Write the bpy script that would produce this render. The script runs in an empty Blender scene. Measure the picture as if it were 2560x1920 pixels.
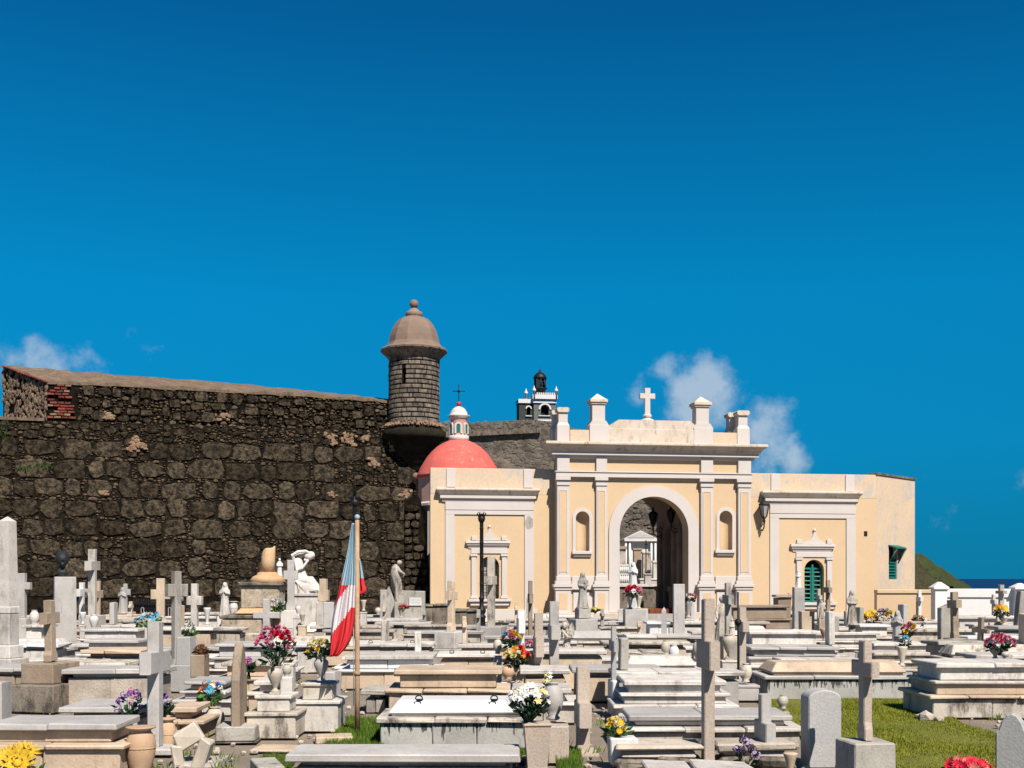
import bpy, math, random
from math import sin, cos, pi, radians, sqrt
from mathutils import Vector, Matrix, noise as mnoise
R = random.Random(7)

# ---------------------------------------------------------------- camera
F = 2900.0; CX = 1280.0; HY = 1446.0; H = 2.2          # focal in px (of 2560), horizon row, eye height
sc = bpy.context.scene
col = sc.collection
cam = bpy.data.cameras.new('Camera'); camo = bpy.data.objects.new('Camera', cam); col.objects.link(camo)
camo.location = (0, 0, H); camo.rotation_euler = (radians(90), 0, 0)
cam.sensor_width = 36.0; cam.lens = 36.0 * F / 2560.0
cam.shift_x = 0.0; cam.shift_y = (HY - 960.0) / 2560.0
cam.clip_start = 0.3; cam.clip_end = 60000
sc.camera = camo
sc.view_settings.view_transform = 'Standard'; sc.view_settings.look = 'None'
sc.view_settings.gamma = 1; sc.view_settings.use_curve_mapping = False
sc.view_settings.exposure = 0.75
sc.render.resolution_x = 1024; sc.render.resolution_y = 768

# ---------------------------------------------------------------- world + sun
EL, AZ = radians(49), radians(25)
w = bpy.data.worlds.new('World'); sc.world = w; w.use_nodes = True
nt = w.node_tree; N = nt.nodes; L = nt.links
for n in list(N): N.remove(n)
def nd(tree, t, **kw):
    n = tree.nodes.new(t)
    for k, v in kw.items():
        if k.startswith('i_'):
            key = k[2:]; key = int(key) if key.isdigit() else key.replace('_', ' ')
            n.inputs[key].default_value = v
        else: setattr(n, k, v)
    return n
out = nd(nt, 'ShaderNodeOutputWorld'); bg = nd(nt, 'ShaderNodeBackground', i_Strength=0.1)
sky = nd(nt, 'ShaderNodeTexSky', sky_type='NISHITA', sun_disc=False, sun_elevation=EL, sun_rotation=pi - AZ,
         air_density=1.0, dust_density=0.3, ozone_density=3.0)
# the deep polarised blue of the photograph: the Nishita sky graded by height above the horizon
tc = nd(nt, 'ShaderNodeTexCoord'); sep = nd(nt, 'ShaderNodeSeparateXYZ'); L.new(tc.outputs['Generated'], sep.inputs[0])
rmp = nd(nt, 'ShaderNodeValToRGB'); L.new(sep.outputs['Z'], rmp.inputs[0])
e = rmp.color_ramp.elements
e[0].position = 0.0; e[0].color = (0.003, 0.155, 0.305, 1)
e[1].position = 1.0; e[1].color = (0.004, 0.045, 0.14, 1)
for p, c in ((0.035, (0.002, 0.165, 0.325, 1)), (0.11, (0.002, 0.200, 0.42, 1)), (0.233, (0.001, 0.195, 0.435, 1)), (0.311, (0.001, 0.150, 0.358, 1)), (0.434, (0.001, 0.086, 0.248, 1)), (0.6, (0.003, 0.06, 0.19, 1))):
    q = e.new(p); q.color = c
m10 = nd(nt, 'ShaderNodeVectorMath', operation='SCALE'); m10.inputs['Scale'].default_value = 7.3
L.new(rmp.outputs[0], m10.inputs[0])
tint = nd(nt, 'ShaderNodeVectorMath', operation='MULTIPLY'); tint.inputs[1].default_value = (0.03, 0.5, 0.8)
L.new(sky.outputs[0], tint.inputs[0])
sidem = nd(nt, 'ShaderNodeMapRange'); sidem.inputs[1].default_value = -0.6; sidem.inputs[2].default_value = 0.6; sidem.inputs[3].default_value = 1.09; sidem.inputs[4].default_value = 0.91; L.new(sep.outputs['X'], sidem.inputs[0])
m11 = nd(nt, 'ShaderNodeVectorMath', operation='SCALE'); L.new(m10.outputs[0], m11.inputs[0]); L.new(sidem.outputs[0], m11.inputs['Scale'])
mixs = nd(nt, 'ShaderNodeMix', data_type='RGBA', i_0=0.05); L.new(m11.outputs[0], mixs.inputs[6]); L.new(tint.outputs[0], mixs.inputs[7])
# clouds: puffs low over the sea, set by direction
def cloud_dir(X, Y):
    v = Vector(((X - CX) / F, 1.0, (HY - Y) / F)); v.normalize(); return v
cn = nd(nt, 'ShaderNodeTexNoise', i_Scale=22.0, i_Detail=8.0, i_Roughness=0.6); L.new(tc.outputs['Generated'], cn.inputs['Vector'])
acc = None
for X, Y, r, s in ((1735, 985, 88, .95), (1665, 925, 45, .7), (1790, 1010, 60, .8), (1600, 980, 50, .5), (1930, 1075, 80, .85), (1985, 1140, 60, .7), (1900, 1150, 70, .6), (2540, 1200, 70, .45),
                   (2560, 1160, 50, .4), (110, 925, 95, .8), (215, 915, 80, .7), (30, 925, 80, .7), (330, 890, 70, .35), (-10, 630, 30, .45), (640, 890, 80, .25), (2350, 1320, 130, .18), (2050, 1180, 60, .35)):
    dv = nd(nt, 'ShaderNodeVectorMath', operation='DISTANCE'); dv.inputs[1].default_value = cloud_dir(X, Y)
    nz = nd(nt, 'ShaderNodeVectorMath', operation='NORMALIZE'); L.new(tc.outputs['Generated'], nz.inputs[0]); L.new(nz.outputs[0], dv.inputs[0])
    mr = nd(nt, 'ShaderNodeMapRange', interpolation_type='SMOOTHSTEP'); mr.inputs[1].default_value = r / F * 2.0; mr.inputs[2].default_value = 0.0
    mr.inputs[3].default_value = 0.0; mr.inputs[4].default_value = s
    L.new(dv.outputs['Value'], mr.inputs[0])
    if acc is None: acc = mr.outputs[0]
    else:
        mx = nd(nt, 'ShaderNodeMath', operation='MAXIMUM'); L.new(acc, mx.inputs[0]); L.new(mr.outputs[0], mx.inputs[1]); acc = mx.outputs[0]
ad = nd(nt, 'ShaderNodeMath', operation='MULTIPLY_ADD'); ad.inputs[1].default_value = 1.9; L.new(cn.outputs[0], ad.inputs[0]); ad.inputs[2].default_value = -1.12
sm = nd(nt, 'ShaderNodeMath', operation='ADD'); L.new(acc, sm.inputs[0]); L.new(ad.outputs[0], sm.inputs[1])
cr = nd(nt, 'ShaderNodeMapRange', interpolation_type='SMOOTHSTEP'); cr.inputs[1].default_value = 0.2; cr.inputs[2].default_value = 0.8; cr.inputs[4].default_value = 0.7
L.new(sm.outputs[0], cr.inputs[0])
gate_ = nd(nt, 'ShaderNodeMath', operation='MULTIPLY'); L.new(cr.outputs[0], gate_.inputs[0])
gm = nd(nt, 'ShaderNodeMapRange'); gm.inputs[2].default_value = 0.25; L.new(acc, gm.inputs[0]); L.new(gm.outputs[0], gate_.inputs[1])
cmix = nd(nt, 'ShaderNodeMix', data_type='RGBA'); L.new(gate_.outputs[0], cmix.inputs[0]); L.new(mixs.outputs[2], cmix.inputs[6]); cmix.inputs[7].default_value = (3.2, 3.75, 4.3, 1)
L.new(cmix.outputs[2], bg.inputs[0]); L.new(bg.outputs[0], out.inputs[0])
sl = bpy.data.lights.new('Sun', 'SUN'); sl.energy = 5.0; sl.angle = radians(0.5); sl.color = (1.0, 0.93, 0.835)
so = bpy.data.objects.new('Sun', sl); col.objects.link(so); so.location = (10, -20, 30)
SD = Vector((sin(AZ) * cos(EL), -cos(AZ) * cos(EL), sin(EL)))
so.rotation_euler = SD.to_track_quat('Z', 'Y').to_euler()

# ---------------------------------------------------------------- pixel -> place
def W(X, d): return (X - CX) / F * d
def ZP(Y, d): return H - (Y - HY) * d / F

# ---------------------------------------------------------------- materials
def mat(name, c1, c2=None, spk=0.0, spkcol=(.05, .045, .04), stain=0.0, staincol=(.045, .04, .035), rough=.8, bump=.15, scale=1.6, vein=0.0, patch=0.0, patchcol=(.42, .38, .33),
        streak=0.35, spec=.3, metal=0.0, var=.12, fine=30.0, sat=0, thr=.56, bscale=1.0, grain=.12, drip=None):
    m = bpy.data.materials.new(name); m.use_nodes = True; t = m.node_tree; b = t.nodes['Principled BSDF']; K = t.links
    c2 = c2 or tuple(x * .75 for x in c1)
    c1 = tuple(x * .69 for x in c1); c2 = tuple(x * .69 for x in c2)
    g = nd(t, 'ShaderNodeNewGeometry'); pos = g.outputs['Position']
    n1 = nd(t, 'ShaderNodeTexNoise', i_Scale=scale, i_Detail=6.0, i_Roughness=.62); K.new(pos, n1.inputs['Vector'])
    r1 = nd(t, 'ShaderNodeMapRange'); r1.inputs[1].default_value = .35; r1.inputs[2].default_value = .68; K.new(n1.outputs[0], r1.inputs[0])
    mx = nd(t, 'ShaderNodeMix', data_type='RGBA'); K.new(r1.outputs[0], mx.inputs[0]); mx.inputs[6].default_value = (*c1, 1); mx.inputs[7].default_value = (*c2, 1)
    cur = mx.outputs[2]
    def blend(fac, colr):
        nonlocal cur
        q = nd(t, 'ShaderNodeMix', data_type='RGBA'); K.new(fac, q.inputs[0]); K.new(cur, q.inputs[6]); q.inputs[7].default_value = (*colr, 1); cur = q.outputs[2]
    def thrn(vec, sc_, lo, hi, amt, det=5.0, rg=.6, tex='n'):
        n = nd(t, 'ShaderNodeTexNoise', i_Scale=sc_, i_Detail=det, i_Roughness=rg); K.new(vec, n.inputs['Vector'])
        r = nd(t, 'ShaderNodeMapRange'); r.inputs[1].default_value = lo; r.inputs[2].default_value = hi; r.inputs[4].default_value = amt; K.new(n.outputs[0], r.inputs[0]); return r.outputs[0]
    if patch: blend(thrn(pos, 1.1, .565, .60, patch, 8, .68), patchcol)
    if vein:
        wv = nd(t, 'ShaderNodeTexNoise', i_Scale=2.2, i_Detail=8.0, i_Roughness=.7, i_Distortion=1.6); K.new(pos, wv.inputs['Vector'])
        ab = nd(t, 'ShaderNodeMath', operation='SUBTRACT', i_1=.5); K.new(wv.outputs[0], ab.inputs[0])
        ab2 = nd(t, 'ShaderNodeMath', operation='ABSOLUTE'); K.new(ab.outputs[0], ab2.inputs[0])
        r = nd(t, 'ShaderNodeMapRange'); r.inputs[1].default_value = .035; r.inputs[2].default_value = 0.0; r.inputs[4].default_value = vein; K.new(ab2.outputs[0], r.inputs[0]); blend(r.outputs[0], (.33, .33, .35))
    if stain:
        mp = nd(t, 'ShaderNodeMapping'); mp.inputs['Scale'].default_value = (1.0, 1.0, streak); K.new(pos, mp.inputs[0])
        blend(thrn(mp.outputs[0], 4.5, thr, thr + .14, stain, 9, .72), staincol)
        blend(thrn(pos, 11, .58, .72, stain * .6, 6, .7), staincol)
    if spk: blend(thrn(pos, 95, .54, .62, spk, 3, .8), spkcol)
    if drip:
        sx = nd(t, 'ShaderNodeSeparateXYZ'); K.new(pos, sx.inputs[0])
        dm = nd(t, 'ShaderNodeMapping'); dm.inputs['Scale'].default_value = (1, 1, .12); K.new(pos, dm.inputs[0])
        dn_ = nd(t, 'ShaderNodeTexNoise', i_Scale=13.0, i_Detail=3.0, i_Roughness=.8); K.new(dm.outputs[0], dn_.inputs['Vector'])
        d1 = nd(t, 'ShaderNodeMapRange'); d1.inputs[1].default_value = .48; d1.inputs[2].default_value = .75; d1.inputs[4].default_value = .34; K.new(dn_.outputs[0], d1.inputs[0])
        d2 = nd(t, 'ShaderNodeMath', operation='ADD'); K.new(d1.outputs[0], d2.inputs[0]); K.new(sx.outputs['Z'], d2.inputs[1])
        d3 = nd(t, 'ShaderNodeMapRange'); d3.inputs[1].default_value = drip - .005; d3.inputs[2].default_value = drip + .02; d3.inputs[4].default_value = .93; K.new(d2.outputs[0], d3.inputs[0]); blend(d3.outputs[0], (.035, .032, .03))
    if sat: blend(thrn(pos, .9, .55, .75, sat, 4), (.40, .20, .09))
    n3 = nd(t, 'ShaderNodeTexNoise', i_Scale=fine, i_Detail=5.0, i_Roughness=.7); K.new(pos, n3.inputs['Vector'])
    oi = nd(t, 'ShaderNodeObjectInfo')
    rv = nd(t, 'ShaderNodeMapRange'); rv.inputs[3].default_value = 1 - var; rv.inputs[4].default_value = 1 + var; K.new(oi.outputs['Random'], rv.inputs[0])
    fv = nd(t, 'ShaderNodeMapRange'); fv.inputs[1].default_value = .3; fv.inputs[2].default_value = .7; fv.inputs[3].default_value = 1 - grain; fv.inputs[4].default_value = 1 + grain * .8; K.new(n3.outputs[0], fv.inputs[0])
    mu = nd(t, 'ShaderNodeMath', operation='MULTIPLY'); K.new(rv.outputs[0], mu.inputs[0]); K.new(fv.outputs[0], mu.inputs[1])
    sc3 = nd(t, 'ShaderNodeVectorMath', operation='SCALE'); K.new(cur, sc3.inputs[0]); K.new(mu.outputs[0], sc3.inputs['Scale'])
    K.new(sc3.outputs[0], b.inputs['Base Color'])
    b.inputs['Roughness'].default_value = rough; b.inputs['Specular IOR Level'].default_value = spec; b.inputs['Metallic'].default_value = metal
    if bump:
        bp = nd(t, 'ShaderNodeBump', i_Strength=bump, i_Distance=.03 * bscale); ad = nd(t, 'ShaderNodeMath', operation='ADD'); K.new(n3.outputs[0], ad.inputs[0]); K.new(n1.outputs[0], ad.inputs[1])
        K.new(ad.outputs[0], bp.inputs['Height']); K.new(bp.outputs[0], b.inputs['Normal'])
    return m
M = {}
M['white'] = mat('white_marble', (.77, .715, .65), (.60, .545, .485), vein=.5, stain=.6, staincol=(.15, .12, .095), rough=.65, bump=.15, thr=.52, var=.16)
M['clean'] = mat('clean_white_marble', (.80, .785, .77), (.72, .705, .69), vein=.2, stain=.25, staincol=(.4,.36,.32), thr=.6, rough=.5, bump=.06, var=.05)
M['grey'] = mat('grey_marble', (.58, .54, .50), (.42, .39, .36), vein=.6, stain=.65, staincol=(.19, .18, .17), rough=.6, bump=.1)
M['old'] = mat('weathered_marble', (.66, .58, .48), (.44, .385, .32), vein=.3, stain=.95, staincol=(.08, .068, .055), rough=.8, bump=.25, thr=.50, var=.18)
M['beige'] = mat('beige_limestone', (.74, .58, .42), (.50, .39, .29), stain=.6, staincol=(.17, .13, .10), rough=.85, bump=.25, sat=.3, spk=.15, spkcol=(.3, .2, .12))
M['conc'] = mat('weathered_concrete', (.50, .47, .42), (.34, .31, .27), stain=.8, staincol=(.09, .08, .07), rough=.9, bump=.35, thr=.52)
M['drip'] = mat('drip_stained_concrete', (.55, .54, .50), (.42, .41, .38), stain=.5, staincol=(.14, .12, .10), rough=.85, bump=.25, drip=.35)
M['drip2'] = mat('mouldy_beige_flank', (.62, .50, .38), (.45, .37, .29), stain=.95, staincol=(.10, .085, .06), rough=.9, bump=.3, thr=.48, drip=.50)
M['corbel'] = mat('shade_dark_corbel_stone', (.06, .05, .038), (.03, .026, .021), stain=.6, staincol=(.012, .011, .010), rough=1, bump=.9, spec=0, bscale=4)  # shade under the overhanging rings is put into the near-black colour, stains on top
M['scrub'] = mat('dark_scrub', (.055, .07, .022), (.03, .042, .014), stain=.5, staincol=(.11, .08, .03), rough=1, bump=0, scale=.4, streak=1)
M['dark'] = mat('blackened_concrete', (.30, .25, .20), (.17, .14, .11), stain=.9, staincol=(.04, .036, .03), rough=.95, bump=.5, thr=.46)
M['granite'] = mat('speckled_granite', (.60, .50, .41), (.50, .42, .35), spk=.75, spkcol=(.18, .13, .10), rough=.75, bump=.3, sat=.25)
M['ggran'] = mat('grey_granite', (.50, .48, .46), (.42, .41, .40), spk=.6, spkcol=(.16, .15, .15), rough=.7, bump=.25)
M['brown'] = mat('brown_stone', (.44, .34, .25), (.30, .23, .17), stain=.7, staincol=(.09, .07, .05), rough=.9, bump=.4, sat=.25)
M['terra'] = mat('terracotta', (.62, .42, .26), (.54, .36, .24), stain=.2, rough=.8, bump=.1, scale=3, sat=.6)
M['urn'] = mat('cream_urn_marble', (.66, .58, .47), (.52, .45, .37), stain=.35, staincol=(.2, .16, .12), rough=.6, bump=.1, vein=.2)
M['ochre'] = mat('ochre_stained_stone', (.68, .47, .29), (.62, .36, .17), stain=.55, staincol=(.12, .09, .07), rough=.9, bump=.5)
M['mottle'] = mat('blotched_stone', (.62, .52, .40), (.40, .31, .22), stain=1.0, staincol=(.10, .09, .08), rough=.95, bump=.6, scale=5, thr=.50, streak=.8)
M['rubble'] = mat('pale_rubble', (.62, .54, .45), (.38, .31, .25), stain=.6, staincol=(.10, .08, .06), rough=.95, bump=.6)
M['cream'] = mat('cream_wall_paint', (.735, .535, .335), (.69, .50, .31), stain=.5, staincol=(.42, .30, .19), rough=.9, bump=.07, var=.0, scale=.5, thr=.57, streak=.3, patch=0, fine=12, grain=.035)
M['creamold'] = mat('worn_cream_paint', (.76, .58, .40), (.66, .53, .41), stain=.65, staincol=(.36, .26, .17), rough=.9, bump=.12, var=.0, scale=.8, thr=.58, streak=.3, patch=.95, patchcol=(.40, .36, .32), fine=12)
M['trim'] = mat('white_trim_paint', (.70, .635, .595), (.655, .59, .55), stain=.5, staincol=(.42, .34, .27), rough=.85, bump=.06, var=.0, scale=.6, thr=.585, streak=.3, grain=.035)
M['trimold'] = mat('weathered_trim_paint', (.74, .65, .56), (.64, .51, .39), stain=.85, staincol=(.24, .19, .15), rough=.9, bump=.15, var=.0, scale=1.2, thr=.52, patch=.7, patchcol=(.50, .43, .36))
M['wwall'] = mat('white_wall_paint', (.90, .875, .85), (.85, .825, .80), stain=.2, staincol=(.45, .42, .38), rough=.85, bump=.06, var=.0, thr=.64)
M['pink'] = mat('pink_wall_paint', (.70, .40, .32), (.62, .36, .30), stain=.2, staincol=(.3, .2, .17), rough=.9, bump=.08, var=0)
M['dome'] = mat('red_dome_paint', (.74, .15, .12), (.62, .115, .095), stain=.6, staincol=(.60, .30, .24), rough=.85, bump=.1, var=0, scale=1.4, thr=.57, streak=.4)
M['redball'] = mat('red_ball_paint', (.45, .05, .05), rough=.5, bump=0)
M['fort'] = mat('fortress_stone', (.150, .115, .074), (.040, .033, .026), stain=.95, staincol=(.012, .011, .010), rough=1, spec=.0, bump=.9, scale=3.4, var=.42, fine=7, thr=.455, streak=1, bscale=4)
M['fortsmall'] = mat('fortress_chink_stone', (.27, .19, .12), (.045, .037, .029), stain=.6, staincol=(.020, .019, .017), rough=1, spec=0, bump=.8, scale=5.0, var=.3, fine=9, thr=.50, streak=1, bscale=3)
M['mortar'] = mat('dark_mortar', (.028, .022, .016), (.008, .007, .006), rough=1, spec=0, bump=.9, scale=3, fine=8, bscale=4)
M['fortplaster'] = mat('exposed_orange_plaster', (.42, .28, .18), (.26, .15, .09), stain=.8, staincol=(.12, .08, .05), rough=.95, bump=.8, scale=3, bscale=3)  # plaster's own orange, left on the masonry
M['coping'] = mat('parapet_plaster', (.27, .19, .125), (.15, .105, .07), stain=.85, staincol=(.06, .045, .035), rough=.95, bump=.6, scale=1.5, streak=1, thr=.5, bscale=3)
M['brick'] = mat('old_red_brick', (.26, .06, .04), (.13, .035, .028), stain=.85, staincol=(.05, .03, .03), rough=.95, bump=.6, var=.4)
M['sentry'] = mat('sentry_box_stone', (.30, .24, .185), (.15, .125, .10), stain=.95, staincol=(.035, .03, .026), rough=.95, bump=.6, scale=2, var=.25, fine=12, thr=.47, bscale=2)
M['sentrydome'] = mat('sentry_dome_plaster', (.31, .215, .165), (.24, .165, .125), stain=.45, staincol=(.15, .10, .07), rough=.9, bump=.3, scale=1.3, thr=.58, bscale=2)
M['farwall'] = mat('far_fortress_stone', (.27, .22, .17), (.085, .075, .065), stain=.7, staincol=(.045, .04, .036), rough=.95, bump=1, scale=.9, fine=2.4, streak=1, thr=.5, bscale=3)
M['lhgrey'] = mat('lighthouse_grey_paint', (.17, .18, .165), (.13, .14, .13), rough=.8, bump=.05, var=0)
M['lhgreen'] = mat('lighthouse_dark_paint', (.05, .055, .05), rough=.8, bump=.05, var=0)
M['iron'] = mat('black_iron', (.010, .009, .010), (.006, .006, .006), rough=.55, bump=.1, spec=.3)
M['rust'] = mat('rusty_flagpole', (.50, .36, .24), (.36, .20, .10), stain=.6, staincol=(.12, .05, .025), rough=.8, bump=.3, scale=4, streak=.3)
M['bronze'] = mat('dark_bronze', (.022, .026, .024), (.012, .015, .014), rough=.65, bump=.1, spec=.3)
M['green'] = mat('green_painted_wood', (.012, .21, .17), (.010, .15, .13), rough=.6, bump=.05, var=.05)
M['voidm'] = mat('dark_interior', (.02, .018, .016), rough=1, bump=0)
M['glass'] = mat('frosted_lamp_glass', (.45, .44, .40), rough=.3, bump=0, spec=.5)
M['soil'] = mat('dry_earth', (.36, .29, .22), (.25, .20, .15), stain=.6, staincol=(.12, .10, .08), rough=1, bump=.8, scale=.8, spk=.5, spkcol=(.5, .45, .38), var=0, streak=1, bscale=2)
M['lawn'] = mat('lawn_soil', (.20, .20, .035), (.13, .14, .025), rough=1, bump=.6, scale=1.2, var=0)
M['grass'] = mat('grass_blades', (.27, .275, .03), (.17, .205, .02), rough=.7, bump=0, scale=1.1, var=0, spec=.15)
M['wildgrass'] = mat('wild_grass_blades', (.13, .20, .02), (.05, .11, .012), rough=.7, bump=0, scale=2.5, var=0, spec=.15)
M['leaf'] = mat('dark_leaves', (.02, .065, .025), (.012, .035, .015), rough=.6, bump=0, var=.1, spec=.3)
M['leafl'] = mat('light_leaves', (.10, .22, .04), (.05, .14, .03), rough=.6, bump=0, var=.1)
M['sea'] = mat('sea_water', (.0035, .030, .105), (.003, .025, .085), rough=.55, bump=.4, scale=.02, fine=.3, spec=.12, var=0, bscale=20)
M['hill'] = mat('headland_scrub', (.065, .062, .022), (.022, .030, .011), stain=.7, staincol=(.17, .11, .05), rough=1, bump=1, scale=.25, fine=1.6, streak=1, thr=.52, bscale=20, var=0)
M['shade'] = mat('shaded_passage_plaster', (.36, .25, .20), (.24, .17, .14), stain=.5, rough=.9, bump=.2, var=0)  # the passage's shade is put into this brown
for k, c in dict(pinkf=(.80, .10, .28), red=(.72, .015, .05), rose=(.85, .30, .42), coral=(.85, .22, .18), yellow=(.85, .55, .04), pale=(.88, .74, .28), purple=(.32, .12, .50), lilac=(.55, .42, .62), blue=(.06, .16, .62),
                 sky=(.10, .42, .62), orange=(.85, .25, .03), whitef=(.82, .80, .74), dried=(.16, .07, .03), dpurple=(.07, .04, .11)).items():
    M[k] = mat(k + '_petals', c, tuple(x * .7 for x in c), rough=.6, bump=0, var=.15, scale=20, spec=.2)
M['fblue'] = mat('flag_light_blue', (.33, .50, .60), (.28, .45, .56), rough=.85, bump=.05, var=0)
M['fred'] = mat('flag_red', (.75, .035, .045), (.68, .03, .04), rough=.85, bump=.05, var=0)
M['fwhite'] = mat('flag_white', (.78, .72, .74), (.74, .68, .70), rough=.85, bump=.05, var=0)

# ---------------------------------------------------------------- mesh builder
class MB:
    def __init__(s): s.v = []; s.f = []; s.mi = []; s.smooth = []
    def add(s, vs, fs, sm=False, mi=0):
        o = len(s.v); s.v += [tuple(v) for v in vs]; s.f += [tuple(i + o for i in f) for f in fs]; s.mi += [mi] * len(fs); s.smooth += [sm] * len(fs); return s
    def box(s, x0, x1, y0, y1, z0, z1, c=0.0, j=0.0, t=None):
        """box with chamfered edges; j jitters the corners, t=(dx,dy) shrinks the top"""
        tx, ty = t or (0, 0)
        c = min(c, (x1 - x0) * .3, (y1 - y0) * .3, (z1 - z0) * .3)
        J = lambda: (R.uniform(-j, j), R.uniform(-j, j), R.uniform(-j, j)) if j else (0, 0, 0)
        jj = [J() for _ in range(8)]
        def P(ix, iy, iz, ox, oy, oz):
            q = jj[ix + 2 * iy + 4 * iz]; k = iz
            return ((x1 - tx * k - ox if ix else x0 + tx * k + ox) + q[0], (y1 - ty * k - oy if iy else y0 + ty * k + oy) + q[1], (z1 - oz if iz else z0 + oz) + q[2])
        if c <= 0:
            vs = [P(i & 1, (i >> 1) & 1, i >> 2, 0, 0, 0) for i in range(8)]
            return s.add(vs, [(0, 2, 3, 1), (4, 5, 7, 6), (0, 1, 5, 4), (2, 6, 7, 3), (0, 4, 6, 2), (1, 3, 7, 5)])
        vs = []; idx = {}
        for iz in (0, 1):
            for iy in (0, 1):
                for ix in (0, 1):
                    for a, (ox, oy, oz) in enumerate(((0, c, c), (c, 0, c), (c, c, 0))):
                        idx[(ix, iy, iz, a)] = len(vs); vs.append(P(ix, iy, iz, ox, oy, oz))
        I = lambda ix, iy, iz, a: idx[(ix, iy, iz, a)]
        fs = []
        for ix in (0, 1):
            q = [I(ix, 0, 0, 0), I(ix, 1, 0, 0), I(ix, 1, 1, 0), I(ix, 0, 1, 0)]; fs.append(q if ix else q[::-1])
        for iy in (0, 1):
            q = [I(0, iy, 0, 1), I(0, iy, 1, 1), I(1, iy, 1, 1), I(1, iy, 0, 1)]; fs.append(q if iy else q[::-1])
        for iz in (0, 1):
            q = [I(0, 0, iz, 2), I(1, 0, iz, 2), I(1, 1, iz, 2), I(0, 1, iz, 2)]; fs.append(q if iz else q[::-1])
        for iy in (0, 1):
            for iz in (0, 1):
                q = [I(0, iy, iz, 1), I(1, iy, iz, 1), I(1, iy, iz, 2), I(0, iy, iz, 2)]; fs.append(q if (iy == 0) == (iz == 1) else q[::-1])
        for ix in (0, 1):
            for iz in (0, 1):
                q = [I(ix, 0, iz, 0), I(ix, 1, iz, 0), I(ix, 1, iz, 2), I(ix, 0, iz, 2)]; fs.append(q if (ix == 1) == (iz == 1) else q[::-1])
            for iy in (0, 1):
                q = [I(ix, iy, 0, 0), I(ix, iy, 1, 0), I(ix, iy, 1, 1), I(ix, iy, 0, 1)]; fs.append(q if (ix == 1) == (iy == 0) else q[::-1])
        for ix in (0, 1):
            for iy in (0, 1):
                for iz in (0, 1):
                    q = [I(ix, iy, iz, 0), I(ix, iy, iz, 1), I(ix, iy, iz, 2)]; fs.append(q if (ix + iy + iz) % 2 == 1 else q[::-1])
        return s.add(vs, fs)
    def prism(s, pts, y0, y1, axis='y', c=0.0):
        """polygon (a,b) CCW seen from the -y side, extruded from y0 to y1; axis 'x' makes (a,b)=(y,z); 'z' makes (a,b)=(x,y)"""
        n = len(pts)
        if axis == 'y': f = lambda a, b, t: (a, t, b)
        elif axis == 'x': f = lambda a, b, t: (t, a, b)
        else: f = lambda a, b, t: (a, b, t)
        rings = [(y0, 0), (y1, 0)]
        if c > 0:
            ins = inset(pts, c)
            rings = [(y0, 1), (y0 + c, 0), (y1 - c, 0), (y1, 1)]
        vs = []
        for t, k in rings:
            for a, b in (ins if k else pts): vs.append(f(a, b, t))
        fs = [tuple(range(n)), tuple(range(len(vs) - 1, len(vs) - 1 - n, -1))]
        for r in range(len(rings) - 1):
            for i in range(n):
                k = (i + 1) % n; fs.append((r * n + i, (r + 1) * n + i, (r + 1) * n + k, r * n + k))
        if axis == 'x': fs = [q[::-1] for q in fs]
        if axis == 'z': fs = [q[::-1] for q in fs]
        return s.add(vs, fs)
    def lathe(s, prof, n=16, cx=0, cy=0, sm=True, a0=0.0):
        vs = []; fs = []
        for r, z in prof:
            for i in range(n):
                a = a0 + 2 * pi * i / n; vs.append((cx + r * cos(a), cy + r * sin(a), z))
        for j in range(len(prof) - 1):
            for i in range(n):
                k = (i + 1) % n; fs.append((j * n + i, j * n + k, (j + 1) * n + k, (j + 1) * n + i))
        fs.append(tuple(range(n))[::-1]); fs.append(tuple((len(prof) - 1) * n + i for i in range(n)))
        return s.add(vs, fs, sm)
    def tube(s, pts, rad, n=8, sm=True):
        pts = [Vector(p) for p in pts]
        if not isinstance(rad, (list, tuple)): rad = [rad] * len(pts)
        vs = []; fs = []; pn = None
        for i, p in enumerate(pts):
            d = (pts[min(i + 1, len(pts) - 1)] - pts[max(i - 1, 0)]).normalized()
            u = d.cross(Vector((0, 0, 1)))
            if u.length < .1: u = d.cross(Vector((1, 0, 0)))
            if pn is not None:
                u2 = pn - d * pn.dot(d)
                if u2.length > .1: u = u2
            u.normalize(); pn = u; w_ = d.cross(u)
            for k in range(n):
                a = 2 * pi * k / n; vs.append(p + (u * cos(a) + w_ * sin(a)) * rad[i])
        for j in range(len(pts) - 1):
            for i in range(n):
                k = (i + 1) % n; fs.append((j * n + i, (j + 1) * n + i, (j + 1) * n + k, j * n + k))
        fs.append(tuple(range(n))); fs.append(tuple((len(pts) - 1) * n + i for i in range(n))[::-1])
        return s.add(vs, [f[::-1] for f in fs], sm)
    def ball(s, c, r, nu=10, nv=7, sm=True, sc_=(1, 1, 1)):
        vs = []; fs = []
        for j in range(nv + 1):
            t = pi * j / nv
            for i in range(nu):
                a = 2 * pi * i / nu; vs.append((c[0] + r * sc_[0] * sin(t) * cos(a), c[1] + r * sc_[1] * sin(t) * sin(a), c[2] + r * sc_[2] * cos(t)))
        for j in range(nv):
            for i in range(nu):
                k = (i + 1) % nu; fs.append((j * nu + i, (j + 1) * nu + i, (j + 1) * nu + k, j * nu + k))
        return s.add(vs, fs, sm)
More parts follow.
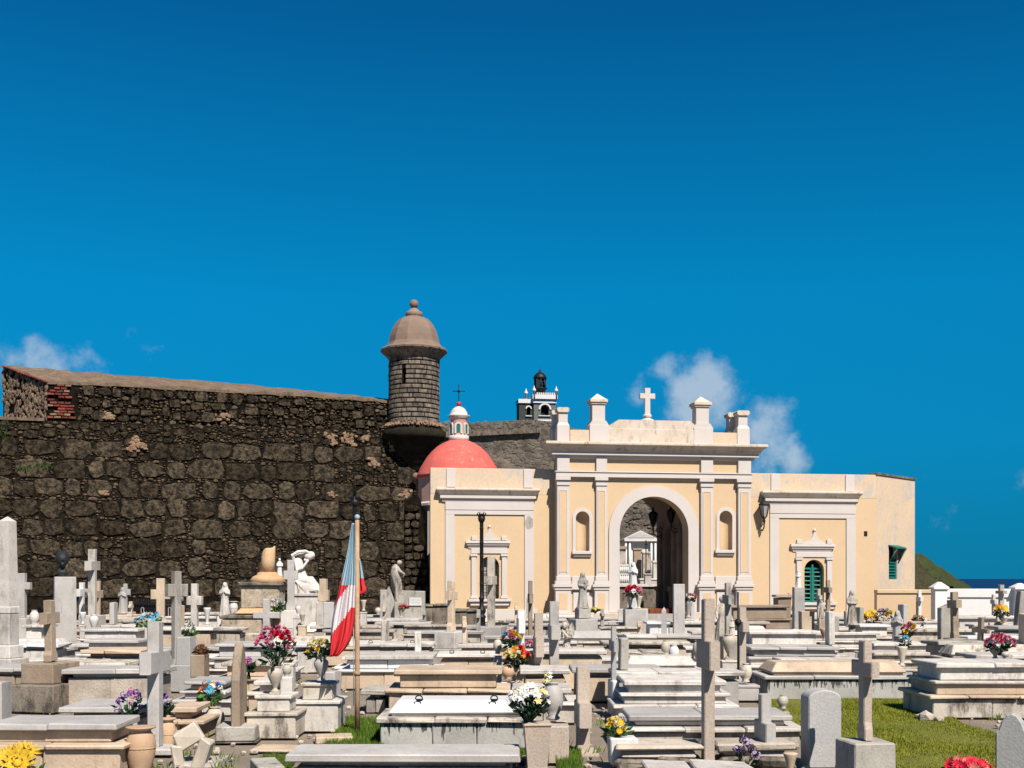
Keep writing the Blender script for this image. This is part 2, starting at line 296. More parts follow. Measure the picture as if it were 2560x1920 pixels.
    def loft(s, rings, n=20, folds=0, fd=0.0, sm=True, ph=0.0):
        """rings of (cx,cy,cz,rx,ry[,foldscale])"""
        vs = []; fs = []
        for q in rings:
            x, y, z, rx, ry = q[:5]; fk = q[5] if len(q) > 5 else 1.0
            for i in range(n):
                a = 2 * pi * i / n; k = 1 + (fd * fk * (sin(folds * a + ph + z * 1.5) + .5 * sin(folds * 1.7 * a + 1.3)) if folds else 0)
                vs.append((x + rx * k * cos(a), y + ry * k * sin(a), z))
        for j in range(len(rings) - 1):
            for i in range(n):
                k = (i + 1) % n; fs.append((j * n + i, j * n + k, (j + 1) * n + k, (j + 1) * n + i))
        fs.append(tuple(range(n))[::-1]); fs.append(tuple((len(rings) - 1) * n + i for i in range(n)))
        return s.add(vs, fs, sm)
    def rot(s, ang, axis='Z', c=(0, 0, 0), start=0):
        m = Matrix.Rotation(ang, 3, axis); c = Vector(c)
        for i in range(start, len(s.v)): s.v[i] = tuple(m @ (Vector(s.v[i]) - c) + c)
        return s
    def mesh(s, name, mats):
        me = bpy.data.meshes.new(name); me.from_pydata(s.v, [], s.f)
        for m in (mats if isinstance(mats, (list, tuple)) else [mats]): me.materials.append(M[m] if isinstance(m, str) else m)
        me.polygons.foreach_set('use_smooth', s.smooth); me.polygons.foreach_set('material_index', s.mi); me.update(); return me
def inset(pts, c):
    n = len(pts); o = []
    for i in range(n):
        p0, p1, p2 = Vector(pts[i - 1]), Vector(pts[i]), Vector(pts[(i + 1) % n])
        d1 = (p1 - p0).normalized(); d2 = (p2 - p1).normalized()
        n1 = Vector((-d1.y, d1.x)); n2 = Vector((-d2.y, d2.x)); b = n1 + n2
        if b.length < 1e-4: b = n1
        b = b / max(b.dot(n1), .35) if b.length else n1
        o.append(tuple(p1 + b * c))
    return o

def empty(name, label, cat, loc, rz=0.0, group=None, kind=None):
    o = bpy.data.objects.new(name, None); o.empty_display_size = .1; col.objects.link(o)
    o.location = loc; o.rotation_euler = (0, 0, rz); tag(o, label, cat, group, kind); return o
def tag(o, label=None, cat=None, group=None, kind=None):
    if label: o['label'] = label
    if cat: o['category'] = cat
    if group: o['group'] = group
    if kind: o['kind'] = kind
    return o
def part(name, mb, m, parent=None, loc=None, rot=None, label=None, kind=None):
    me = mb if isinstance(mb, bpy.types.Mesh) else mb.mesh(name, m)
    o = bpy.data.objects.new(name, me); col.objects.link(o)
    if parent is not None: o.parent = parent
    if loc is not None: o.location = loc
    if rot is not None: o.rotation_euler = rot
    if label: o['label'] = label
    if kind: o['kind'] = kind
    return o
LABELS = {}
CH = .012

# ================================================================= GROUND, SEA, HEADLAND
def smooth01(t): t = max(0, min(1, t)); return t * t * (3 - 2 * t)
def ground_h(x, y):
    edge = 47.5 + max(0, (17.5 - x)) * 1.0 if x > 10 else 140
    h = 0.0
    if y > edge: h -= 20 * smooth01((y - edge) / 26)
    if x > 48: h -= 20 * smooth01((x - 48) / 20)
    return h
def grid(x0, x1, nx, y0, y1, ny, fz):
    g = MB(); vs = []; fs = []
    for j in range(ny + 1):
        for i in range(nx + 1):
            x = x0 + (x1 - x0) * i / nx; y = y0 + (y1 - y0) * j / ny; vs.append((x, y, fz(x, y)))
    for j in range(ny):
        for i in range(nx):
            a = j * (nx + 1) + i; fs.append((a, a + 1, a + nx + 2, a + nx + 1))
    g.add(vs, fs, True); return g
tag(part('ground', grid(-90, 80, 85, -12, 150, 110, lambda x, y: ground_h(x, y) + (0.03 * mnoise.noise(Vector((x * .6, y * .6, 0))) if y < 46 else 0) - .03), 'soil'), 'bare dusty earth between the graves', kind='structure')
gs = MB(); gs.add([(-25000, -2000, -18), (25000, -2000, -18), (25000, 40000, -18), (-25000, 40000, -18)], [(0, 1, 2, 3)])
tag(part('sea', gs, 'sea'), 'dark blue sea on the horizon', kind='structure')
def hill_h(x, y):
    xr = W(2400, 160)
    base = 6.5 * smooth01((xr + 4 - x) / 34) + 1.0
    a = (xr - x) / (xr - W(2285, 160)); z = ZP(1480, 160) + a * (ZP(1408, 160) - ZP(1480, 160)) if a > -3 else -25
    z += .5 * mnoise.noise(Vector((x * .35, y * .35, 0))) + .35 * mnoise.noise(Vector((x * 1.1, y * 1.1, 4)))
    dy = abs(y - 160) / 30; z = min(z, 14) - 22 * dy * dy
    return max(z, -21)
tag(part('headland', grid(20, 90, 110, 128, 195, 90, hill_h), 'hill'), 'scrubby green headland sloping into the sea', kind='structure')
hb = MB()
for i in range(1500):
    x = R.uniform(W(2270, 160), W(2420, 160)); y = R.uniform(150, 163); zq = hill_h(x, y); r = R.uniform(.3, 1.5); vs_ = []
    for vx, vy, vz in [(-.7, -.4, 0), (.7, -.4, 0), (0, .8, 0), (0, 0, .8)]: vs_.append((x + vx * r, y + vy * r, zq + vz * r - .05))
    hb.add(vs_, [(0, 1, 3), (1, 2, 3), (2, 0, 3)])
HB = hb
# lawn
LAWN = [(W(1880, 21.5), 21.4), (W(2330, 21), 21.2), (W(2420, 17.2), 17.4), (W(2640, 15), 15.0), (W(2640, 12), 10.2), (W(2150, 12), 10.2), (W(2060, 14), 14.5), (W(2000, 17), 17.5)]
def inpoly(x, y, P):
    c = False; n = len(P)
    for i in range(n):
        x1, y1 = P[i]; x2, y2 = P[(i + 1) % n]
        if (y1 > y) != (y2 > y) and x < (x2 - x1) * (y - y1) / (y2 - y1) + x1: c = not c
    return c
def flat(P, z, m, name, label):
    b = MB(); b.add([(x, y, z) for x, y in P], [tuple(range(len(P)))]); 
    o = part(name, b, m)
    me = o.data
    if me.polygons[0].normal.z < 0: me.flip_normals()
    return tag(o, label, kind='structure')
flat(LAWN, .012, 'lawn', 'lawn', 'sunlit lawn soil behind the headstones on the right')
def grass(name, P, n, hmin, hmax, m, label, keep=None):
    rr = random.Random(hash(name) % 1000 if False else len(name) * 13 + n); b = MB(); vs = []; fs = []
    xs = [p[0] for p in P]; ys = [p[1] for p in P]; k = 0; tries = 0
    while k < n and tries < n * 6:
        tries += 1
        x = rr.uniform(min(xs), max(xs)); y = rr.uniform(min(ys), max(ys))
        if not inpoly(x, y, P): continue
        q = mnoise.noise(Vector((x * .9, y * .9, 3)))
        h = rr.uniform(hmin, hmax) * (1 + .8 * q); a = rr.uniform(0, pi); ww = rr.uniform(.006, .012)
        dx, dy = cos(a) * ww, sin(a) * ww; lx, ly = rr.uniform(-.5, .5) * h, rr.uniform(-.5, .5) * h
        i = len(vs); vs += [(x - dx, y - dy, 0), (x + dx, y + dy, 0), (x + lx, y + ly, h)]; fs.append((i, i + 1, i + 2)); k += 1
    b.add(vs, fs); o = part(name, b, m); tag(o, label, 'grass', kind='stuff')
grass('lawn_grass', LAWN, 90000, .02, .05, 'grass', 'mown yellow green grass of the sunny lawn')
tag(part('headland_shrubs', HB, 'scrub'), 'low dark scrub bushes on the headland slope', 'bushes', kind='stuff')
GP = [(W(822, 13.6), 13.8), (W(1330, 13.9), 13.9), (W(1330, 14.8), 14.7), (W(960, 14.9), 14.8), (W(950, 17.8), 17.9), (W(836, 17.9), 17.9), (W(852, 16.6), 16.2), (W(790, 14.5), 14.6)]
flat(GP, .014, 'lawn', 'grass_patch', 'weedy soil strip round the flagpole')
grass('weed_grass', GP, 14000, .05, .12, 'wildgrass', 'lush green weeds round the foot of the flagpole')
GP2 = [(W(640, 13), 12.6), (W(720, 13), 12.6), (W(745, 14.2), 14.2), (W(660, 14.2), 14.2)]
flat(GP2, .014, 'lawn', 'grass_patch', 'small weedy soil corner by the curb')
grass('curb_weeds', GP2, 3500, .05, .13, 'wildgrass', 'dark green weeds in the curb corner left of the near slab')
GP3 = [(W(1395, 12.3), 12.3), (W(1452, 12.3), 12.3), (W(1452, 14.9), 14.9), (W(1395, 14.9), 14.9)]
flat(GP3, .014, 'lawn', 'grass_patch', 'narrow weedy soil gap beside the granite vase')
grass('gap_weeds', GP3, 3000, .04, .12, 'wildgrass', 'green weeds in the gap beside the square granite vase')

# ================================================================= FORTRESS WALL
WA = Vector((W(-170, 60), 60.0, 0)); WB = Vector((W(1036, 66), 66.0, 0))
WL = (WB - WA).length; WU = (WB - WA).normalized(); WN = Vector((WU.y, -WU.x, 0))     # WN points to the camera
WTOP = 10.55
def wp(s, z, o=0.0):
    bat = 1.3 * (1 - z / WTOP) if z < WTOP else 0
    return WA + WU * s + Vector((0, 0, z)) + WN * (bat + o)
def smax(z): return WL + .95 * (1 - min(z, 8.1) / 8.1)
def s_of(X, d0=63): # px -> s on wall
    k = (X - CX) / F; return (k * WA.y - WA.x) / (WU.x - k * WU.y)
def z_of(X, Y): s = s_of(X); return H - (Y - HY) * (WA.y + WU.y * s) / F
fort = empty('fortress_wall', 'huge dark rubble stone fortress wall rising behind the graves on the left', 'fortress wall', WA, 0)
def fl(p): return tuple(Vector(p) - WA)
b = MB()
ring = []
for z in (0, 8.1, WTOP):
    ring.append([wp(0, z), wp(smax(z), z), wp(smax(z), z, -16) + WU * 8, wp(0, z, -16)])
vs = [fl(p) for r in ring for p in r]; fs = []
for j in range(2):
    for i in range(4): k = (i + 1) % 4; fs.append((j * 4 + i, j * 4 + k, (j + 1) * 4 + k, (j + 1) * 4 + i))
fs.append((8, 9, 10, 11)); b.add(vs, fs); part('wall_core', b, 'mortar', fort)
# parapet: outer face, sloping plaster top and the splayed end
pf = [(118, 955, 1044), (300, 962, 1054), (600, 979, 1066), (800, 990, 1076), (975, 1003, 1085)]
pb = [(8, 915), (200, 931), (600, 962), (800, 982), (975, 999)]
def onw(X, Y, back=0.0):
    s = s_of(X); p = WA + WU * s - WN * back; k = F / p.y
    # keep the pixel column while moving back
    if back:
        kk = (X - CX) / F; base = WA - WN * back; s = (kk * base.y - base.x) / (WU.x - kk * WU.y); p = base + WU * s
    return Vector((p.x, p.y, H - (Y - HY) * p.y / F))
fr_t = [onw(x, y, .25) for x, y, _ in pf]; fr_b = [onw(x, yb, .25) for x, _, yb in pf]; bk_t = [onw(x, y, 4.0) for x, y in pb]
for p in fr_b: p.z = WTOP - .05
bk_b = [Vector((p.x, p.y, WTOP - .05)) for p in bk_t]
b = MB(); n = len(pf); vs = [fl(p) for p in fr_t + fr_b + bk_t + bk_b]; fs = []
for i in range(n - 1):
    fs += [(n + i, n + i + 1, i + 1, i), (2 * n + i + 1, 2 * n + i, 3 * n + i, 3 * n + i + 1)]
fs += [(0, 2 * n, 3 * n, n), (n - 1, 2 * n - 1, 4 * n - 1, 3 * n - 1)]
b.add(vs, fs); part('parapet_core', b, 'mortar', fort)
b = MB(); vs = []; up = Vector((0, 0, .05))
NS = 40
def lerpl(lst, t):
    t *= len(lst) - 1; i = min(int(t), len(lst) - 2); return lst[i].lerp(lst[i + 1], t - i)
for i in range(NS + 1):
    t = i / NS; a = lerpl(fr_t, t) + WN * (.05 + .05 * R.random()); c = lerpl(bk_t, t)
    for q, p in enumerate((a + Vector((0, 0, -.14 + .06 * R.random())), a + up + Vector((0, 0, .07 * R.uniform(-1, 1))), a.lerp(c, .5) + up + Vector((0, 0, .08 * R.uniform(-1, 1) )), c + up + Vector((0, 0, .05 * R.uniform(-1, 1))))): vs.append(fl(p))
fs = []
for i in range(NS):
    for q in range(3): fs.append((i * 4 + q, (i + 1) * 4 + q, (i + 1) * 4 + q + 1, i * 4 + q + 1))
fs.append((0, 1, 2, 3)); b.add(vs, fs); part('coping', b, 'coping', fort, label='sunlit sloping plaster top of the parapet')
def rock(rx, ry, rz, rr, ico=0, npt=9, dome=.12):
    """flat-faced stone: irregular polygon face (x,z) standing proud towards -y"""
    pts = []
    for i in range(npt):
        a = 2 * pi * (i + rr.uniform(-.28, .28)) / npt
        ca, sa = cos(a), sin(a); k = 1.0 / max(abs(ca), abs(sa)) ** .9
        pts.append((ca * rx * k * rr.uniform(.86, 1.06), sa * rz * k * rr.uniform(.86, 1.06)))
    b = MB(); n = npt; vs = []
    tx, tz = rr.uniform(-.25, .25) * ry, rr.uniform(-.25, .25) * ry
    for y, k in ((ry * .6, 1.0), (-ry * .35, 1.0), (-ry, .90)):
        for x, z in pts: vs.append((x * k, y + (tx * x / rx + tz * z / rz if y < 0 else 0), z * k))
    vs.append((0, -ry * (1 + dome * .4), 0)); fs = []
    for j in range(2):
        for i in range(n): k = (i + 1) % n; fs.append((j * n + i, (j + 1) * n + i, (j + 1) * n + k, j * n + k))
    for i in range(n): fs.append((2 * n + i, 3 * n, 2 * n + (i + 1) % n))
    b.add(vs, [f[::-1] for f in fs]); return b
wrot = math.atan2(WU.y, WU.x)
RS = random.Random(11)
occ = []  # placed big stones (s,z,hw,hh)
nbig = 0
brickzone = (s_of(118), s_of(195), z_of(150, 1045), z_of(150, 955))
z = .6; rows = []
while z < WTOP - .5: rows.append(z); z += 1.06
for ri, zr in enumerate(rows):
    s = RS.uniform(0.2, 1.0)
    while s < smax(zr) - .3:
        hw = RS.choice((RS.uniform(.36, .6), RS.uniform(.6, .98))); hh = RS.uniform(.42, .56)
        if ri == 0: hh *= .9
        if s + 2 * hw > smax(zr): hw = max(.3, (smax(zr) - s) / 2)
        if nbig < 238 and RS.random() < .93:
            zc = zr + RS.uniform(-.08, .08); sc_ = s + hw
            occ.append((sc_, zc, hw, hh)); nbig += 1
            st = rock(hw, .11, hh, RS, npt=RS.choice((8, 9, 10, 11)))
            X = CX + F * (wp(sc_, zc).x / wp(sc_, zc).y); Y = HY - F * (zc - H) / wp(sc_, zc).y
            mt = 'fort'
            part('stone', st, mt, fort, loc=fl(wp(sc_, zc, .02)), rot=(0, 0, wrot))
        s += 2 * hw + RS.choice((.0, .02, .04, .06, .1, .28))
# parapet medium stones
def par_z(s):
    X = CX + F * (WA + WU * s).x / (WA + WU * s).y
    for i in range(len(pf) - 1):
        if X <= pf[i + 1][0] or i == len(pf) - 2:
            t = (X - pf[i][0]) / (pf[i + 1][0] - pf[i][0]); y = pf[i][1] + t * (pf[i + 1][1] - pf[i][1]); return H - (y - HY) * (WA + WU * s).y / F
s0p = s_of(196); k = 0
while k < 62:
    s = RS.uniform(s0p, s_of(968)); zt = par_z(s); zc = RS.uniform(WTOP + .3, zt - .35); hw = RS.uniform(.2, .42); hh = RS.uniform(.16, .3)
    if any(abs(s - a) < (hw + c) * .95 and abs(zc - bz) < (hh + dd) * .95 for a, bz, c, dd in occ): k += .25; continue
    occ.append((s, zc, hw, hh)); k += 1
    part('stone', rock(hw, .12, hh, RS, npt=8), 'fort', fort, loc=fl(wp(s, zc, -.22)), rot=(0, 0, wrot))
# small chinking stones, one mass
b = MB(); ICO = []
import bmesh
bm = bmesh.new(); bmesh.ops.create_icosphere(bm, subdivisions=1, radius=1); bm.verts.ensure_lookup_table()
ICOV = [tuple(v.co) for v in bm.verts]; ICOF = [tuple(v.index for v in f.verts) for f in bm.faces]; bm.free()
def pebble(b, p, rx, ry, rz, rr, rotz=0.0, tilt=0.0):
    vs = []; cr_, sr_ = cos(rotz), sin(rotz); ct, st_ = cos(tilt), sin(tilt)
    for x, y, z_ in ICOV:
        k = rr.uniform(.78, 1.12); x, y, z_ = x * rx * k, y * ry * k, z_ * rz * k
        x, z_ = x * ct - z_ * st_, x * st_ + z_ * ct
        vs.append((p[0] + x * cr_ - y * sr_, p[1] + x * sr_ + y * cr_, p[2] + z_))
    b.add(vs, ICOF)
cell = {}
for o_ in occ: cell.setdefault(int(o_[0] // 2), []).append(o_)
cnt = 0; sm_ = []; smc = {}
medb = MB()
for tr in range(9000):
    s = RS.uniform(0.2, WL + .8); top = WTOP if s < s0p else par_z(min(s, s_of(972))); z = RS.uniform(1.2, top - .3); hw = RS.uniform(.18, .42); hh = hw * RS.uniform(.5, .85)
    if s > smax(z) - hw or (brickzone[0] < s + hw and s - hw < brickzone[1] and z > brickzone[2] - .2) or s > s_of(972) and z > WTOP - .3 or (s < s_of(120) and z > WTOP - .3) or abs(z - WTOP) < hh: continue
    if any(abs(s - a) < (c + hw) * .97 and abs(z - bz) < (dd + hh) * .97 for q in (int(s // 2) - 1, int(s // 2), int(s // 2) + 1) for a, bz, c, dd in cell.get(q, ())): continue
    cell.setdefault(int(s // 2), []).append((s, z, hw, hh)); rk = rock(hw, .09, hh, RS, npt=7); p = fl(wp(s, z, .01 if z < WTOP else -.22)); rk.rot(wrot)
    medb.add([(x + p[0], y + p[1], zz_ + p[2]) for x, y, zz_ in rk.v], rk.f)
part('rubble_stones', medb, 'fort', fort, kind='stuff')
for tr in range(90000):
    if cnt > 7500: break
    s = RS.uniform(0.05, WL + .9); top = WTOP if s < s0p else par_z(min(s, s_of(972)))
    if s > s_of(972): top = WTOP - .2
    if s < s_of(120): top = WTOP - .05
    z = RS.uniform(1.2, top - .1)
    if s > smax(z) - .1: continue
    if brickzone[0] < s < brickzone[1] and z > brickzone[2]: continue
    hw = RS.choice((.06, .09, .12, .16, .22, .28)); hh = hw * RS.uniform(.4, .75)
    bad = False
    for q in (int(s // 2) - 1, int(s // 2), int(s // 2) + 1):
        for a, bz, c, dd in cell.get(q, ()):
            if abs(s - a) < c * .93 + hw * .75 and abs(z - bz) < dd * .93 + hh * .75: bad = True; break
        if bad: break
    if bad: continue
    key = (int(s / .6), int(z / .6))
    for i in (-1, 0, 1):
        for j in (-1, 0, 1):
            for a, bz, c, dd in smc.get((key[0] + i, key[1] + j), ()):
                if abs(s - a) < (c + hw) * .82 and abs(z - bz) < (dd + hh) * .82: bad = True; break
            if bad: break
        if bad: break
    if bad: continue
    smc.setdefault(key, []).append((s, z, hw, hh)); cnt += 1
    pebble(b, fl(wp(s, z, .02 if z < WTOP else -.22)), hw, RS.uniform(.06, .11), hh, RS, wrot, RS.uniform(-.2, .2))
part('chinking_stones', b, 'fortsmall', fort, kind='stuff')
b = MB()
for qx, qy, qr in ((340, 1112, 24), (358, 1118, 14), (275, 1040, 16), (870, 1098, 22), (826, 1092, 14), (835, 1108, 10), (915, 1095, 13), (830, 1240, 9), (560, 1040, 14), (935, 1160, 18), (262, 1235, 8), (980, 1120, 14), (1010, 1235, 14), (1015, 1265, 9), (1018, 1290, 7)):
    for i in range(int(qr * .9)):
        X = qx + RS.gauss(0, qr * .5); Y = qy + RS.gauss(0, qr * .32); sq = s_of(X); zq = z_of(X, Y)
        if sq > smax(zq) - .1: continue
        pebble(b, fl(wp(sq, zq, .12 if zq < WTOP else -.12)), RS.uniform(.08, .22), .09, RS.uniform(.06, .15), RS, wrot, RS.uniform(-.3, .3))
part('plaster_remains', b, 'fortplaster', fort, kind='stuff', label='orange and pale plaster remains on the masonry')
# end face of the parapet (embrasure cheek): vertical rubble
b = MB(); A = fr_b[0]; B_ = bk_b[0]; At = fr_t[0]; Bt = bk_t[0]; dirc = (B_ - A); dn = Vector((dirc.y, -dirc.x, 0)).normalized()
if dn.y > 0: dn = -dn
for i in range(330):
    t = RS.random(); zt = At.z + (Bt.z - At.z) * t; z = RS.uniform(WTOP, zt - .1); p = A + dirc * t; p.z = z
    pebble(b, fl(p + dn * .02), RS.uniform(.06, .16), RS.uniform(.05, .12), RS.uniform(.1, .26), RS, math.atan2(-dirc.y, -dirc.x), RS.uniform(-.5, .5))
part('end_face_stones', b, 'coping', fort, kind='stuff')
b = MB()
for i in range(NS // 2):  # brick edging on the slope
    t = i / (NS / 2); p = At.lerp(Bt, t) + dn * .12 + Vector((0, 0, .02)); pebble(b, fl(p), .22, .12, .07, RS, math.atan2(dirc.y, dirc.x), .25)
part('brick_edging', b, 'brick', fort, kind='stuff')
# low ledge left of the embrasure
b = MB(); p0 = wp(0, WTOP); q = [fl(wp(-2, WTOP, .1)), fl(wp(s_of(112), WTOP - .05, .1)), fl(wp(s_of(95), WTOP - .05, -3)), fl(wp(-2, WTOP + .3, -3))]
vs = q + [(x, y, z + .16) for x, y, z in q]; b.add(vs, [(4, 5, 6, 7), (0, 1, 5, 4), (1, 2, 6, 5)]); part('ledge', b, 'coping', fort, label='reddish earthen ledge at the far left end')
# red bricks of the patched corner
bh = .155; zb = brickzone[2] + .05; ri = 0
while zb < brickzone[3] - .12:
    s = brickzone[0] + (.12 if ri % 2 else 0); lim = brickzone[1] - .2 + .5 * abs((zb - brickzone[2]) / 2.0 - .4) * -1 + RS.uniform(-.25, .1)
    while s < lim:
        l = RS.uniform(.26, .38)
        if RS.random() < .86:
            bb = MB().box(-l / 2, l / 2, -.08, .1, -bh * .33, bh * .33, .01, .012)
            part('brick', bb, 'brick' if RS.random() < .85 else 'fortplaster', fort, loc=fl(wp(s + l / 2, zb, -.2 + RS.uniform(-.02, .04))), rot=(0, 0, wrot))
        s += l + .04
    zb += bh; ri += 1
# tufts growing in the joints
b = MB()
for X, Y in ((95, 1168), (110, 1165), (118, 1166), (70, 1172), (60, 1173), (15, 1060), (8, 1080), (20, 1095), (30, 1300)):
    p = wp(s_of(X), z_of(X, Y), .2)
    for i in range(26):
        a = RS.uniform(0, 2 * pi); l = RS.uniform(.08, .25); c = p + Vector((RS.uniform(-.3, .3), 0, RS.uniform(-.12, .12)))
        v = [fl(c), fl(c + Vector((.04, -.02, .02))), fl(c + Vector((cos(a) * l, -.1, sin(a) * l)))]; b.add(v, [(0, 1, 2)])
part('wall_tufts', b, 'leafl', fort, kind='stuff')

# ---------------- sentry box
SD_ = 66.0; spx = SD_ / F
gx = W(1035, SD_); gar = empty('sentry_box', 'round stone sentry box with a domed cap on the corner of the fortress wall', 'sentry box', (gx, SD_, 0))
def gz(Y): return ZP(Y, SD_)
R0 = 64 * spx
b = MB(); b.lathe([(83 * spx, gz(880)), (84 * spx, gz(877)), (80 * spx, gz(874)), (70 * spx, gz(868)), (65 * spx, gz(860)), (62 * spx, gz(845)), (56 * spx, gz(827)), (48 * spx, gz(812)), (36 * spx, gz(799)), (22 * spx, gz(793)), (18 * spx, gz(791))], n=12, sm=False, a0=.35)
part('dome', b, 'sentrydome', gar)
b = MB(); b.lathe([(R0 * .98, gz(902)), (R0 * 1.02, gz(898)), (74 * spx, gz(889)), (83.5 * spx, gz(881)), (84 * spx, gz(879.5)), (60 * spx, gz(879))], n=32); part('eaves', b, 'sentry', gar)
b = MB(); b.lathe([(21 * spx, gz(793.5)), (21 * spx, gz(783)), (20 * spx, gz(781)), (15 * spx, gz(780)), (12 * spx, gz(775)), (6 * spx, gz(771)), (4 * spx, gz(769))], n=14); part('cap_ring', b, 'sentrydome', gar)
b = MB(); b.ball((0, 0, gz(760)), 11 * spx, 16, 10); part('ball_finial', b, 'sentrydome', gar)
def arcbox(b, r0, r1, a0, a1, z0, z1, seg=3, c=0.0):
    vs = []; fs = []
    for i in range(seg + 1):
        a = a0 + (a1 - a0) * i / seg
        for r, z in ((r0, z0), (r1 - c, z0), (r1, z0 + c), (r1, z1 - c), (r1 - c, z1), (r0, z1)): vs.append((r * cos(a), r * sin(a), z))
    for i in range(seg):
        for k in range(6): fs.append((i * 6 + k, (i + 1) * 6 + k, (i + 1) * 6 + (k + 1) % 6, i * 6 + (k + 1) % 6))
    fs.append(tuple(range(6))); fs.append(tuple(seg * 6 + i for i in range(6))[::-1]); b.add(vs, [f[::-1] for f in fs])
zlo, zhi = gz(1062), gz(899); wz0, wz1 = gz(968), gz(931)
wa = -pi / 2 - .33; wd = .095
b = MB()
arcbox(b, R0 * .75, R0 * .955, 0, 2 * pi, zlo, wz0, 36); arcbox(b, R0 * .75, R0 * .955, wa + wd, wa - wd + 2 * pi, wz0, wz1, 34); arcbox(b, R0 * .75, R0 * .955, 0, 2 * pi, wz1, zhi, 36)
part('tower_core', b, 'mortar', gar)
nc = 14; ch_ = (zhi - zlo) / nc; nb = 0
for i in range(nc):
    z0 = zlo + i * ch_; nseg = 14; off = (i % 2) * pi / nseg + RS.uniform(-.05, .05); cuts = sorted(off + 2 * pi * (k_ + RS.uniform(-.2, .2)) / nseg for k_ in range(nseg))
    for k_ in range(nseg):
        a0 = cuts[k_] + .018; a1 = (cuts[(k_ + 1) % nseg] + (2 * pi if k_ == nseg - 1 else 0)) - .018
        mid = ((a0 + a1) / 2 + pi) % (2 * pi) - pi
        if -.15 < (mid - .9) < 1.4 and RS.random() < .8: continue     # unseen back
        segs = [(a0, a1)]
        if z0 + ch_ > wz0 and z0 < wz1:
            lo, hi = (wa - wd), (wa + wd); ns = []
            for x0, x1 in segs:
                for sh in (0, 2 * pi):
                    l2, h2 = lo + sh, hi + sh
                    if x1 > l2 and x0 < h2:
                        if x0 < l2: ns.append((x0, l2))
                        if x1 > h2: ns.append((h2, x1))
                        break
                else: ns.append((x0, x1))
            segs = ns
        for x0, x1 in segs:
            if x1 - x0 < .03: continue
            bb = MB(); arcbox(bb, R0 * .93, R0 * RS.uniform(.985, 1.012), x0, x1, z0 + .026, z0 + ch_ - .026, 3, .03)
            part('stone_block', bb, 'sentry', gar); nb += 1
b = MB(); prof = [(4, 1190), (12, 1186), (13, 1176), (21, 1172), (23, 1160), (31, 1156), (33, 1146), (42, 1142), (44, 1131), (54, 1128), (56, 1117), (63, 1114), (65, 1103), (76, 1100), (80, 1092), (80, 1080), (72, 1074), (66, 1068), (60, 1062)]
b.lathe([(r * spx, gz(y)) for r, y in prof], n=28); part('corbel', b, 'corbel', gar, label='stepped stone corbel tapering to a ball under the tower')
b = MB(); b.ball((W(1039, 65) - gx, -.9, gz(1194)), 9 * spx, 12, 8); part('ball_pendant', b, 'sentrydome', gar)
b = MB()
for i in range(150):
    a = RS.uniform(pi, 2 * pi); r = RS.uniform(62, 79) * spx; p = (r * cos(a), r * sin(a), gz(1071 + (79 - r / spx) * -.6)); pebble(b, p, RS.uniform(.05, .16), RS.uniform(.05, .12), RS.uniform(.04, .1), RS, a)
part('broken_ledge', b, 'fortplaster', gar, kind='stuff', label='crumbling orange plaster round the tower foot')

# ---------------- far fortress wall seen right of the dome and through the gate
D2 = 112.0
fw = empty('far_fortress_wall', 'distant lower run of grey fortress wall below the lighthouse', 'fortress wall', (0, D2, 0))
def far(X, Y, dd=0): return (W(X, D2 + dd), dd, ZP(Y, D2 + dd))
b = MB(); fx = [(1060, 1072), (1110, 1065), (1215, 1055), (1320, 1049), (1352, 1051)]
vs = []; 
for X, Y in fx: vs += [far(X, Y), far(X, 1096 - (X - 1060) * .05), far(X, Y, 4)]
fs = []
for i in range(len(fx) - 1): fs += [(i * 3 + 1, i * 3 + 4, i * 3 + 3, i * 3), (i * 3, i * 3 + 3, i * 3 + 5, i * 3 + 2), (i * 3 + 2, i * 3 + 5, i * 3 + 4, i * 3 + 1)]
e_ = len(fx) - 1; fs.append((e_ * 3, e_ * 3 + 1, e_ * 3 + 2)); b.add(vs, fs); part('parapet', b, 'sentry', fw)
b = MB(); b.prism([(W(1060, D2), 0), (W(1356, D2), 0), (W(1350, D2), ZP(1074, D2)), (W(1060, D2), ZP(1088, D2))], .5, 8); part('wall_face', b, 'farwall', fw)
b = MB(); b.prism([(W(1345, D2), 0), (W(1760, D2), 0), (W(1740, D2), ZP(1110, D2)), (W(1400, D2), ZP(1060, D2)), (W(1345, D2), ZP(1053, D2))], 1.5, 9); part('wall_face', b, 'farwall', fw)
b = MB()
for i in range(1400):
    X = RS.uniform(1062, 1392); Y = RS.uniform(1056, 1200)
    if 1076 - (X - 1060) * .04 < Y < 1092: continue
    dd = .0 if Y < 1080 else (.5 if X < 1350 else 1.5)
    if X > 1352 and Y < 1080: dd = 1.5
    hw = RS.uniform(.12, .42); pebble(b, far(X, Y, dd), hw, RS.uniform(.05, .1), hw * RS.uniform(.5, .9), RS)
for i in range(900):
    X = RS.uniform(1530, 1700); Y = RS.uniform(1240, 1440); hw = RS.uniform(.15, .5); pebble(b, far(X, Y, 1.5), hw, .2, hw * RS.uniform(.5, .9), RS)
part('face_stones', b, 'farwall', fw, kind='stuff')

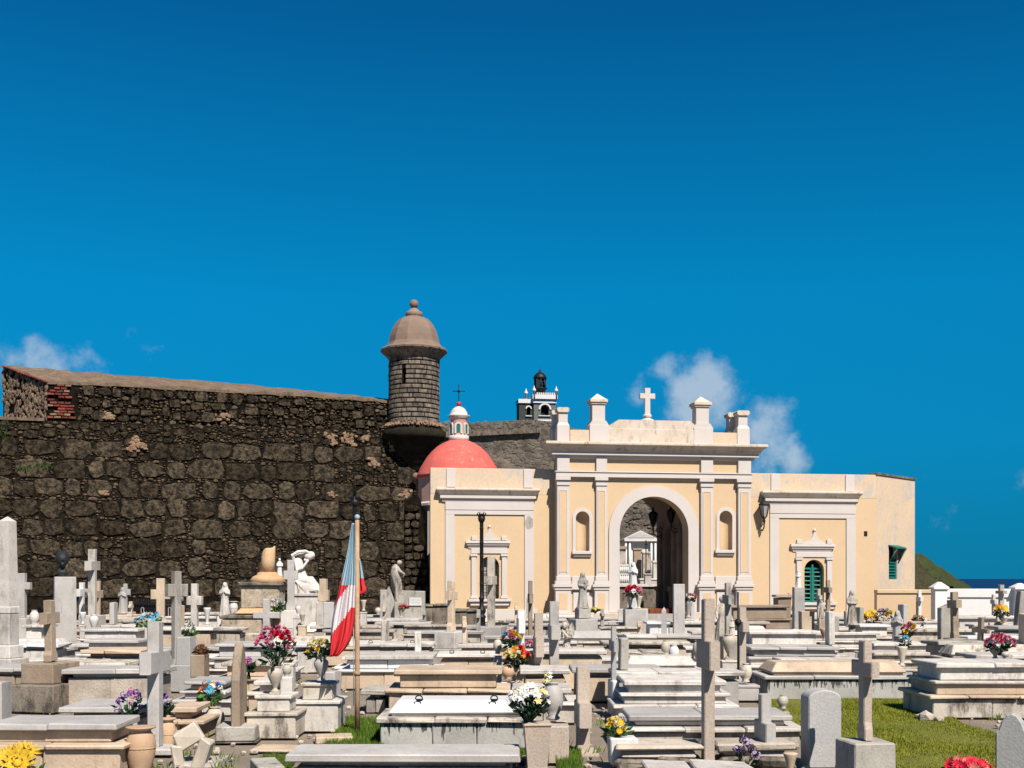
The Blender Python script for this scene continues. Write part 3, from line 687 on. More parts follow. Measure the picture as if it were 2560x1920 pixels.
# ---------------- lighthouse
LD = 230.0; lx = W(1368, LD); lh = empty('lighthouse', 'small grey castellated lighthouse with white trim and a black lantern room', 'lighthouse', (lx, LD, 0), radians(8))
lm = LD / F
def LX(X): return (X - 1368) * lm
def LZ(Y): return ZP(Y, LD)
def lbox(X0, X1, Y0, Y1, y0, y1, m, name, lab=None, ob=None):
    b = (ob or MB()); b.box(LX(X0), LX(X1), y0, y1, LZ(Y1), LZ(Y0))
    if ob is None: part(name, b, m, lh, label=lab)
    return b
def arch_wall(b, x0, x1, z0, z1, xc, r, zs, zb, y0, y1, n=14):
    """rectangular wall panel with an arched hole (springing zs, bottom zb)"""
    b.box(x0, xc - r, y0, y1, z0, z1); b.box(xc + r, x1, y0, y1, z0, z1)
    if zb > z0 + 1e-4: b.box(xc - r, xc + r, y0, y1, z0, zb)
    pts = [(xc + r * cos(pi - pi * i / n), zs + r * sin(pi * i / n)) for i in range(n + 1)]
    for i in range(n):
        (a, za), (c, zc) = pts[i], pts[i + 1]
        b.add([(a, y0, za), (c, y0, zc), (c, y0, z1), (a, y0, z1), (a, y1, za), (c, y1, zc), (c, y1, z1), (a, y1, z1)],
              [(0, 1, 2, 3), (7, 6, 5, 4), (4, 5, 1, 0), (3, 2, 6, 7)])
def arch_frame(b, xc, ri, ro, zs, zb, y0, y1, n=20, bottom=False):
    o = [(xc - ro, zb)] + [(xc - ro * cos(pi * i / n), zs + ro * sin(pi * i / n)) for i in range(n + 1)] + [(xc + ro, zb)]
    q = [(xc - ri, zb)] + [(xc - ri * cos(pi * i / n), zs + ri * sin(pi * i / n)) for i in range(n + 1)] + [(xc + ri, zb)]
    m_ = len(o); vs = [(x, y0, z) for x, z in o] + [(x, y0, z) for x, z in q] + [(x, y1, z) for x, z in o] + [(x, y1, z) for x, z in q]; fs = []
    for i in range(m_ - 1):
        fs += [(i, m_ + i, m_ + i + 1, i + 1), (2 * m_ + i, i, i + 1, 2 * m_ + i + 1), (m_ + i, 3 * m_ + i, 3 * m_ + i + 1, m_ + i + 1), (2 * m_ + i, 2 * m_ + i + 1, 3 * m_ + i + 1, 3 * m_ + i)]
    fs += [(0, 2 * m_, 3 * m_, m_), (m_ - 1, 2 * m_ - 1, 4 * m_ - 1, 3 * m_ - 1)]
    b.add(vs, fs)
b = MB(); arch_wall(b, LX(1334), LX(1389), LZ(1260), LZ(1002), LX(1362), 10 * lm, LZ(1024), LZ(1038), 0, .8); b.box(LX(1334), LX(1389), 4.5, 5, LZ(1260), LZ(1002)); b.box(LX(1334), LX(1334) + .5, .8, 4.5, LZ(1260), LZ(1002)); b.box(LX(1389) - .5, LX(1389), .8, 4.5, LZ(1260), LZ(1002)); part('tower_wall', b, 'lhgrey', lh)
b = MB(); b.box(LX(1345), LX(1380), 1.0, 1.1, LZ(1050), LZ(1005)); part('window', b, 'voidm', lh)
b = MB(); arch_frame(b, LX(1362), 12 * lm, 16 * lm, LZ(1024), LZ(1024), -.25, 0, 12); part('window_arch', b, 'clean', lh)
b = MB(); b.box(LX(1346), LX(1377), -.3, 0, LZ(1041), LZ(1039)); part('window_sill', b, 'clean', lh)
lbox(1344, 1389.5, 1049, 1053, -.2, 5, 'clean', 'string_course')
b = MB(); arch_wall(b, LX(1298), LX(1333.6), LZ(1260), LZ(998), LX(1322), 4.5 * lm, LZ(1022), LZ(1037), .6, 1.2); b.box(LX(1298), LX(1333.6), 3.5, 4, LZ(1260), LZ(998)); b.box(LX(1298), LX(1298) + .4, 1.2, 3.5, LZ(1260), LZ(998)); part('turret_wall', b, 'lhgreen', lh)
b = MB(); arch_frame(b, LX(1322), 5 * lm, 8 * lm, LZ(1022), LZ(1022), .35, .6, 10); part('window_arch', b, 'clean', lh)
b = MB(); b.box(LX(1314), LX(1330), .3, .6, LZ(1041), LZ(1039)); part('window_sill', b, 'clean', lh)
lbox(1296, 1334, 998, 1008, .3, 4.2, 'clean', 'cornice'); lbox(1332, 1391, 999, 1008, -.3, 5.3, 'clean', 'cornice'); lbox(1330, 1393, 988, 998.7, -.7, 5.7, 'clean', 'parapet')
for i in range(9): lbox(1340 + i * 5.4, 1343.4 + i * 5.4, 983, 987.7, -.7, 0, 'clean', 'merlon')
for X, y0, tp in ((1334, -.9, 980), (1390, -.9, 980), (1316, .3, 985), (1371, 4.5, 986)):
    b = MB(); b.lathe([(3.4 * lm, LZ(999)), (3.4 * lm, LZ(tp)), (5 * lm, LZ(tp - 1)), (4.6 * lm, LZ(tp - 4)), (1.2 * lm, LZ(tp - 10)), (.6 * lm, LZ(tp - 14))], n=10, cx=LX(X), cy=y0 + .4); part('pinnacle', b, 'clean', lh)
b = MB(); b.lathe([(14 * lm, LZ(986)), (14 * lm, LZ(969)), (19 * lm, LZ(968)), (19 * lm, LZ(966.5))], n=12, cx=LX(1355), cy=2.5); part('gallery', b, 'iron', lh)
b = MB()
for i in range(8):
    a = 2 * pi * i / 8; b.tube([(LX(1355) + 13.5 * lm * cos(a), 2.5 + 13.5 * lm * sin(a), LZ(967)), (LX(1355) + 13.5 * lm * cos(a), 2.5 + 13.5 * lm * sin(a), LZ(944))], .14, 5)
    a2 = 2 * pi * (i + 1) / 8
    for Y in (950, 958): b.tube([(LX(1355) + 13.5 * lm * cos(a), 2.5 + 13.5 * lm * sin(a), LZ(Y)), (LX(1355) + 13.5 * lm * cos(a2), 2.5 + 13.5 * lm * sin(a2), LZ(Y))], .1, 4)
b.lathe([(6 * lm, LZ(967)), (7 * lm, LZ(955)), (5 * lm, LZ(946))], n=8, cx=LX(1353), cy=2.5); b.box(LX(1343), LX(1354), 1.5, 3.5, LZ(967), LZ(944)); part('lantern_frame', b, 'iron', lh)
b = MB(); b.lathe([(14.5 * lm, LZ(945)), (17 * lm, LZ(942)), (17 * lm, LZ(939)), (15 * lm, LZ(934)), (9 * lm, LZ(928)), (4 * lm, LZ(925)), (2 * lm, LZ(923)), (3 * lm, LZ(921)), (1 * lm, LZ(918)), (.5 * lm, LZ(910))], n=14, cx=LX(1355), cy=2.5); part('lantern_roof', b, 'iron', lh)

# ================================================================= GATEHOUSE AND WINGS
TH = radians(8.5); P0 = Vector((W(1632, 48), 48.0, 0)); CT, ST = cos(TH), sin(TH)
def UF(X, v=0.0):
    k = (X - CX) / F; return (k * (P0.y + v * CT) - P0.x + v * ST) / (CT - k * ST)
def ZF(X, Y, v=0.0):
    yw = P0.y + UF(X, v) * ST + v * CT; return H - (Y - HY) * yw / F
g = empty('cemetery_gatehouse', 'cream and white arched gatehouse crowned by a stone cross and pinnacles', 'gatehouse', P0, TH)
REF = 1632
def fb(b, X0, X1, Y0, Y1, v0, v1, c=.012, ref=None, t=None):
    rf = ref or REF; b.box(UF(X0, v0), UF(X1, v0), v0, v1, ZF(rf, Y1, v0), ZF(rf, Y0, v0), c, 0, t); return b
def gp(name, X0, X1, Y0, Y1, v0, v1, m, c=.012, parent=None, ref=None, label=None):
    return part(name, fb(MB(), X0, X1, Y0, Y1, v0, v1, c, ref), m, parent or g, label=label)
# heights below are read at column 1632
uc = UF(1634.5); ri_ = UF(1720) - uc; ro_ = UF(1746) - uc; zs_ = ZF(REF, 1330); ztop = ZF(REF, 1150); GB = ZF(REF, 1536)
b = MB(); TK = .75
def niche_strip(b, X0, X1, Xc, rpx, Ys, Yb):
    r = rpx * (UF(Xc + 1) - UF(Xc)); arch_wall(b, UF(X0), UF(X1), 0, ztop, UF(Xc), r, ZF(REF, Ys), ZF(REF, Yb), 0, TK, 12); return r
arch_wall(b, UF(1500), UF(1768), 0, ztop, uc, ri_, zs_, .0, 0, TK, 24)
rn = niche_strip(b, 1393, 1500, 1456, 17, 1297, 1378); rn2 = niche_strip(b, 1768, 1877, 1814, 16, 1292, 1374)
part('wall', b, 'cream', g)
def niche(Xc, rpx, Ys, Yb):
    r = rpx * (UF(Xc + 1) - UF(Xc)); u = UF(Xc); zs, zb = ZF(REF, Ys), ZF(REF, Yb); b = MB(); n = 12; vs = []; fs = []
    rows_ = [(zb, 1, 0), (zs, 1, 0)] + [(zs, cos(pi / 2 * i / 6), sin(pi / 2 * i / 6)) for i in range(1, 7)]
    dp = .62
    for z, k, s_ in rows_:
        for i in range(n + 1):
            a = pi * i / n; vs.append((u - r * cos(a) * (k if s_ == 0 else k) , .004 + r * dp * sin(a) * k * 1.9, z + r * s_))
    for j in range(len(rows_) - 1):
        for i in range(n): fs.append((j * (n + 1) + i, j * (n + 1) + i + 1, (j + 1) * (n + 1) + i + 1, (j + 1) * (n + 1) + i))
    fs.append(tuple(range(n + 1))[::-1]); b.add(vs, fs, False); part('niche', b, 'cream', g)
    b = MB(); arch_frame(b, u, r, r + 8 * (UF(1640) - UF(1639)), zs, zb, -.05, 0, 16); part('niche_frame', b, 'trim', g)
    gp('niche_sill', Xc - 25, Xc + 25, Yb, Yb + 8, -.16, 0, 'trim'); gp('niche_sill_moulding', Xc - 22, Xc + 22, Yb + 8, Yb + 14, -.09, 0, 'trim')
niche(1456, 17, 1297, 1378); niche(1814, 16, 1292, 1374)
b = MB(); arch_frame(b, uc, ri_, ro_, zs_, ZF(REF, 1530), -.07, .0, 32); part('arch_moulding', b, 'trim', g, label='broad white band framing the arch')
pil = [(1393, 1424), (1491, 1518), (1753, 1783), (1846, 1878)]
for i, (a, c) in enumerate(pil):
    pp = part('pilaster', fb(MB(), a, c, 1216, 1452, -.16, 0), 'trim', g)
    # framed cream panel
    w_ = (c - a) * .23
    part('pilaster_panel', fb(MB(), a + w_, c - w_, 1229, 1430, -.175, -.158, 0), 'cream', pp)
    b = MB(); fb(b, a + w_ - 2, a + w_, 1227, 1432, -.19, -.155, 0); fb(b, c - w_, c - w_ + 2, 1227, 1432, -.19, -.155, 0); fb(b, a + w_, c - w_, 1227, 1229, -.189, -.155, 0); part('panel_moulding', b, 'trim', pp)
    b = MB(); fb(b, a - 3, c + 3, 1195, 1203, -.27, 0); fb(b, a - 1, c + 1, 1203, 1216, -.20, 0); part('capital', b, 'trim', g)
    b = MB(); fb(b, a - 2, c + 2, 1440, 1452, -.20, 0); fb(b, a - 5, c + 5, 1452, 1461, -.25, 0); part('pilaster_base', b, 'trim', g)
    b = MB(); fb(b, a - 9, c + 9, 1461, 1468, -.36, 0); fb(b, a - 6, c + 6, 1468, 1475, -.31, 0); part('pedestal_cornice', b, 'trim', g)
    pd = part('pedestal', fb(MB(), a - 4, c + 4, 1475, 1532, -.27, 0), 'trim', g)
    part('pedestal_panel', fb(MB(), a + 5, c - 5, 1483, 1522, -.28, -.268, 0), 'cream', pd)
    gp('frieze_block', a, c, 1143, 1180, -.14, 0, 'trim')
# plinth zone between pilasters
for a, c in ((1430, 1486), (1789, 1840)):
    gp('dado_band', a, c, 1441, 1462, -.10, 0, 'trim'); gp('dado_cornice', a - 2, c + 2, 1462, 1474, -.16, 0, 'trim'); gp('dado_panel', a + 3, c - 3, 1481, 1526, -.06, 0, 'trim')
b = MB(); fb(b, 1388, 1882, 1180, 1183, -.21, 0); fb(b, 1390, 1880, 1183, 1195, -.17, 0); part('entablature', b, 'trim', g)
# main cornice: profile swept with mitred ends
def cornice(b, X0, X1, prof, ref=None, back=None, vback=0.0):
    """prof: (out, Y) from top to bottom; the ends return to the wall"""
    rf = ref or REF; u0, u1 = UF(X0), UF(X1); vs = []; fs = []; n = len(prof)
    bk = back if back is not None else vback
    for o, Y in prof:
        z = ZF(rf, Y); vs += [(u0 - o, bk, z), (u0 - o, vback - o, z), (u1 + o, vback - o, z), (u1 + o, bk, z)]
    for i in range(n - 1):
        for k in range(3): fs.append((i * 4 + k, (i + 1) * 4 + k, (i + 1) * 4 + k + 1, i * 4 + k + 1))
    fs.append((0, 1, 2, 3)); q = (n - 1) * 4; fs.append((q + 3, q + 2, q + 1, q)); b.add(vs, fs)
b = MB(); cornice(b, 1393, 1877, [(.53, 1110), (.56, 1112), (.56, 1116.5), (.50, 1118), (.36, 1126), (.30, 1132), (.25, 1133)], back=TK); part('cornice', b, 'trimold', g)
b = MB(); cornice(b, 1393, 1877, [(.26, 1132.8), (.26, 1141), (.13, 1142), (.10, 1149), (.02, 1150)], back=TK); part('cornice_fillet', b, 'trim', g)
part('wall_head', fb(MB(), 1393, 1877, 1109.5, 1150, .0, TK, 0), 'trimold', g)
# attic
gp('attic_block', 1491, 1782, 1073, 1109.4, .02, TK, 'trimold')
b = MB(); zz = ZF(REF, 1073); b.prism([(UF(1512), zz), (UF(1752), zz), (UF(1727), ZF(REF, 1050)), (UF(1548), ZF(REF, 1050))], .06, TK - .04); part('attic_mound', b, 'trimold', g)
gp('attic_side', 1425, 1490.5, 1078, 1109.4, .06, TK - .06, 'creamold'); gp('attic_side', 1782.5, 1843, 1078, 1109.4, .06, TK - .06, 'creamold')
def pinn(X, hw, Yb, name='pinnacle', v=.02, rf=None, dep=None, ybase=1109.4):
    b = MB(); u = UF(X, v); s = (UF(X + 1, v) - UF(X, v)); dep = dep or hw * 2 * s; z = lambda y: ZF(rf or X, y, v)
    return b, u, s, z
for X in (1498.5, 1759):  # pyramidal ones
    dY = (X - 1498.5) * .028; pp = empty('pinnacle', None, None, (0, 0, 0)); pp.parent = g
    Z = lambda y: ZF(X, y + dY); s = UF(X + 1) - UF(X); u = UF(X); h = 24 * s
    b = MB(); b.box(u - h, u + h, .0, 2 * h, Z(1104 if X < 1600 else 1104), Z(1062), .01); b.prism([(u - h, Z(1062)), (u + h, Z(1062)), (u + 17 * s, Z(1051)), (u - 17 * s, Z(1051))], .02, 2 * h - .02); part('pinnacle_base', b, 'trim', pp)
    b = MB(); b.box(u - 16 * s, u + 16 * s, h - 16 * s, h + 16 * s, Z(1052), Z(1009), .01); part('pinnacle_shaft', b, 'trim', pp)
    b = MB(); b.box(u - 19 * s, u + 19 * s, h - 19 * s, h + 19 * s, Z(1009), Z(1004.5), .005); b.box(u - 22 * s, u + 22 * s, h - 22 * s, h + 22 * s, Z(1004.5), Z(997), .01)
    b.add([(u - 20 * s, h - 20 * s, Z(997)), (u + 20 * s, h - 20 * s, Z(997)), (u + 20 * s, h + 20 * s, Z(997)), (u - 20 * s, h + 20 * s, Z(997)), (u, h, Z(980))], [(0, 1, 4), (1, 2, 4), (2, 3, 4), (3, 0, 4)]); part('pinnacle_cap', b, 'trimold', pp)
def post(X, v, dY=0.0):
    pp = empty('corner_post', None, None, (0, 0, 0)); pp.parent = g
    Z = lambda y: ZF(X, y + dY, v); s = UF(X + 1, v) - UF(X, v); u = UF(X, v); h = 15.5 * s; c = v + h
    b = MB(); b.box(u - h, u + h, c - h, c + h, Z(1107), Z(1064), .01); vs = [(u - h, c - h, Z(1064)), (u + h, c - h, Z(1064)), (u + h, c + h, Z(1064)), (u - h, c + h, Z(1064))]; k = 11.5 * s
    vs += [(u - k, c - k, Z(1055)), (u + k, c - k, Z(1055)), (u + k, c + k, Z(1055)), (u - k, c + k, Z(1055))]; b.add(vs, [(0, 1, 5, 4), (1, 2, 6, 5), (2, 3, 7, 6), (3, 0, 4, 7)]); part('post_base', b, 'trim', pp)
    b = MB(); b.box(u - k, u + k, c - k, c + k, Z(1055.5), Z(1030), .01); part('post_shaft', b, 'trim', pp)
    b = MB(); b.prism([(u - k, Z(1030)), (u + k, Z(1030)), (u + h, Z(1026)), (u + h, Z(1021)), (u + h * .8, Z(1018)), (u - h * .8, Z(1018)), (u - h, Z(1021)), (u - h, Z(1026))], c - h, c + h); part('post_cap', b, 'trimold', pp)
post(1408.5, .02, 0); post(1859, .02, 8); post(1395 , TK - .05, 7); post(1836, TK - .05, 13)
# roof cross
rc = empty('roof_cross', None, None, (0, 0, 0)); rc.parent = g
u = UF(1624); s = UF(1625) - UF(1624); b = MB()
Z = lambda y: ZF(1624, y)
pts = [(-7, 1036), (7, 1036), (6.5, 994), (19, 994.5), (19, 980.5), (7, 981), (7, 967), (-7, 967), (-7, 981), (-19, 980.5), (-19, 994.5), (-6.5, 994)]
b.prism([(u + x * s, Z(y)) for x, y in pts], .3, .46, c=.015); part('cross', b, 'trim', rc)
b = MB(); b.lathe([(18 * s, Z(1050)), (16 * s, Z(1047)), (8 * s, Z(1043)), (7 * s, Z(1041)), (12 * s, Z(1038)), (10 * s, Z(1034)), (5 * s, Z(1032))], n=14, cx=u, cy=.38); part('cross_foot', b, 'trim', rc)
# platform, steps
gp('platform', 1372, 1552, 1532, 1549, -.75, -.0, 'trimold'); gp('platform_base', 1370, 1553, 1549, 1600, -.72, .0, 'creamold')
gp('platform', 1722, 1890, 1532, 1549, -.75, 0, 'trimold'); gp('platform_base', 1722, 1889, 1549, 1600, -.72, 0, 'creamold')
for i in range(3): gp('step', 1553.5, 1721, 1537 + i * 11, 1600, -.25 - i * .32, -.25 - i * .32 + .6 + (1.0 if i == 0 else 0), 'conc')
# the passage behind the arch: right side wall with two pilasters and an arched doorway, vault, floor
PF = ZF(REF, 1537); ur = uc + ri_ + .12; D = 5.2
b = MB(); b.box(uc - 3.0, ur + .9, TK + .002, 9.5, PF - .3, PF); part('passage_floor', b, 'dark', g)
def sidewall(b, v0, v1, vc, r, zs, zb, z1):  # arched wall in the v-z plane, rotated from arch_wall
    q = MB(); arch_wall(q, v0, v1, zb, z1, vc, r, zs, zb, 0, .4, 12); b.add([(ur + y, x, z) for x, y, z in q.v], [f[::-1] for f in q.f])
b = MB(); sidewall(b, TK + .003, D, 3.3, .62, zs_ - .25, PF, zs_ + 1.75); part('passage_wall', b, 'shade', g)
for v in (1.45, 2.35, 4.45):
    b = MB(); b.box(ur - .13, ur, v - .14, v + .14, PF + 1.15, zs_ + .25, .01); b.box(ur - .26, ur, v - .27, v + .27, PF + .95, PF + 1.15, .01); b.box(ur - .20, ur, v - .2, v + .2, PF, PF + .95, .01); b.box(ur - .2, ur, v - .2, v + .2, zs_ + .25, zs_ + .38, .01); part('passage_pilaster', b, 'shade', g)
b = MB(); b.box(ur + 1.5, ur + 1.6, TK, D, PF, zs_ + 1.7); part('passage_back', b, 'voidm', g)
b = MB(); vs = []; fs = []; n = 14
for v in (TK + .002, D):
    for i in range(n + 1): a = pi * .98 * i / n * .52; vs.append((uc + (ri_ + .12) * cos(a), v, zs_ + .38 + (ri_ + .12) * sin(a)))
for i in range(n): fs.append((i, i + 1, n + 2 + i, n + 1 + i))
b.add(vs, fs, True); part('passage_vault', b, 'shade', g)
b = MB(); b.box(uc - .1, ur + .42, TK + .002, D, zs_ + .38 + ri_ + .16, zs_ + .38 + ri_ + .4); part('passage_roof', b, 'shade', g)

def lantern(parent_label, loc, scale=1.0, rz=0.0, dark=False, side=1):
    t = empty('wall_lantern', parent_label, 'lantern', loc, rz, 'wall lanterns of the gatehouse')
    k = scale
    b = MB(); b.box(-.06, .06, -.03, 0, -.78 * k, -.45 * k, .01); b.tube([(0, 0, -.55 * k), (0, -.2 * k, -.62 * k), (0, -.36 * k, -.5 * k), (0, -.38 * k, -.34 * k)], .025 * k, 7); b.tube([(0, 0, -.48 * k), (0, -.16 * k, -.42 * k), (0, -.36 * k, -.36 * k)], .016 * k, 6); part('bracket', b, 'iron', t)
    b = MB(); b.lathe([(.03 * k, -.36 * k), (.05 * k, -.28 * k), (.03 * k, -.22 * k), (.1 * k, -.12 * k)], n=8, cy=-.38 * k); b.lathe([(.215 * k, .3 * k), (.22 * k, .33 * k), (.14 * k, .42 * k), (.06 * k, .46 * k), (.04 * k, .52 * k), (.06 * k, .56 * k), (.02 * k, .62 * k)], n=6, cy=-.38 * k, sm=False)
    for i in range(6):
        a = pi / 3 * i; b.tube([(.1 * k * cos(a), -.38 * k + .1 * k * sin(a), -.12 * k), (.2 * k * cos(a), -.38 * k + .2 * k * sin(a), .31 * k)], .012 * k, 5)
    part('frame', b, 'iron', t)
    b = MB(); b.lathe([(.085 * k, -.11 * k), (.185 * k, .3 * k)], n=6, cy=-.38 * k, sm=False); part('glass', b, 'iron' if dark else 'glass', t)
    return t
def gl(u, v, z): return (P0.x + u * CT - v * ST, P0.y + u * ST + v * CT, z)
lantern('black lantern with pale glass on the cream wall right of the gatehouse', gl(UF(1902, .3), .34, ZF(1902, 1284)), 1.15, TH)
lantern('dark lantern silhouetted inside the arch, left one beside the mausoleum', gl(UF(1652, 3.0) + .05, 3.0, ZF(1650, 1305, 3.0)), 1.05, TH - pi / 2, True)
lantern('dark lantern inside the arch, right one nearer the archway jamb', gl(UF(1697, 1.45), 1.4, ZF(1690, 1298, 1.5)), .95, TH - pi / 2, True)

# --------------------------------------------------------------- wings
def aedicule(par, Xc, v, r, sh=0.0, dY=0.0):
    """window surround: cornice, ogee gable, two little columns, sill"""
    def q(name, X0, X1, Y0, Y1, o, m='trim', c=.01): return part(name, MB().box(UF(Xc + X0, v), UF(Xc + X1, v), v - o, v, ZF(Xc, Y1 + dY, v), ZF(Xc, Y0 + dY, v), c), m, par)
    e = empty('window_surround', None, None, (0, 0, 0)); e.parent = par; par2 = e
    def q2(name, X0, X1, Y0, Y1, o, m='trim', c=.01): return part(name, MB().box(UF(Xc + X0, v), UF(Xc + X1, v), v - o, v, ZF(Xc, Y1 + dY, v), ZF(Xc, Y0 + dY, v), c), m, e)
    b = MB(); cornice(b, Xc - 46, Xc + 46, [(.16, 1351 + dY), (.17, 1357 + dY), (.12, 1358 + dY), (.12, 1362 + dY), (.06, 1366 + dY), (.03, 1371 + dY)], ref=Xc, vback=v); part('surround_cornice', b, 'trim', e)
    q2('frieze', -46, 46, 1371, 1384, .05)
    q2('block', -45, -32, 1340, 1351, .10); q2('block', 30, 43, 1340, 1351, .10)
    s = UF(Xc + 1, v) - UF(Xc, v); b = MB(); u0 = UF(Xc, v)
    og = [(-30, 1351), (30, 1351), (22, 1347), (13, 1342), (7, 1335), (3.5, 1327), (2.5, 1321), (-2.5, 1321), (-3.5, 1327), (-7, 1335), (-13, 1342), (-22, 1347)]
    b.prism([(u0 + x * s, ZF(Xc, y + dY, v)) for x, y in og], v - .07, v); b.ball((u0, v - .04, ZF(Xc, 1317 + dY, v)), 4.2 * s, 8, 6); part('ogee_gable', b, 'trim', e)
    for a in (-39.5, 36.5):
        b = MB(); b.box(UF(Xc + a - 6, v), UF(Xc + a + 6, v), v - .09, v, ZF(Xc, 1492 + dY, v), ZF(Xc, 1391 + dY, v), .01); b.box(UF(Xc + a - 9, v), UF(Xc + a + 9, v), v - .13, v, ZF(Xc, 1391 + dY, v), ZF(Xc, 1385 + dY, v), .008); b.box(UF(Xc + a - 9, v), UF(Xc + a + 9, v), v - .12, v, ZF(Xc, 1496 + dY, v), ZF(Xc, 1490 + dY, v), .008); part('small_column', b, 'trim', e)
    b = MB(); b.box(UF(Xc - 54, v), UF(Xc + 54, v), v - .20, v, ZF(Xc, 1504 + dY, v), ZF(Xc, 1497 + dY, v), .01); b.box(UF(Xc - 48, v), UF(Xc + 48, v), v - .12, v, ZF(Xc, 1514 + dY, v), ZF(Xc, 1504 + dY, v), .01); part('sill', b, 'trim', e)
    return e
# left wing
VL = .55
lw = empty('flat_roofed_wing', 'cream flat-roofed building with barred arched window left of the gate', 'building', P0, TH)
def wing_front(par, v, XL, XR, Xa, Xb, Xc, Ytop, cx0, cx1, fx0, fx1, oy, mold='cream'):
    zt = ZF(Xc, Ytop, v); rr_ = 24.5 * (UF(Xc + 1, v) - UF(Xc, v))
    b = MB(); arch_wall(b, UF(Xa, v), UF(Xb, v), 0, ZF(Xc, 1236 + oy, v), UF(Xc, v), rr_, ZF(Xc, 1416 + oy, v), ZF(Xc, 1497 + oy, v), v, v + .4, 16)
    b.box(UF(XL, v), UF(Xa, v), v, v + .4, 0, ZF(Xc, 1236 + oy, v)); b.box(UF(Xb, v), UF(XR, v), v, v + .4, 0, ZF(Xc, 1236 + oy, v))
    part('wall', b, 'cream', par)
    part('parapet', MB().box(UF(XL, v), UF(XR, v), v + .0, v + .4, ZF(Xc, 1236 + oy, v), zt, .01), 'creamold', par)
    part('side_wall', MB().box(UF(XL, v) + 1.0, UF(XL, v) + 1.4, v + .4, v + 5, 0, zt - .01), 'cream', par)
    part('side_wall', MB().box(UF(XR, v) - .8, UF(XR, v) - .4, v + .4, v + 5, 0, zt - .01), 'cream', par)
    b = MB(); cornice(b, fx0, fx1, [(.30, 1219 + oy), (.33, 1221 + oy), (.33, 1224 + oy), (.20, 1235 + oy), (.18, 1236 + oy)], ref=Xc, vback=v); part('cornice', b, 'trimold', par)
    b = MB(); cornice(b, fx0, fx1, [(.17, 1236.2 + oy), (.17, 1244 + oy), (.10, 1246 + oy), (.07, 1253 + oy)], ref=Xc, vback=v); part('cornice_fillet', b, 'trim', par)
    def q(name, X0, X1, Y0, Y1, o, m='trim'): return part(name, MB().box(UF(X0, v), UF(X1, v), v - o, v, ZF(Xc, Y1 + oy, v), ZF(Xc, Y0 + oy, v), .008), m, par)
    q('frieze', fx0, fx1, 1253, 1275.5, .07); q('architrave', fx0, fx1, 1276.5, 1287, .055); q('frame_side', fx0, fx0 + 23, 1287.1, 1524, .055); q('frame_side', fx1 - 23, fx1, 1287.1, 1524, .055)
    q('parapet_block', fx0 + 3, fx0 + 25, Ytop - oy + 1, 1218.8, .05, 'trim'); q('parapet_block', fx1 - 25, fx1 - 3, Ytop - oy + 1, 1218.8, .05, 'trim')
    q('plinth', fx0 - 8, fx1 + 8, 1524.2, 1600, .09)
    e = aedicule(par, Xc, v, rr_, dY=oy); return rr_
rrL = wing_front(lw, VL, 1076, 1393, 1190, 1258, 1223.5, 1171, 1094, 1353, 1113, 1334, 0)
part('bare_plaster_patch', MB().prism([(UF(1322 + 11 * cos(a) * q_, VL), ZF(1223, 1306 - 17 * sin(a) * q_, VL)) for a, q_ in [(2 * pi * i / 12, R.uniform(.8, 1.1)) for i in range(12)]], VL - .058, VL - .055), 'conc', lw)
# iron grille
b = MB(); zs2 = ZF(1223, 1416, VL); zb2 = ZF(1223, 1497, VL); uw = UF(1223.5, VL)
for i in range(-3, 4):
    x = uw + i * rrL / 3.6; top = zs2 + sqrt(max(.01, rrL ** 2 - (i * rrL / 3.6) ** 2)); b.tube([(x, VL + .1, zb2), (x, VL + .1, top)], .016, 5)
for z in (zb2 + .15, zb2 + .55, zb2 + .95, zs2, zs2 + .12): b.tube([(uw - rrL, VL + .1, z), (uw + rrL, VL + .1, z)], .014, 5)
part('window_grille', b, 'iron', lw)
b = MB(); b.prism([(uw - rrL, zb2), (uw + rrL, zb2)] + [(uw + rrL * cos(pi * i / 12), zs2 + rrL * sin(pi * i / 12)) for i in range(13)], VL + .36, VL + .38); part('bright_view_sheet', b, 'old', lw, label='pale sheet standing in for the bright outdoors behind the iron bars')  # added pale sheet: its colour stands in for daylight beyond the grille
# right wing
VR = .25
rw = empty('flat_roofed_wing', 'cream flat-roofed building with green shuttered windows right of the gate', 'building', P0, TH)
rrR = wing_front(rw, VR, 1877, 2192, 2000, 2070, 2035.5, 1185, 1909, 2152, 1924, 2138, 9)
uw = UF(2035.5, VR); zs2 = ZF(2035, 1425, VR); zb2 = ZF(2035, 1506, VR)
def shutter(par, u0, u1, z0, z1, v, n=7, lab=None):
    s = part('shutter', MB().box(u0, u0 + .06, v, v + .05, z0, z1, .004).box(u1 - .06, u1, v, v + .05, z0, z1, .004).box(u0 + .06, u1 - .06, v + .002, v + .045, z0, z0 + .08, .004).box(u0 + .06, u1 - .06, v + .002, v + .045, z1 - .08, z1, .004), 'green', par, label=lab)
    for i in range(n):
        z = z0 + .1 + (z1 - z0 - .2) * (i + .5) / n; sl_ = MB().box(u0 + .055, u1 - .055, v + .01, v + .045, z - .03, z + .02); sl_.rot(-.5, 'X', (u0, v + .025, z)); part('slat', sl_, 'green', s)
shutter(rw, uw - rrR + .02, uw - .035, zb2, zs2 + .1, VR + .2, lab='left green louvred shutter'); shutter(rw, uw + .035, uw + rrR - .02, zb2, zs2 + .1, VR + .22)
part('window_post', MB().box(uw - .045, uw + .045, VR + .17, VR + .24, zb2, zs2 + .26, .01), 'green', rw)
b = MB(); b.box(uw - rrR, uw + rrR, VR + .41, VR + .43, zb2 - .1, zs2 + rrR); part('dark_recess', b, 'voidm', rw)
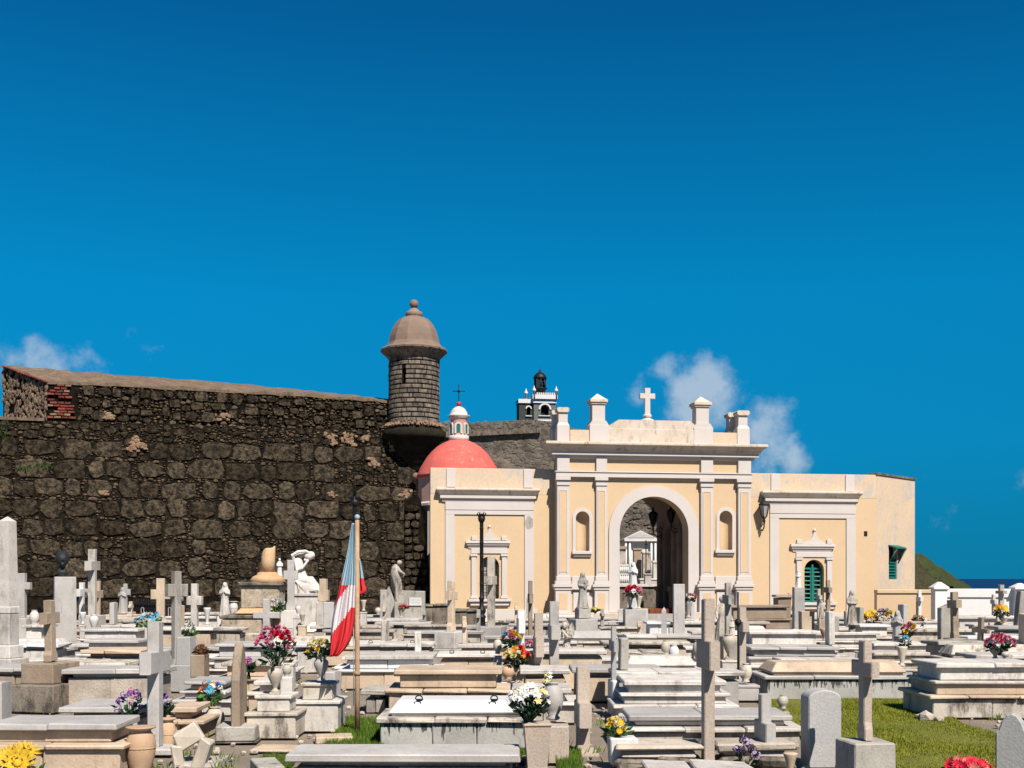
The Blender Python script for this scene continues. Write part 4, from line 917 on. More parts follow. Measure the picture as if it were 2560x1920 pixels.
# chamfered end
A3 = Vector((UF(2192, VR), VR, 0)); ang = radians(38); ln = 2.17
def cw(t, o, z): return (A3.x + t * cos(ang) + o * sin(ang), A3.y + t * sin(ang) - o * cos(ang), z)
ztR = ZF(2192, 1187, VR)
def chbox(b, t0, t1, o0, o1, z0, z1): b.add([cw(t0, o0, z0), cw(t1, o0, z0), cw(t1, o1, z0), cw(t0, o1, z0), cw(t0, o0, z1), cw(t1, o0, z1), cw(t1, o1, z1), cw(t0, o1, z1)], [(0, 1, 2, 3), (7, 6, 5, 4), (4, 5, 1, 0), (5, 6, 2, 1), (6, 7, 3, 2), (7, 4, 0, 3)])
def tX(X):   # px column -> distance along the chamfer
    lo, hi = -.5, 4.0
    for _ in range(40):
        mid = (lo + hi) / 2; u, v, _z = cw(mid, 0, 0); x, y, _ = gl(u, v, 0)
        if CX + F * x / y < X: lo = mid
        else: hi = mid
    return lo
LNX = tX(2287)
def zC(X, Y): u, v, _z = cw(tX(X), 0, 0); x, y, _ = gl(u, v, 0); return H - (Y - HY) * y / F
t0, t1 = tX(2222), tX(2243); zw0, zw1 = zC(2232, 1448), zC(2232, 1366)
b = MB(); chbox(b, 0, t0, 0, -.4, 0, ztR); chbox(b, t1, LNX, 0, -.4, 0, ztR); chbox(b, t0, t1, 0, -.4, 0, zw0); chbox(b, t0, t1, 0, -.4, zw1, ztR); part('end_wall', b, 'creamold', rw, label='peeling paler paint on the angled end wall')
b = MB(); chbox(b, -.05, LNX + .06, .05, -.45, ztR + .002, ztR + .09); part('roof_edge', b, 'dark', rw)
u_, v_, _ = cw(LNX, -.4, 0); b = MB(); b.box(u_ - .1, u_ + .02, v_, v_ + 3.5, 0, ztR); b.box(UF(2192, VR) - .4, u_, v_ + 3.4, v_ + 3.5, 0, ztR); part('rear_wall', b, 'creamold', rw)
b = MB(); chbox(b, t0, t1, -.2, -.22, zw0, zw1); part('dark_recess', b, 'voidm', rw)
zmid = zC(2232, 1398)
for i in range(6):
    z = zw0 + .05 + (zmid - zw0 - .1) * i / 6; b = MB(); chbox(b, t0 + .05, t1 - .05, -.06, -.12, z, z + .07); part('slat', b, 'green', rw)
b = MB(); chbox(b, t0, t0 + .05, -.05, -.12, zw0, zmid); chbox(b, t1 - .05, t1, -.05, -.12, zw0, zmid); chbox(b, t0 + .05, t1 - .05, -.052, -.12, zw0 - .02, zw0 + .03); part('window_frame', b, 'green', rw)
b = MB(); za = zC(2232, 1367); P_ = [cw(t0 - .05, .0, za), cw(t1 + .38, .0, za), cw(t1 + .30, .62, za - .42), cw(t0 - .05, .62, za - .42)]
P_ = [cw(t0 - .06, 0.0, za + .03), cw(t1 + .1, 0.0, za + .03), cw(t1 + .1, .40, za - .09), cw(t0 - .06, .40, za - .09)]
vs = P_ + [(x, y, z + .05) for x, y, z in P_]; b.add(vs, [(0, 1, 2, 3)[::-1], (4, 5, 6, 7), (0, 1, 5, 4), (1, 2, 6, 5), (2, 3, 7, 6), (3, 0, 4, 7)])
b.add([P_[1], P_[2], (cw(t1 + .1, .0, za - .75))], [(0, 1, 2), (2, 1, 0)]) if False else None
part('awning', b, 'green', rw, label='small green wooden awning over the side window')
part('awning_bracket', MB().tube([cw(t1 + .06, .36, za - .12), cw(t1 + .06, .02, za - .7)], .03, 5), 'green', rw)
part('awning_bracket', MB().tube([cw(t0, .36, za - .12), cw(t0, .02, za - .7)], .03, 5), 'green', rw)
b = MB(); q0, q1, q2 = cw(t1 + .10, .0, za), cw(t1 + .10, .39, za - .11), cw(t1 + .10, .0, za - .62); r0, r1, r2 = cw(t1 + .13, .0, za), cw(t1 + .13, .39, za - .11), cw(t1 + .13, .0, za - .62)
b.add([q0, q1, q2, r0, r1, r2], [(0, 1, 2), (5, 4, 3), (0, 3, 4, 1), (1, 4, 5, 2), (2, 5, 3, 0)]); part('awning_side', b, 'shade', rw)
part('vent', MB().box(UF(2160, VR), UF(2168, VR), VR - .02, VR, ZF(2163, 1340, VR), ZF(2163, 1328, VR)), 'voidm', rw)

# --------------------------------------------------------------- pink chapel with the red dome
DC = 56.5; cs = DC / F; cxw = W(1147, DC)
ch = empty('domed_chapel', 'round pink chapel with a red dome and white lantern behind the left wing', 'chapel', (cxw, DC, 0))
z = lambda Y: ZP(Y, DC)
b = MB(); b.lathe([(106 * cs, z(1195)), (105 * cs, z(1189)), (101 * cs, z(1182)), (97 * cs, z(1172)), (88 * cs, z(1157)), (79 * cs, z(1143)), (68 * cs, z(1130)), (54 * cs, z(1117)), (40 * cs, z(1108.5)), (24 * cs, z(1101.5))], n=40); part('dome', b, 'dome', ch)
b = MB(); b.lathe([(101 * cs, 0), (101 * cs, z(1196))], n=16, sm=False, a0=.1); part('drum', b, 'pink', ch)
b = MB(); b.lathe([(103 * cs, z(1280)), (110 * cs, z(1268)), (110 * cs, z(1262)), (103 * cs, z(1258))], n=16, sm=False, a0=.1); part('drum_cornice', b, 'trim', ch)
for i in range(16):
    a = .1 + 2 * pi * i / 16
    if sin(a) > .3: continue
    q = MB().box(-.16, .16, -.06, .06, 0, z(1282)); q.rot(a + pi / 2); q.v = [(x + 102 * cs * cos(a), y + 102 * cs * sin(a), z_) for x, y, z_ in q.v]; part('pilaster', q, 'trim', ch)
b = MB(); b.lathe([(25 * cs, z(1104)), (24 * cs, z(1092)), (22 * cs, z(1090)), (21.5 * cs, z(1086)), (20.5 * cs, z(1050)), (21 * cs, z(1049))], n=20); part('lantern_drum', b, 'pink', ch)
b = MB(); b.lathe([(25.5 * cs, z(1104)), (25 * cs, z(1090)), (21.8 * cs, z(1089.5))], n=20); part('lantern_base', b, 'trim', ch)
b = MB(); b.lathe([(21 * cs, z(1050)), (22 * cs, z(1047)), (28 * cs, z(1041)), (28 * cs, z(1039.5)), (22 * cs, z(1038.5)), (21 * cs, z(1031)), (16 * cs, z(1023)), (9 * cs, z(1018)), (3 * cs, z(1016)), (2 * cs, z(1013))], n=20); part('lantern_cupola', b, 'trim', ch)
for a in (-pi / 2, -pi / 2 + 1.05, -pi / 2 - 1.05):
    q = MB(); arch_frame(q, 0, 5.0 * cs, 9.5 * cs, z(1067), z(1086), -.04, .02, 10); q.rot(a + pi / 2); q.v = [(x + 21 * cs * cos(a), y + 21 * cs * sin(a), z_) for x, y, z_ in q.v]; part('window_frame', q, 'trim', ch)
    q = MB().prism([(-5 * cs, z(1084)), (5 * cs, z(1084)), (5 * cs, z(1067)), (3 * cs, z(1063)), (0, z(1062)), (-3 * cs, z(1063)), (-5 * cs, z(1067))], -.015, .02); q.rot(a + pi / 2); q.v = [(x + 21 * cs * cos(a), y + 21 * cs * sin(a), z_) for x, y, z_ in q.v]; part('window', q, 'green', ch)
b = MB(); b.ball((0, 0, z(1010)), 6.5 * cs, 12, 8); part('red_ball', b, 'redball', ch)
b = MB(); b.tube([(0, 0, z(1006)), (0, 0, z(962))], .022, 5); b.tube([(-14 * cs, 0, z(978)), (14 * cs, 0, z(978))], .022, 5)
for x, y in ((-14, 978), (14, 978), (0, 963), (0, 978)): b.ball((x * cs, 0, z(y)), (3.8 if (x, y) == (0, 978) else 1.8) * cs, 6, 5)
part('iron_cross', b, 'iron', ch)

# stone buttress closing the gap between the fortress corner and the left wing
BD = 54.0; bq = BD / F; bt = empty('stone_buttress', 'dark stone buttress squeezed between fortress corner and the left wing', 'buttress', (W(1060, BD), BD, 0)); BX = lambda X: (X - 1060) * bq; BZ = lambda Y: ZP(Y, BD)
part('buttress_core', MB().prism([(BX(1010), 0), (BX(1078), 0), (BX(1074), BZ(1480)), (BX(1064), BZ(1380)), (BX(1056), BZ(1310)), (BX(1047), BZ(1250)), (BX(1040), BZ(1236)), (BX(1010), BZ(1250))], 0, 1.6, c=.05), 'mortar', bt)
yb_ = 1262
while yb_ < 1560:
    xe = 1047 + (yb_ - 1250) * .12; x_ = 1011
    while x_ < xe - 8:
        w_ = min(RS.uniform(12, 46), xe - x_); part('stone', rock(w_ * bq / 2 * .97, .10, RS.uniform(7.4, 9.4) * bq, RS, npt=9), 'fort', bt, loc=(BX(x_ + w_ / 2), -.02, BZ(yb_ + 9))); x_ += w_ + 1.5
    yb_ += 20
# --------------------------------------------------------------- low cream wall and white perimeter wall
def wallseg(name, label, p, q, z1, th, m, cop=None, copz=.2, plinth=0, copm=None):
    d = (Vector(q) - Vector(p)); ln = d.length; t = empty(name, label, 'wall', (p[0], p[1], 0), math.atan2(d.y, d.x))
    part('wall_body', MB().box(0, ln, 0, th, 0, z1 - copz, .01), m, t)
    part('coping', MB().box(-.0, ln, -.06, th + .06, z1 - copz, z1, .02), copm or m, t)
    if plinth: part('wall_foot', MB().box(0, ln, -.14, 0, 0, plinth, .02), copm or m, t)
    return t, ln
pa = (W(2192, 48.3), 48.3, 0); pb_ = (W(2337, 48.3), 48.3, 0)
t, ln = wallseg('low_wall', 'low cream plaster wall between the building and the white wall', pa, pb_, ZP(1474, 48.4), .35, 'cream', copz=.16, copm='cream')
part('pipe', MB().tube([(ln * .72, -.1, .2), (ln * .72, -.1, 1.45), (ln * .72, -.02, 1.6)], .06, 8), 'wwall', t, label='white vertical drain pipe')
t, ln = wallseg('perimeter_wall', 'bright white perimeter wall with capped posts in front of the sea', (W(2338, 45.6), 45.6, 0), (W(2700, 44.8), 44.8, 0), ZP(1472, 45.6), .35, 'wwall', copz=.34, plinth=.55)
def gatepost(X, d, X1=None, ytop=1455, label=None):
    hw = 15 * d / F; x = W(X, d); t2 = empty('wall_post', label, 'wall post', (x, d, 0), 0, 'posts of the white perimeter wall')
    part('shaft', MB().box(-hw, hw, -.12, 2 * hw - .12, 0, ZP(1474, d), .01), 'wwall', t2)
    z0 = ZP(1474, d); z1 = ZP(1467, d); k = hw * 1.3; c = hw - .12; b = MB().box(-k, k, c - k, c + k, z0, z1, .02)
    zt = ZP(ytop, d); b.add([(-k * .9, c - k * .9, z1), (k * .9, c - k * .9, z1), (k * .9, c + k * .9, z1), (-k * .9, c + k * .9, z1), (-.06, c - .06, zt), (.06, c - .06, zt), (.06, c + .06, zt), (-.06, c + .06, zt)], [(0, 1, 5, 4), (1, 2, 6, 5), (2, 3, 7, 6), (3, 0, 4, 7), (4, 5, 6, 7)]); part('cap', b, 'wwall', t2)
gatepost(2350, 45.5, label='white wall post with pyramid cap where the cream wall ends'); gatepost(2552, 45.0, ytop=1458, label='white wall post with pyramid cap at the right edge behind the grey stele')

# --------------------------------------------------------------- terrace and monuments beyond the arch
TZ = ZP(1461, 57.5)
tag(part('upper_terrace', MB().box(3.0, 12.5, 57.5, 105, 0, TZ, .02), 'soil'), 'raised terrace of graves beyond the arch', kind='structure')
b = MB().box(3.0, 12.5, 57.35, 57.497, 0, TZ - .12, .01); tag(part('retaining_wall', b, 'dark'), 'dark retaining wall below the terrace beyond the arch', 'wall')  # dark material carries the shade the building throws on this wall
b = MB().box(3.0, 12.5, 57.25, 57.7, TZ - .118, TZ + .02, .01); tag(part('terrace_kerb', b, 'white'), 'pale stone kerb along the terrace beyond the arch', 'kerb')
md = 74.0; ms = md / F; mx_ = W(1602, md); zz = lambda Y: ZP(Y, md)
mt = empty('temple_mausoleum', 'white temple-fronted mausoleum with triangular pediment seen through the arch', 'mausoleum', (mx_, md, TZ))
q = lambda X0, X1, Y0, Y1, y0, y1, b=None: (b or MB()).box((X0 - 1602) * ms, (X1 - 1602) * ms, y0, y1, zz(Y1) - TZ, zz(Y0) - TZ)
part('body', q(1566, 1638, 1353, 1470, .35, 2.5), 'clean', mt)
b = MB().prism([(-42 * ms, zz(1347) - TZ), (42 * ms, zz(1347) - TZ), (0, zz(1326) - TZ)], 0, 2.6); part('pediment', b, 'clean', mt)
b = MB().prism([(-34 * ms, zz(1344.5) - TZ), (34 * ms, zz(1344.5) - TZ), (0, zz(1329) - TZ)], -.03, 0); part('tympanum', b, 'grey', mt)
part('entablature', q(1561, 1643, 1347, 1353, -.04, 2.6), 'clean', mt)
for X in (1563, 1573, 1627, 1637): part('column', MB().lathe([(3.2 * ms, 0), (2.8 * ms, zz(1353) - TZ)], n=10, cx=(X - 1600) * ms, cy=.12), 'clean', mt)
part('doorway', q(1590, 1614, 1400, 1470, .32, .352), 'grey', mt)
def simple(name, label, cat, X, d, pieces, group=None, m='white', rz=0.0, zb=0.0):
    """pieces: list of (partname, hw_px, depth_m, ytop, ybot[, mat, top shrink])"""
    t = empty(name, label, cat, (W(X, d), d, zb), rz, group); s = d / F
    for pc in pieces:
        nm, hw, dep, y0, y1 = pc[:5]; mm = pc[5] if len(pc) > 5 and pc[5] else m; tp = pc[6] if len(pc) > 6 else 0
        z1 = ZP(y0, d) - zb; z0 = (ZP(y1, d) - zb) if y1 is not None else 0.0
        z0 = max(z0, 0)
        if z1 <= z0: continue
        part(nm, MB().box(-hw * s, hw * s, -dep / 2, dep / 2, z0, z1, CH, 0, (tp * hw * s, tp * dep / 2) if tp else None), mm, t)
    return t
simple('tall_tomb', 'stubby brownish tomb with flat cap in front of the mausoleum', 'tomb', 1593, 68, [('cap', 12, .7, 1371, 1376), ('body', 9.5, .6, 1376, 1461), ], m='brown', zb=TZ)
simple('tall_tomb', 'grey-brown tomb with flat cap right of the stubby capped one', 'tomb', 1615, 67, [('cap', 11, .7, 1379, 1384), ('body', 9, .6, 1384, 1461)], m='old', zb=TZ)
simple('tall_tomb', 'pale mausoleum block with cornice at the left jamb of the arch', 'tomb', 1552, 70, [('cap', 13, 1.2, 1366, 1374, 'brown'), ('body', 11, 1.0, 1374, 1461)], m='old', zb=TZ)
simple('tall_tomb', 'narrow white tomb between mausoleum and dark pilaster', 'tomb', 1637, 66, [('cap', 7, .6, 1402, 1407), ('body', 5, .5, 1407, 1461)], m='white', zb=TZ)
simple('flat_tomb', 'low white tomb on the terrace below the mausoleum', 'tomb', 1620, 62, [('lid', 24, 1.0, 1446, 1450, 'clean'), ('base', 22, .9, 1450, 1461)], m='white', zb=TZ)
simple('flat_tomb', 'grey block tomb on the terrace right of the white saint', 'tomb', 1619, 60, [('lid', 10, .6, 1434, 1437, 'grey'), ('base', 8, .5, 1437, 1461, 'grey')], m='grey', zb=TZ)
simple('cross_monument', 'thin dark cross standing before the mausoleum door', 'cross', 1615, 64, [('shaft', 1.2, .08, 1350, 1461, 'iron'), ('arm', 4, .078, 1360, 1363, 'iron')], m='iron', zb=TZ)
t = empty('railing', 'white baluster railing on the terrace at the left of the arch', 'railing', (W(1560, 61), 61, TZ))
s6 = 61 / F
part('rail', MB().box(-15 * s6, 12 * s6, -.05, .05, ZP(1415, 61) - TZ, ZP(1411, 61) - TZ).box(-15 * s6, 12 * s6, -.05, .05, ZP(1437, 61) - TZ, ZP(1434, 61) - TZ).box(-15 * s6, 12 * s6, -.05, .05, 0, .04), 'clean', t)
for i in range(6):
    for y0, y1 in ((1415, 1434), (1437, 1459)): part('baluster', MB().lathe([(.03, ZP(y1, 61) - TZ), (.06, (ZP(y1, 61) + ZP(y0, 61)) / 2 - TZ), (.03, ZP(y0, 61) - TZ)], n=6, cx=(-13 + i * 4.6) * s6), 'clean', t)
# brick edged lawn bed in the passage
bx = gl(UF(1645, 2.2), 2.2, PF); t = empty('brick_flower_bed', 'low brick-edged bed of grass on the passage floor inside the arch', 'flower bed', bx, TH)
part('turf', MB().box(-1.0, .85, -.7, 1.3, 0, .2), 'grass', t)
for i in range(8): part('brick', MB().box(-1.08 + i * .245, -1.08 + i * .245 + .235, -.8, -.7, 0, .21, .01), 'brick', t)
for i in range(8): part('brick', MB().box(.85, .95, -.7 + i * .245, -.7 + i * .245 + .235, 0, .21, .01), 'brick', t)

# ================================================================= GRAVES
def unit(d): return d / F
TOMBS = []   # footprints (x0,x1,y0,y1)
def tomb(X0, X1, h, d, dep, label, style='slab', m=('old', 'old', 'white'), rz=0.0, ring=False, crack=False, group=None, name='flat_tomb', x_is_m=False):
    x0, x1 = (X0, X1) if x_is_m else (W(X0, d), W(X1, d))
    TOMBS.append((x0 - .15, x1 + .15, d - .1, d + dep + .1))
    hw = (x1 - x0) / 2; t = empty(name, label, 'tomb', ((x0 + x1) / 2, d + dep / 2, 0), rz, group); hd = dep / 2
    mb, mm, ml = m; j = .008
    def B(nm, ex, ey, z0, z1, mt, c=.014, sh=None, jj=j, lab=None, b=None):
        npn = 1
        if b is None and sh is None and (nm in ('base', 'base_slab') or (nm in ('lid', 'tier_slab', 'body') and style != 'coffer' and R.random() < .35)): npn = R.choice((2, 2, 3)) if hw > .7 else 2
        xs = [-hw + ex] + [(-hw + ex) + 2 * (hw - ex) * (i + R.uniform(-.12, .12)) / npn for i in range(1, npn)] + [hw - ex]
        for i in range(npn):
            g_ = .004; dz = R.uniform(-.006, .004) if npn > 1 else 0; dy = R.uniform(-.008, .008) if npn > 1 else 0
            q_ = MB().box(xs[i] + (g_ if i else 0), xs[i + 1] - (g_ if i < npn - 1 else 0), -hd + ey + dy, hd - ey, z0, z1 + min(dz, 0), c, jj, sh); o_ = part(nm, q_, mt, t, label=lab)
        return o_
    if style == 'slab':
        B('base', .09, .09, 0, h - .15, mb); B('moulding', .15, .15, h - .15, h - .085, mm)
        if crack:
            k = R.uniform(-.3, .3) * hw
            part('lid', MB().box(-hw, k - .015, -hd, hd, h - .082, h, .014, .014), ml, t, label='cracked half of the lid'); p_ = MB().box(k + .015, hw, -hd, hd, h - .082, h, .014, .014); p_.rot(.025, 'Y', (hw, 0, h)); part('lid', p_, ml, t, label='cracked half of the lid')
        else: B('lid', 0, 0, h - .082, h, ml)
    elif style == 'tier2':
        B('base', 0, 0, 0, h * .5, mb); B('base_slab', -.07, -.07, h * .5 + .002, h * .5 + .062, mm); B('body', .16, .16, h * .5 + .065, h - .08, mm); B('lid', .07, .07, h - .077, h, ml)
    elif style == 'tier3':
        B('base', 0, 0, 0, h * .36, mb); B('base_slab', -.07, -.07, h * .36 + .002, h * .36 + .055, mm); B('lower_tier', .10, .10, h * .36 + .058, h * .62, mm); B('tier_slab', .04, .04, h * .62 + .002, h * .62 + .05, ml)
        B('upper_tier', .18, .18, h * .62 + .053, h - .075, ml); B('lid', .10, .10, h - .072, h, ml)
    elif style == 'coffer':
        B('base', 0, 0, 0, h * .55, mb); B('base_slab', -.05, -.05, h * .55 + .002, h * .55 + .07, mm); B('plinth', .14, .12, h * .55 + .073, h * .72, ml); B('coffin_lid', .10, .08, h * .72 + .003, h, ml, .02, (.10, .16))
    elif style == 'rough':
        B('base', 0, 0, 0, h * .45, mb, .03, None, .03); B('body', .08, .06, h * .45 + .003, h - .09, mm, .02, None, .02); B('lid', .0, .0, h - .087, h, ml, .02, None, .02)
    if ring:
        for k in (-.5, .5):
            b = MB(); b.lathe([(.05, 0), (.05, .012)], n=8, cx=k * hw, cy=-hd + .16 + (.1 if style != 'slab' else 0)); b.v = [(x, y, z + h) for x, y, z in b.v]
            n0 = len(b.v); pts = [(k * hw + .045 * cos(a), -hd + .16, h + .035 + .035 * sin(a)) for a in [i * pi / 5 for i in range(-1, 7)]]; b.tube(pts, .009, 5); part('ring_handle', b, 'iron', t)
    return t
# --- crosses
def cross(X, yt, yb, d, sw, arm, label, m='white', ori='e', al=None, th=None, blocks=(), flare=0.0, rz=None, name='stone_cross', group=None, tilt=0.0, mats=None, lean=0.0):
    """X centre column, yt/yb rows of the cross, sw shaft width in px, arm=(y0,y1) rows; ori 'e' edge-on / 'f' facing; al arm half length (m or px/2 when facing)
       blocks: (half width px, ytop, ybot or None=ground[, depth m, material])"""
    s = d / F; x = W(X, d); zt, z0 = ZP(yt, d), ZP(yb, d); a0, a1 = ZP(arm[1], d), ZP(arm[0], d)
    t = empty(name, label, 'cross', (x, d, 0), (0 if ori == 'f' else pi / 2) + (rz if rz is not None else R.uniform(-.02, .03) + (.07 if X > 1280 else -.05)), group)
    hw = (sw * s / 2) if ori == 'f' else (th or sw * s) / 2        # half width in the cross plane
    tk = (sw * s) if ori == 'e' else (th or sw * s * .8)           # thickness
    al = (al * s if ori == 'f' and al and al > 3 else al) or hw * 3.0
    bk = hw * (1 + flare); zf = z0 + (a0 - z0) * .28
    pts = [(-bk, z0), (bk, z0), (bk if flare else hw, z0 + (zf - z0) * .6), (hw, zf), (hw, a0), (al, a0), (al, a1), (hw, a1), (hw, zt), (-hw, zt), (-hw, a1), (-al, a1), (-al, a0), (-hw, a0), (-hw, zf), (-bk if flare else -hw, z0 + (zf - z0) * .6)]
    pts = [(x_ + R.uniform(-.004, .004), z_ + R.uniform(-.004, .004)) for x_, z_ in pts]
    b = MB().prism(pts, -tk / 2, tk / 2, c=min(.012, tk * .12))
    if lean: b.rot(lean, 'Y', (0, 0, z0))
    if tilt: b.rot(tilt, 'X', (0, 0, z0))
    part('cross', b, m, t)
    for i, bl in enumerate(blocks):
        bw, y0, y1 = bl[:3]; dp = bl[3] if len(bl) > 3 and bl[3] else bw * 2 * s * .9; mm = bl[4] if len(bl) > 4 else m
        z1 = ZP(y0, d) ; zb = 0.0 if y1 is None else max(0, ZP(y1, d) + .003)
        if i == 0 or True:
            w2 = bw * s
            bb = MB().box(-dp / 2, dp / 2, -w2, w2, zb, z1, .014, .006) if ori == 'e' else MB().box(-w2, w2, -dp / 2, dp / 2, zb, z1, .014, .006)
            part('pedestal' if i == 0 else 'plinth', bb, mm, t)
    TOMBS.append((x - .25, x + .25, d - .3, d + .3))
    return t
# --- urns and bouquets
URN = {'amphora': [(.55, 0), (.58, .04), (.40, .08), (.24, .14), (.26, .18), (.60, .36), (.88, .58), (.98, .72), (.92, .82), (.66, .90), (.58, .93), (.70, .97), (.74, 1.0), (.60, 1.0)],
       'pot': [(.55, 0), (.70, .10), (.92, .38), (1.0, .58), (.96, .72), (.80, .84), (.68, .88), (.68, .93), (.98, .97), (1.0, 1.0), (.80, 1.0)],
       'egg': [(.40, 0), (.62, .03), (.66, .07), (.45, .12), (.80, .28), (1.0, .50), (.90, .74), (.60, .90), (.36, .94), (.62, .98), (.60, 1.0)],
       'vase': [(.62, 0), (.64, .08), (.40, .12), (.36, .2), (.52, .4), (.80, .76), (1.0, .93), (1.0, .98), (.9, 1.0)],
       'bowl': [(.5, 0), (.5, .06), (.3, .12), (.35, .3), (.8, .55), (1.0, .85), (1.0, .95), (.86, 1.0)]}
def urn(X, yt, yb, d, w_, kind, m, label, stand=None, group=None, rz=0, seg=20):
    s = d / F; z0, z1 = ZP(yb, d), ZP(yt, d); t = empty('stone_urn' if m not in ('terra',) else 'terracotta_urn', label, 'urn', (W(X, d), d, z0), 0, group)
    h = z1 - z0; r = w_ * s / 2; pr = URN[kind]; part('vessel', MB().lathe([(max(a * r, .004), b_ * h) for a, b_ in pr], n=seg), m, t)
    if kind in ('amphora', 'vase') and h > .35:
        part('foot', MB().box(-.62 * r, .62 * r, -.62 * r, .62 * r, -.035, .0, .006), m, t)
    if kind == 'pot':
        part('groove_band', MB().lathe([(r * 1.005, h * .545), (r * 1.02, h * .56), (r * 1.005, h * .575)], n=seg), m, t)
    if stand:
        hw, y1, mm = stand; zt = z0 - .036
        st = empty('urn_pedestal', 'pedestal of the ' + label, 'pedestal', (W(X, d), d, 0)); zb = 0 if y1 is None else max(0, ZP(y1, d))
        part('block', MB().box(-hw * s, hw * s, -hw * s, hw * s, zb, zt - .05, .012, .005), mm, st); part('cap', MB().box(-hw * s * 1.07, hw * s * 1.07, -hw * s * 1.07, hw * s * 1.07, zt - .048, zt, .01), mm, st)
        TOMBS.append((W(X, d) - hw * s, W(X, d) + hw * s, d - hw * s, d + hw * s))
    return t
def petal(b, base, dirv, up, ln, wd, curl=.25):
    side = dirv.cross(up).normalized() * wd; v = [base, base + dirv * ln * .5 + side + up * curl * ln * .2, base + dirv * ln + up * curl * ln, base + dirv * ln * .5 - side + up * curl * ln * .2, base + dirv * ln * .55 - up * .02 * ln]
    b.add(v, [(0, 1, 4), (1, 2, 4), (2, 3, 4), (3, 0, 4)])
FM = {}
def blossom(kind, mname):
    k = (kind, mname)
    if k in FM: return FM[k]
    b = MB(); rr = random.Random(5); Zv = Vector((0, 0, 1))
    if kind == 'rose':
        for ring_, (n, el, ln) in enumerate(((5, 1.25, .75), (6, .75, .95), (7, .25, 1.0))):
            for i in range(n):
                a = 2 * pi * (i + ring_ * .4) / n; dv = Vector((cos(a) * cos(el), sin(a) * cos(el), sin(el))); u = Vector((-cos(a) * sin(el), -sin(a) * sin(el), cos(el)))
                petal(b, Vector((0, 0, 0)), dv, u, ln, .36, .35)
    elif kind == 'daisy':
        for ring_ in range(2):
            for i in range(12):
                a = 2 * pi * (i + .5 * ring_) / 12; dv = Vector((cos(a), sin(a), .15 + .35 * ring_)).normalized(); petal(b, Vector((cos(a) * .15, sin(a) * .15, 0)), dv, Zv, 1.0 - .15 * ring_, .17, .1)
        b.ball((0, 0, .08), .26, 8, 5, sc_=(1, 1, .6))
    elif kind == 'lily':
        for i in range(6):
            a = 2 * pi * i / 6; dv = Vector((cos(a) * .75, sin(a) * .75, .65)).normalized(); u = Vector((-cos(a), -sin(a), .6)).normalized(); petal(b, Vector((0, 0, -.2)), dv, u, 1.15, .3, -.35)
    elif kind == 'hyd':
        for i in range(34):
            v = Vector((rr.gauss(0, 1), rr.gauss(0, 1), rr.gauss(.2, 1))).normalized(); a = v.orthogonal().normalized()
            for q_ in range(2):
                aa = Matrix.Rotation(q_ * pi / 2, 3, v) @ a; petal(b, v * .75 - aa * .28, aa, v, .56, .2, .1)
    FM[k] = b.mesh('blossom', mname); return FM[k]
def bouquet(X, yt, yb, d, wpx, cols, kinds, label, n=14, fs=.055, leaf='leaf', spray=1.0, dens=46, group=None, foot=None):
    """blossoms spread over a dome between rows yt..yb, foliage under and between"""
    s = d / F; rr = random.Random(int(X * 7 + yt)); x = W(X, d); z0 = ZP(foot or yb, d); rx = wpx * s / 2; zt, zb = ZP(yt, d) - z0, ZP(yb, d) - z0
    t = empty('bouquet', label, 'flowers', (x, d, z0), 0, group)
    b = MB(); c0 = Vector((0, 0, -.05))
    hh = zt - zb
    for i in range(dens):
        a = rr.uniform(0, 2 * pi); q_ = sqrt(rr.random()); tip = Vector((cos(a) * rx * q_ * .95, sin(a) * rx * q_ * .8, zb + hh * rr.uniform(-.05, .75) * (1 - .4 * q_)))
        st = c0 + Vector((rr.uniform(-.03, .03), rr.uniform(-.03, .03), 0)); b.tube([st, tip * .6 + Vector((0, 0, hh * .05)), tip], [.005, .004, .002], 3, False)
        dv = Vector((cos(a), sin(a), rr.uniform(-.3, 1.0))).normalized(); u = dv.orthogonal(); petal(b, tip * rr.uniform(.5, .95), dv, u.normalized(), rr.uniform(.06, .13) * (1 + rx), .028 * (1 + rx), .2)
    part('foliage', b, leaf, t, kind='stuff')
    for i in range(n):
        a = 2 * pi * i * .618 + rr.uniform(-.3, .3); q_ = sqrt((i + .5) / n); el = (1 - q_ * q_)
        p = Vector((cos(a) * rx * q_ * .88, sin(a) * rx * q_ * .8, zb + hh * (.25 + .65 * sqrt(max(el, 0.0)) + rr.uniform(-.14, .10))))
        cname = cols[i % len(cols)] if rr.random() < .8 else rr.choice(cols); kd = kinds[i % len(kinds)]
        o = part('flower', blossom(kd, cname), None, t, loc=p); sc_ = fs * rr.uniform(.8, 1.2); o.scale = (sc_, sc_, sc_)
        dv = Vector((cos(a) * q_, sin(a) * q_ - .35, .55 + el * .4)); o.rotation_euler = dv.to_track_quat('Z', 'Y').to_euler()
    return t
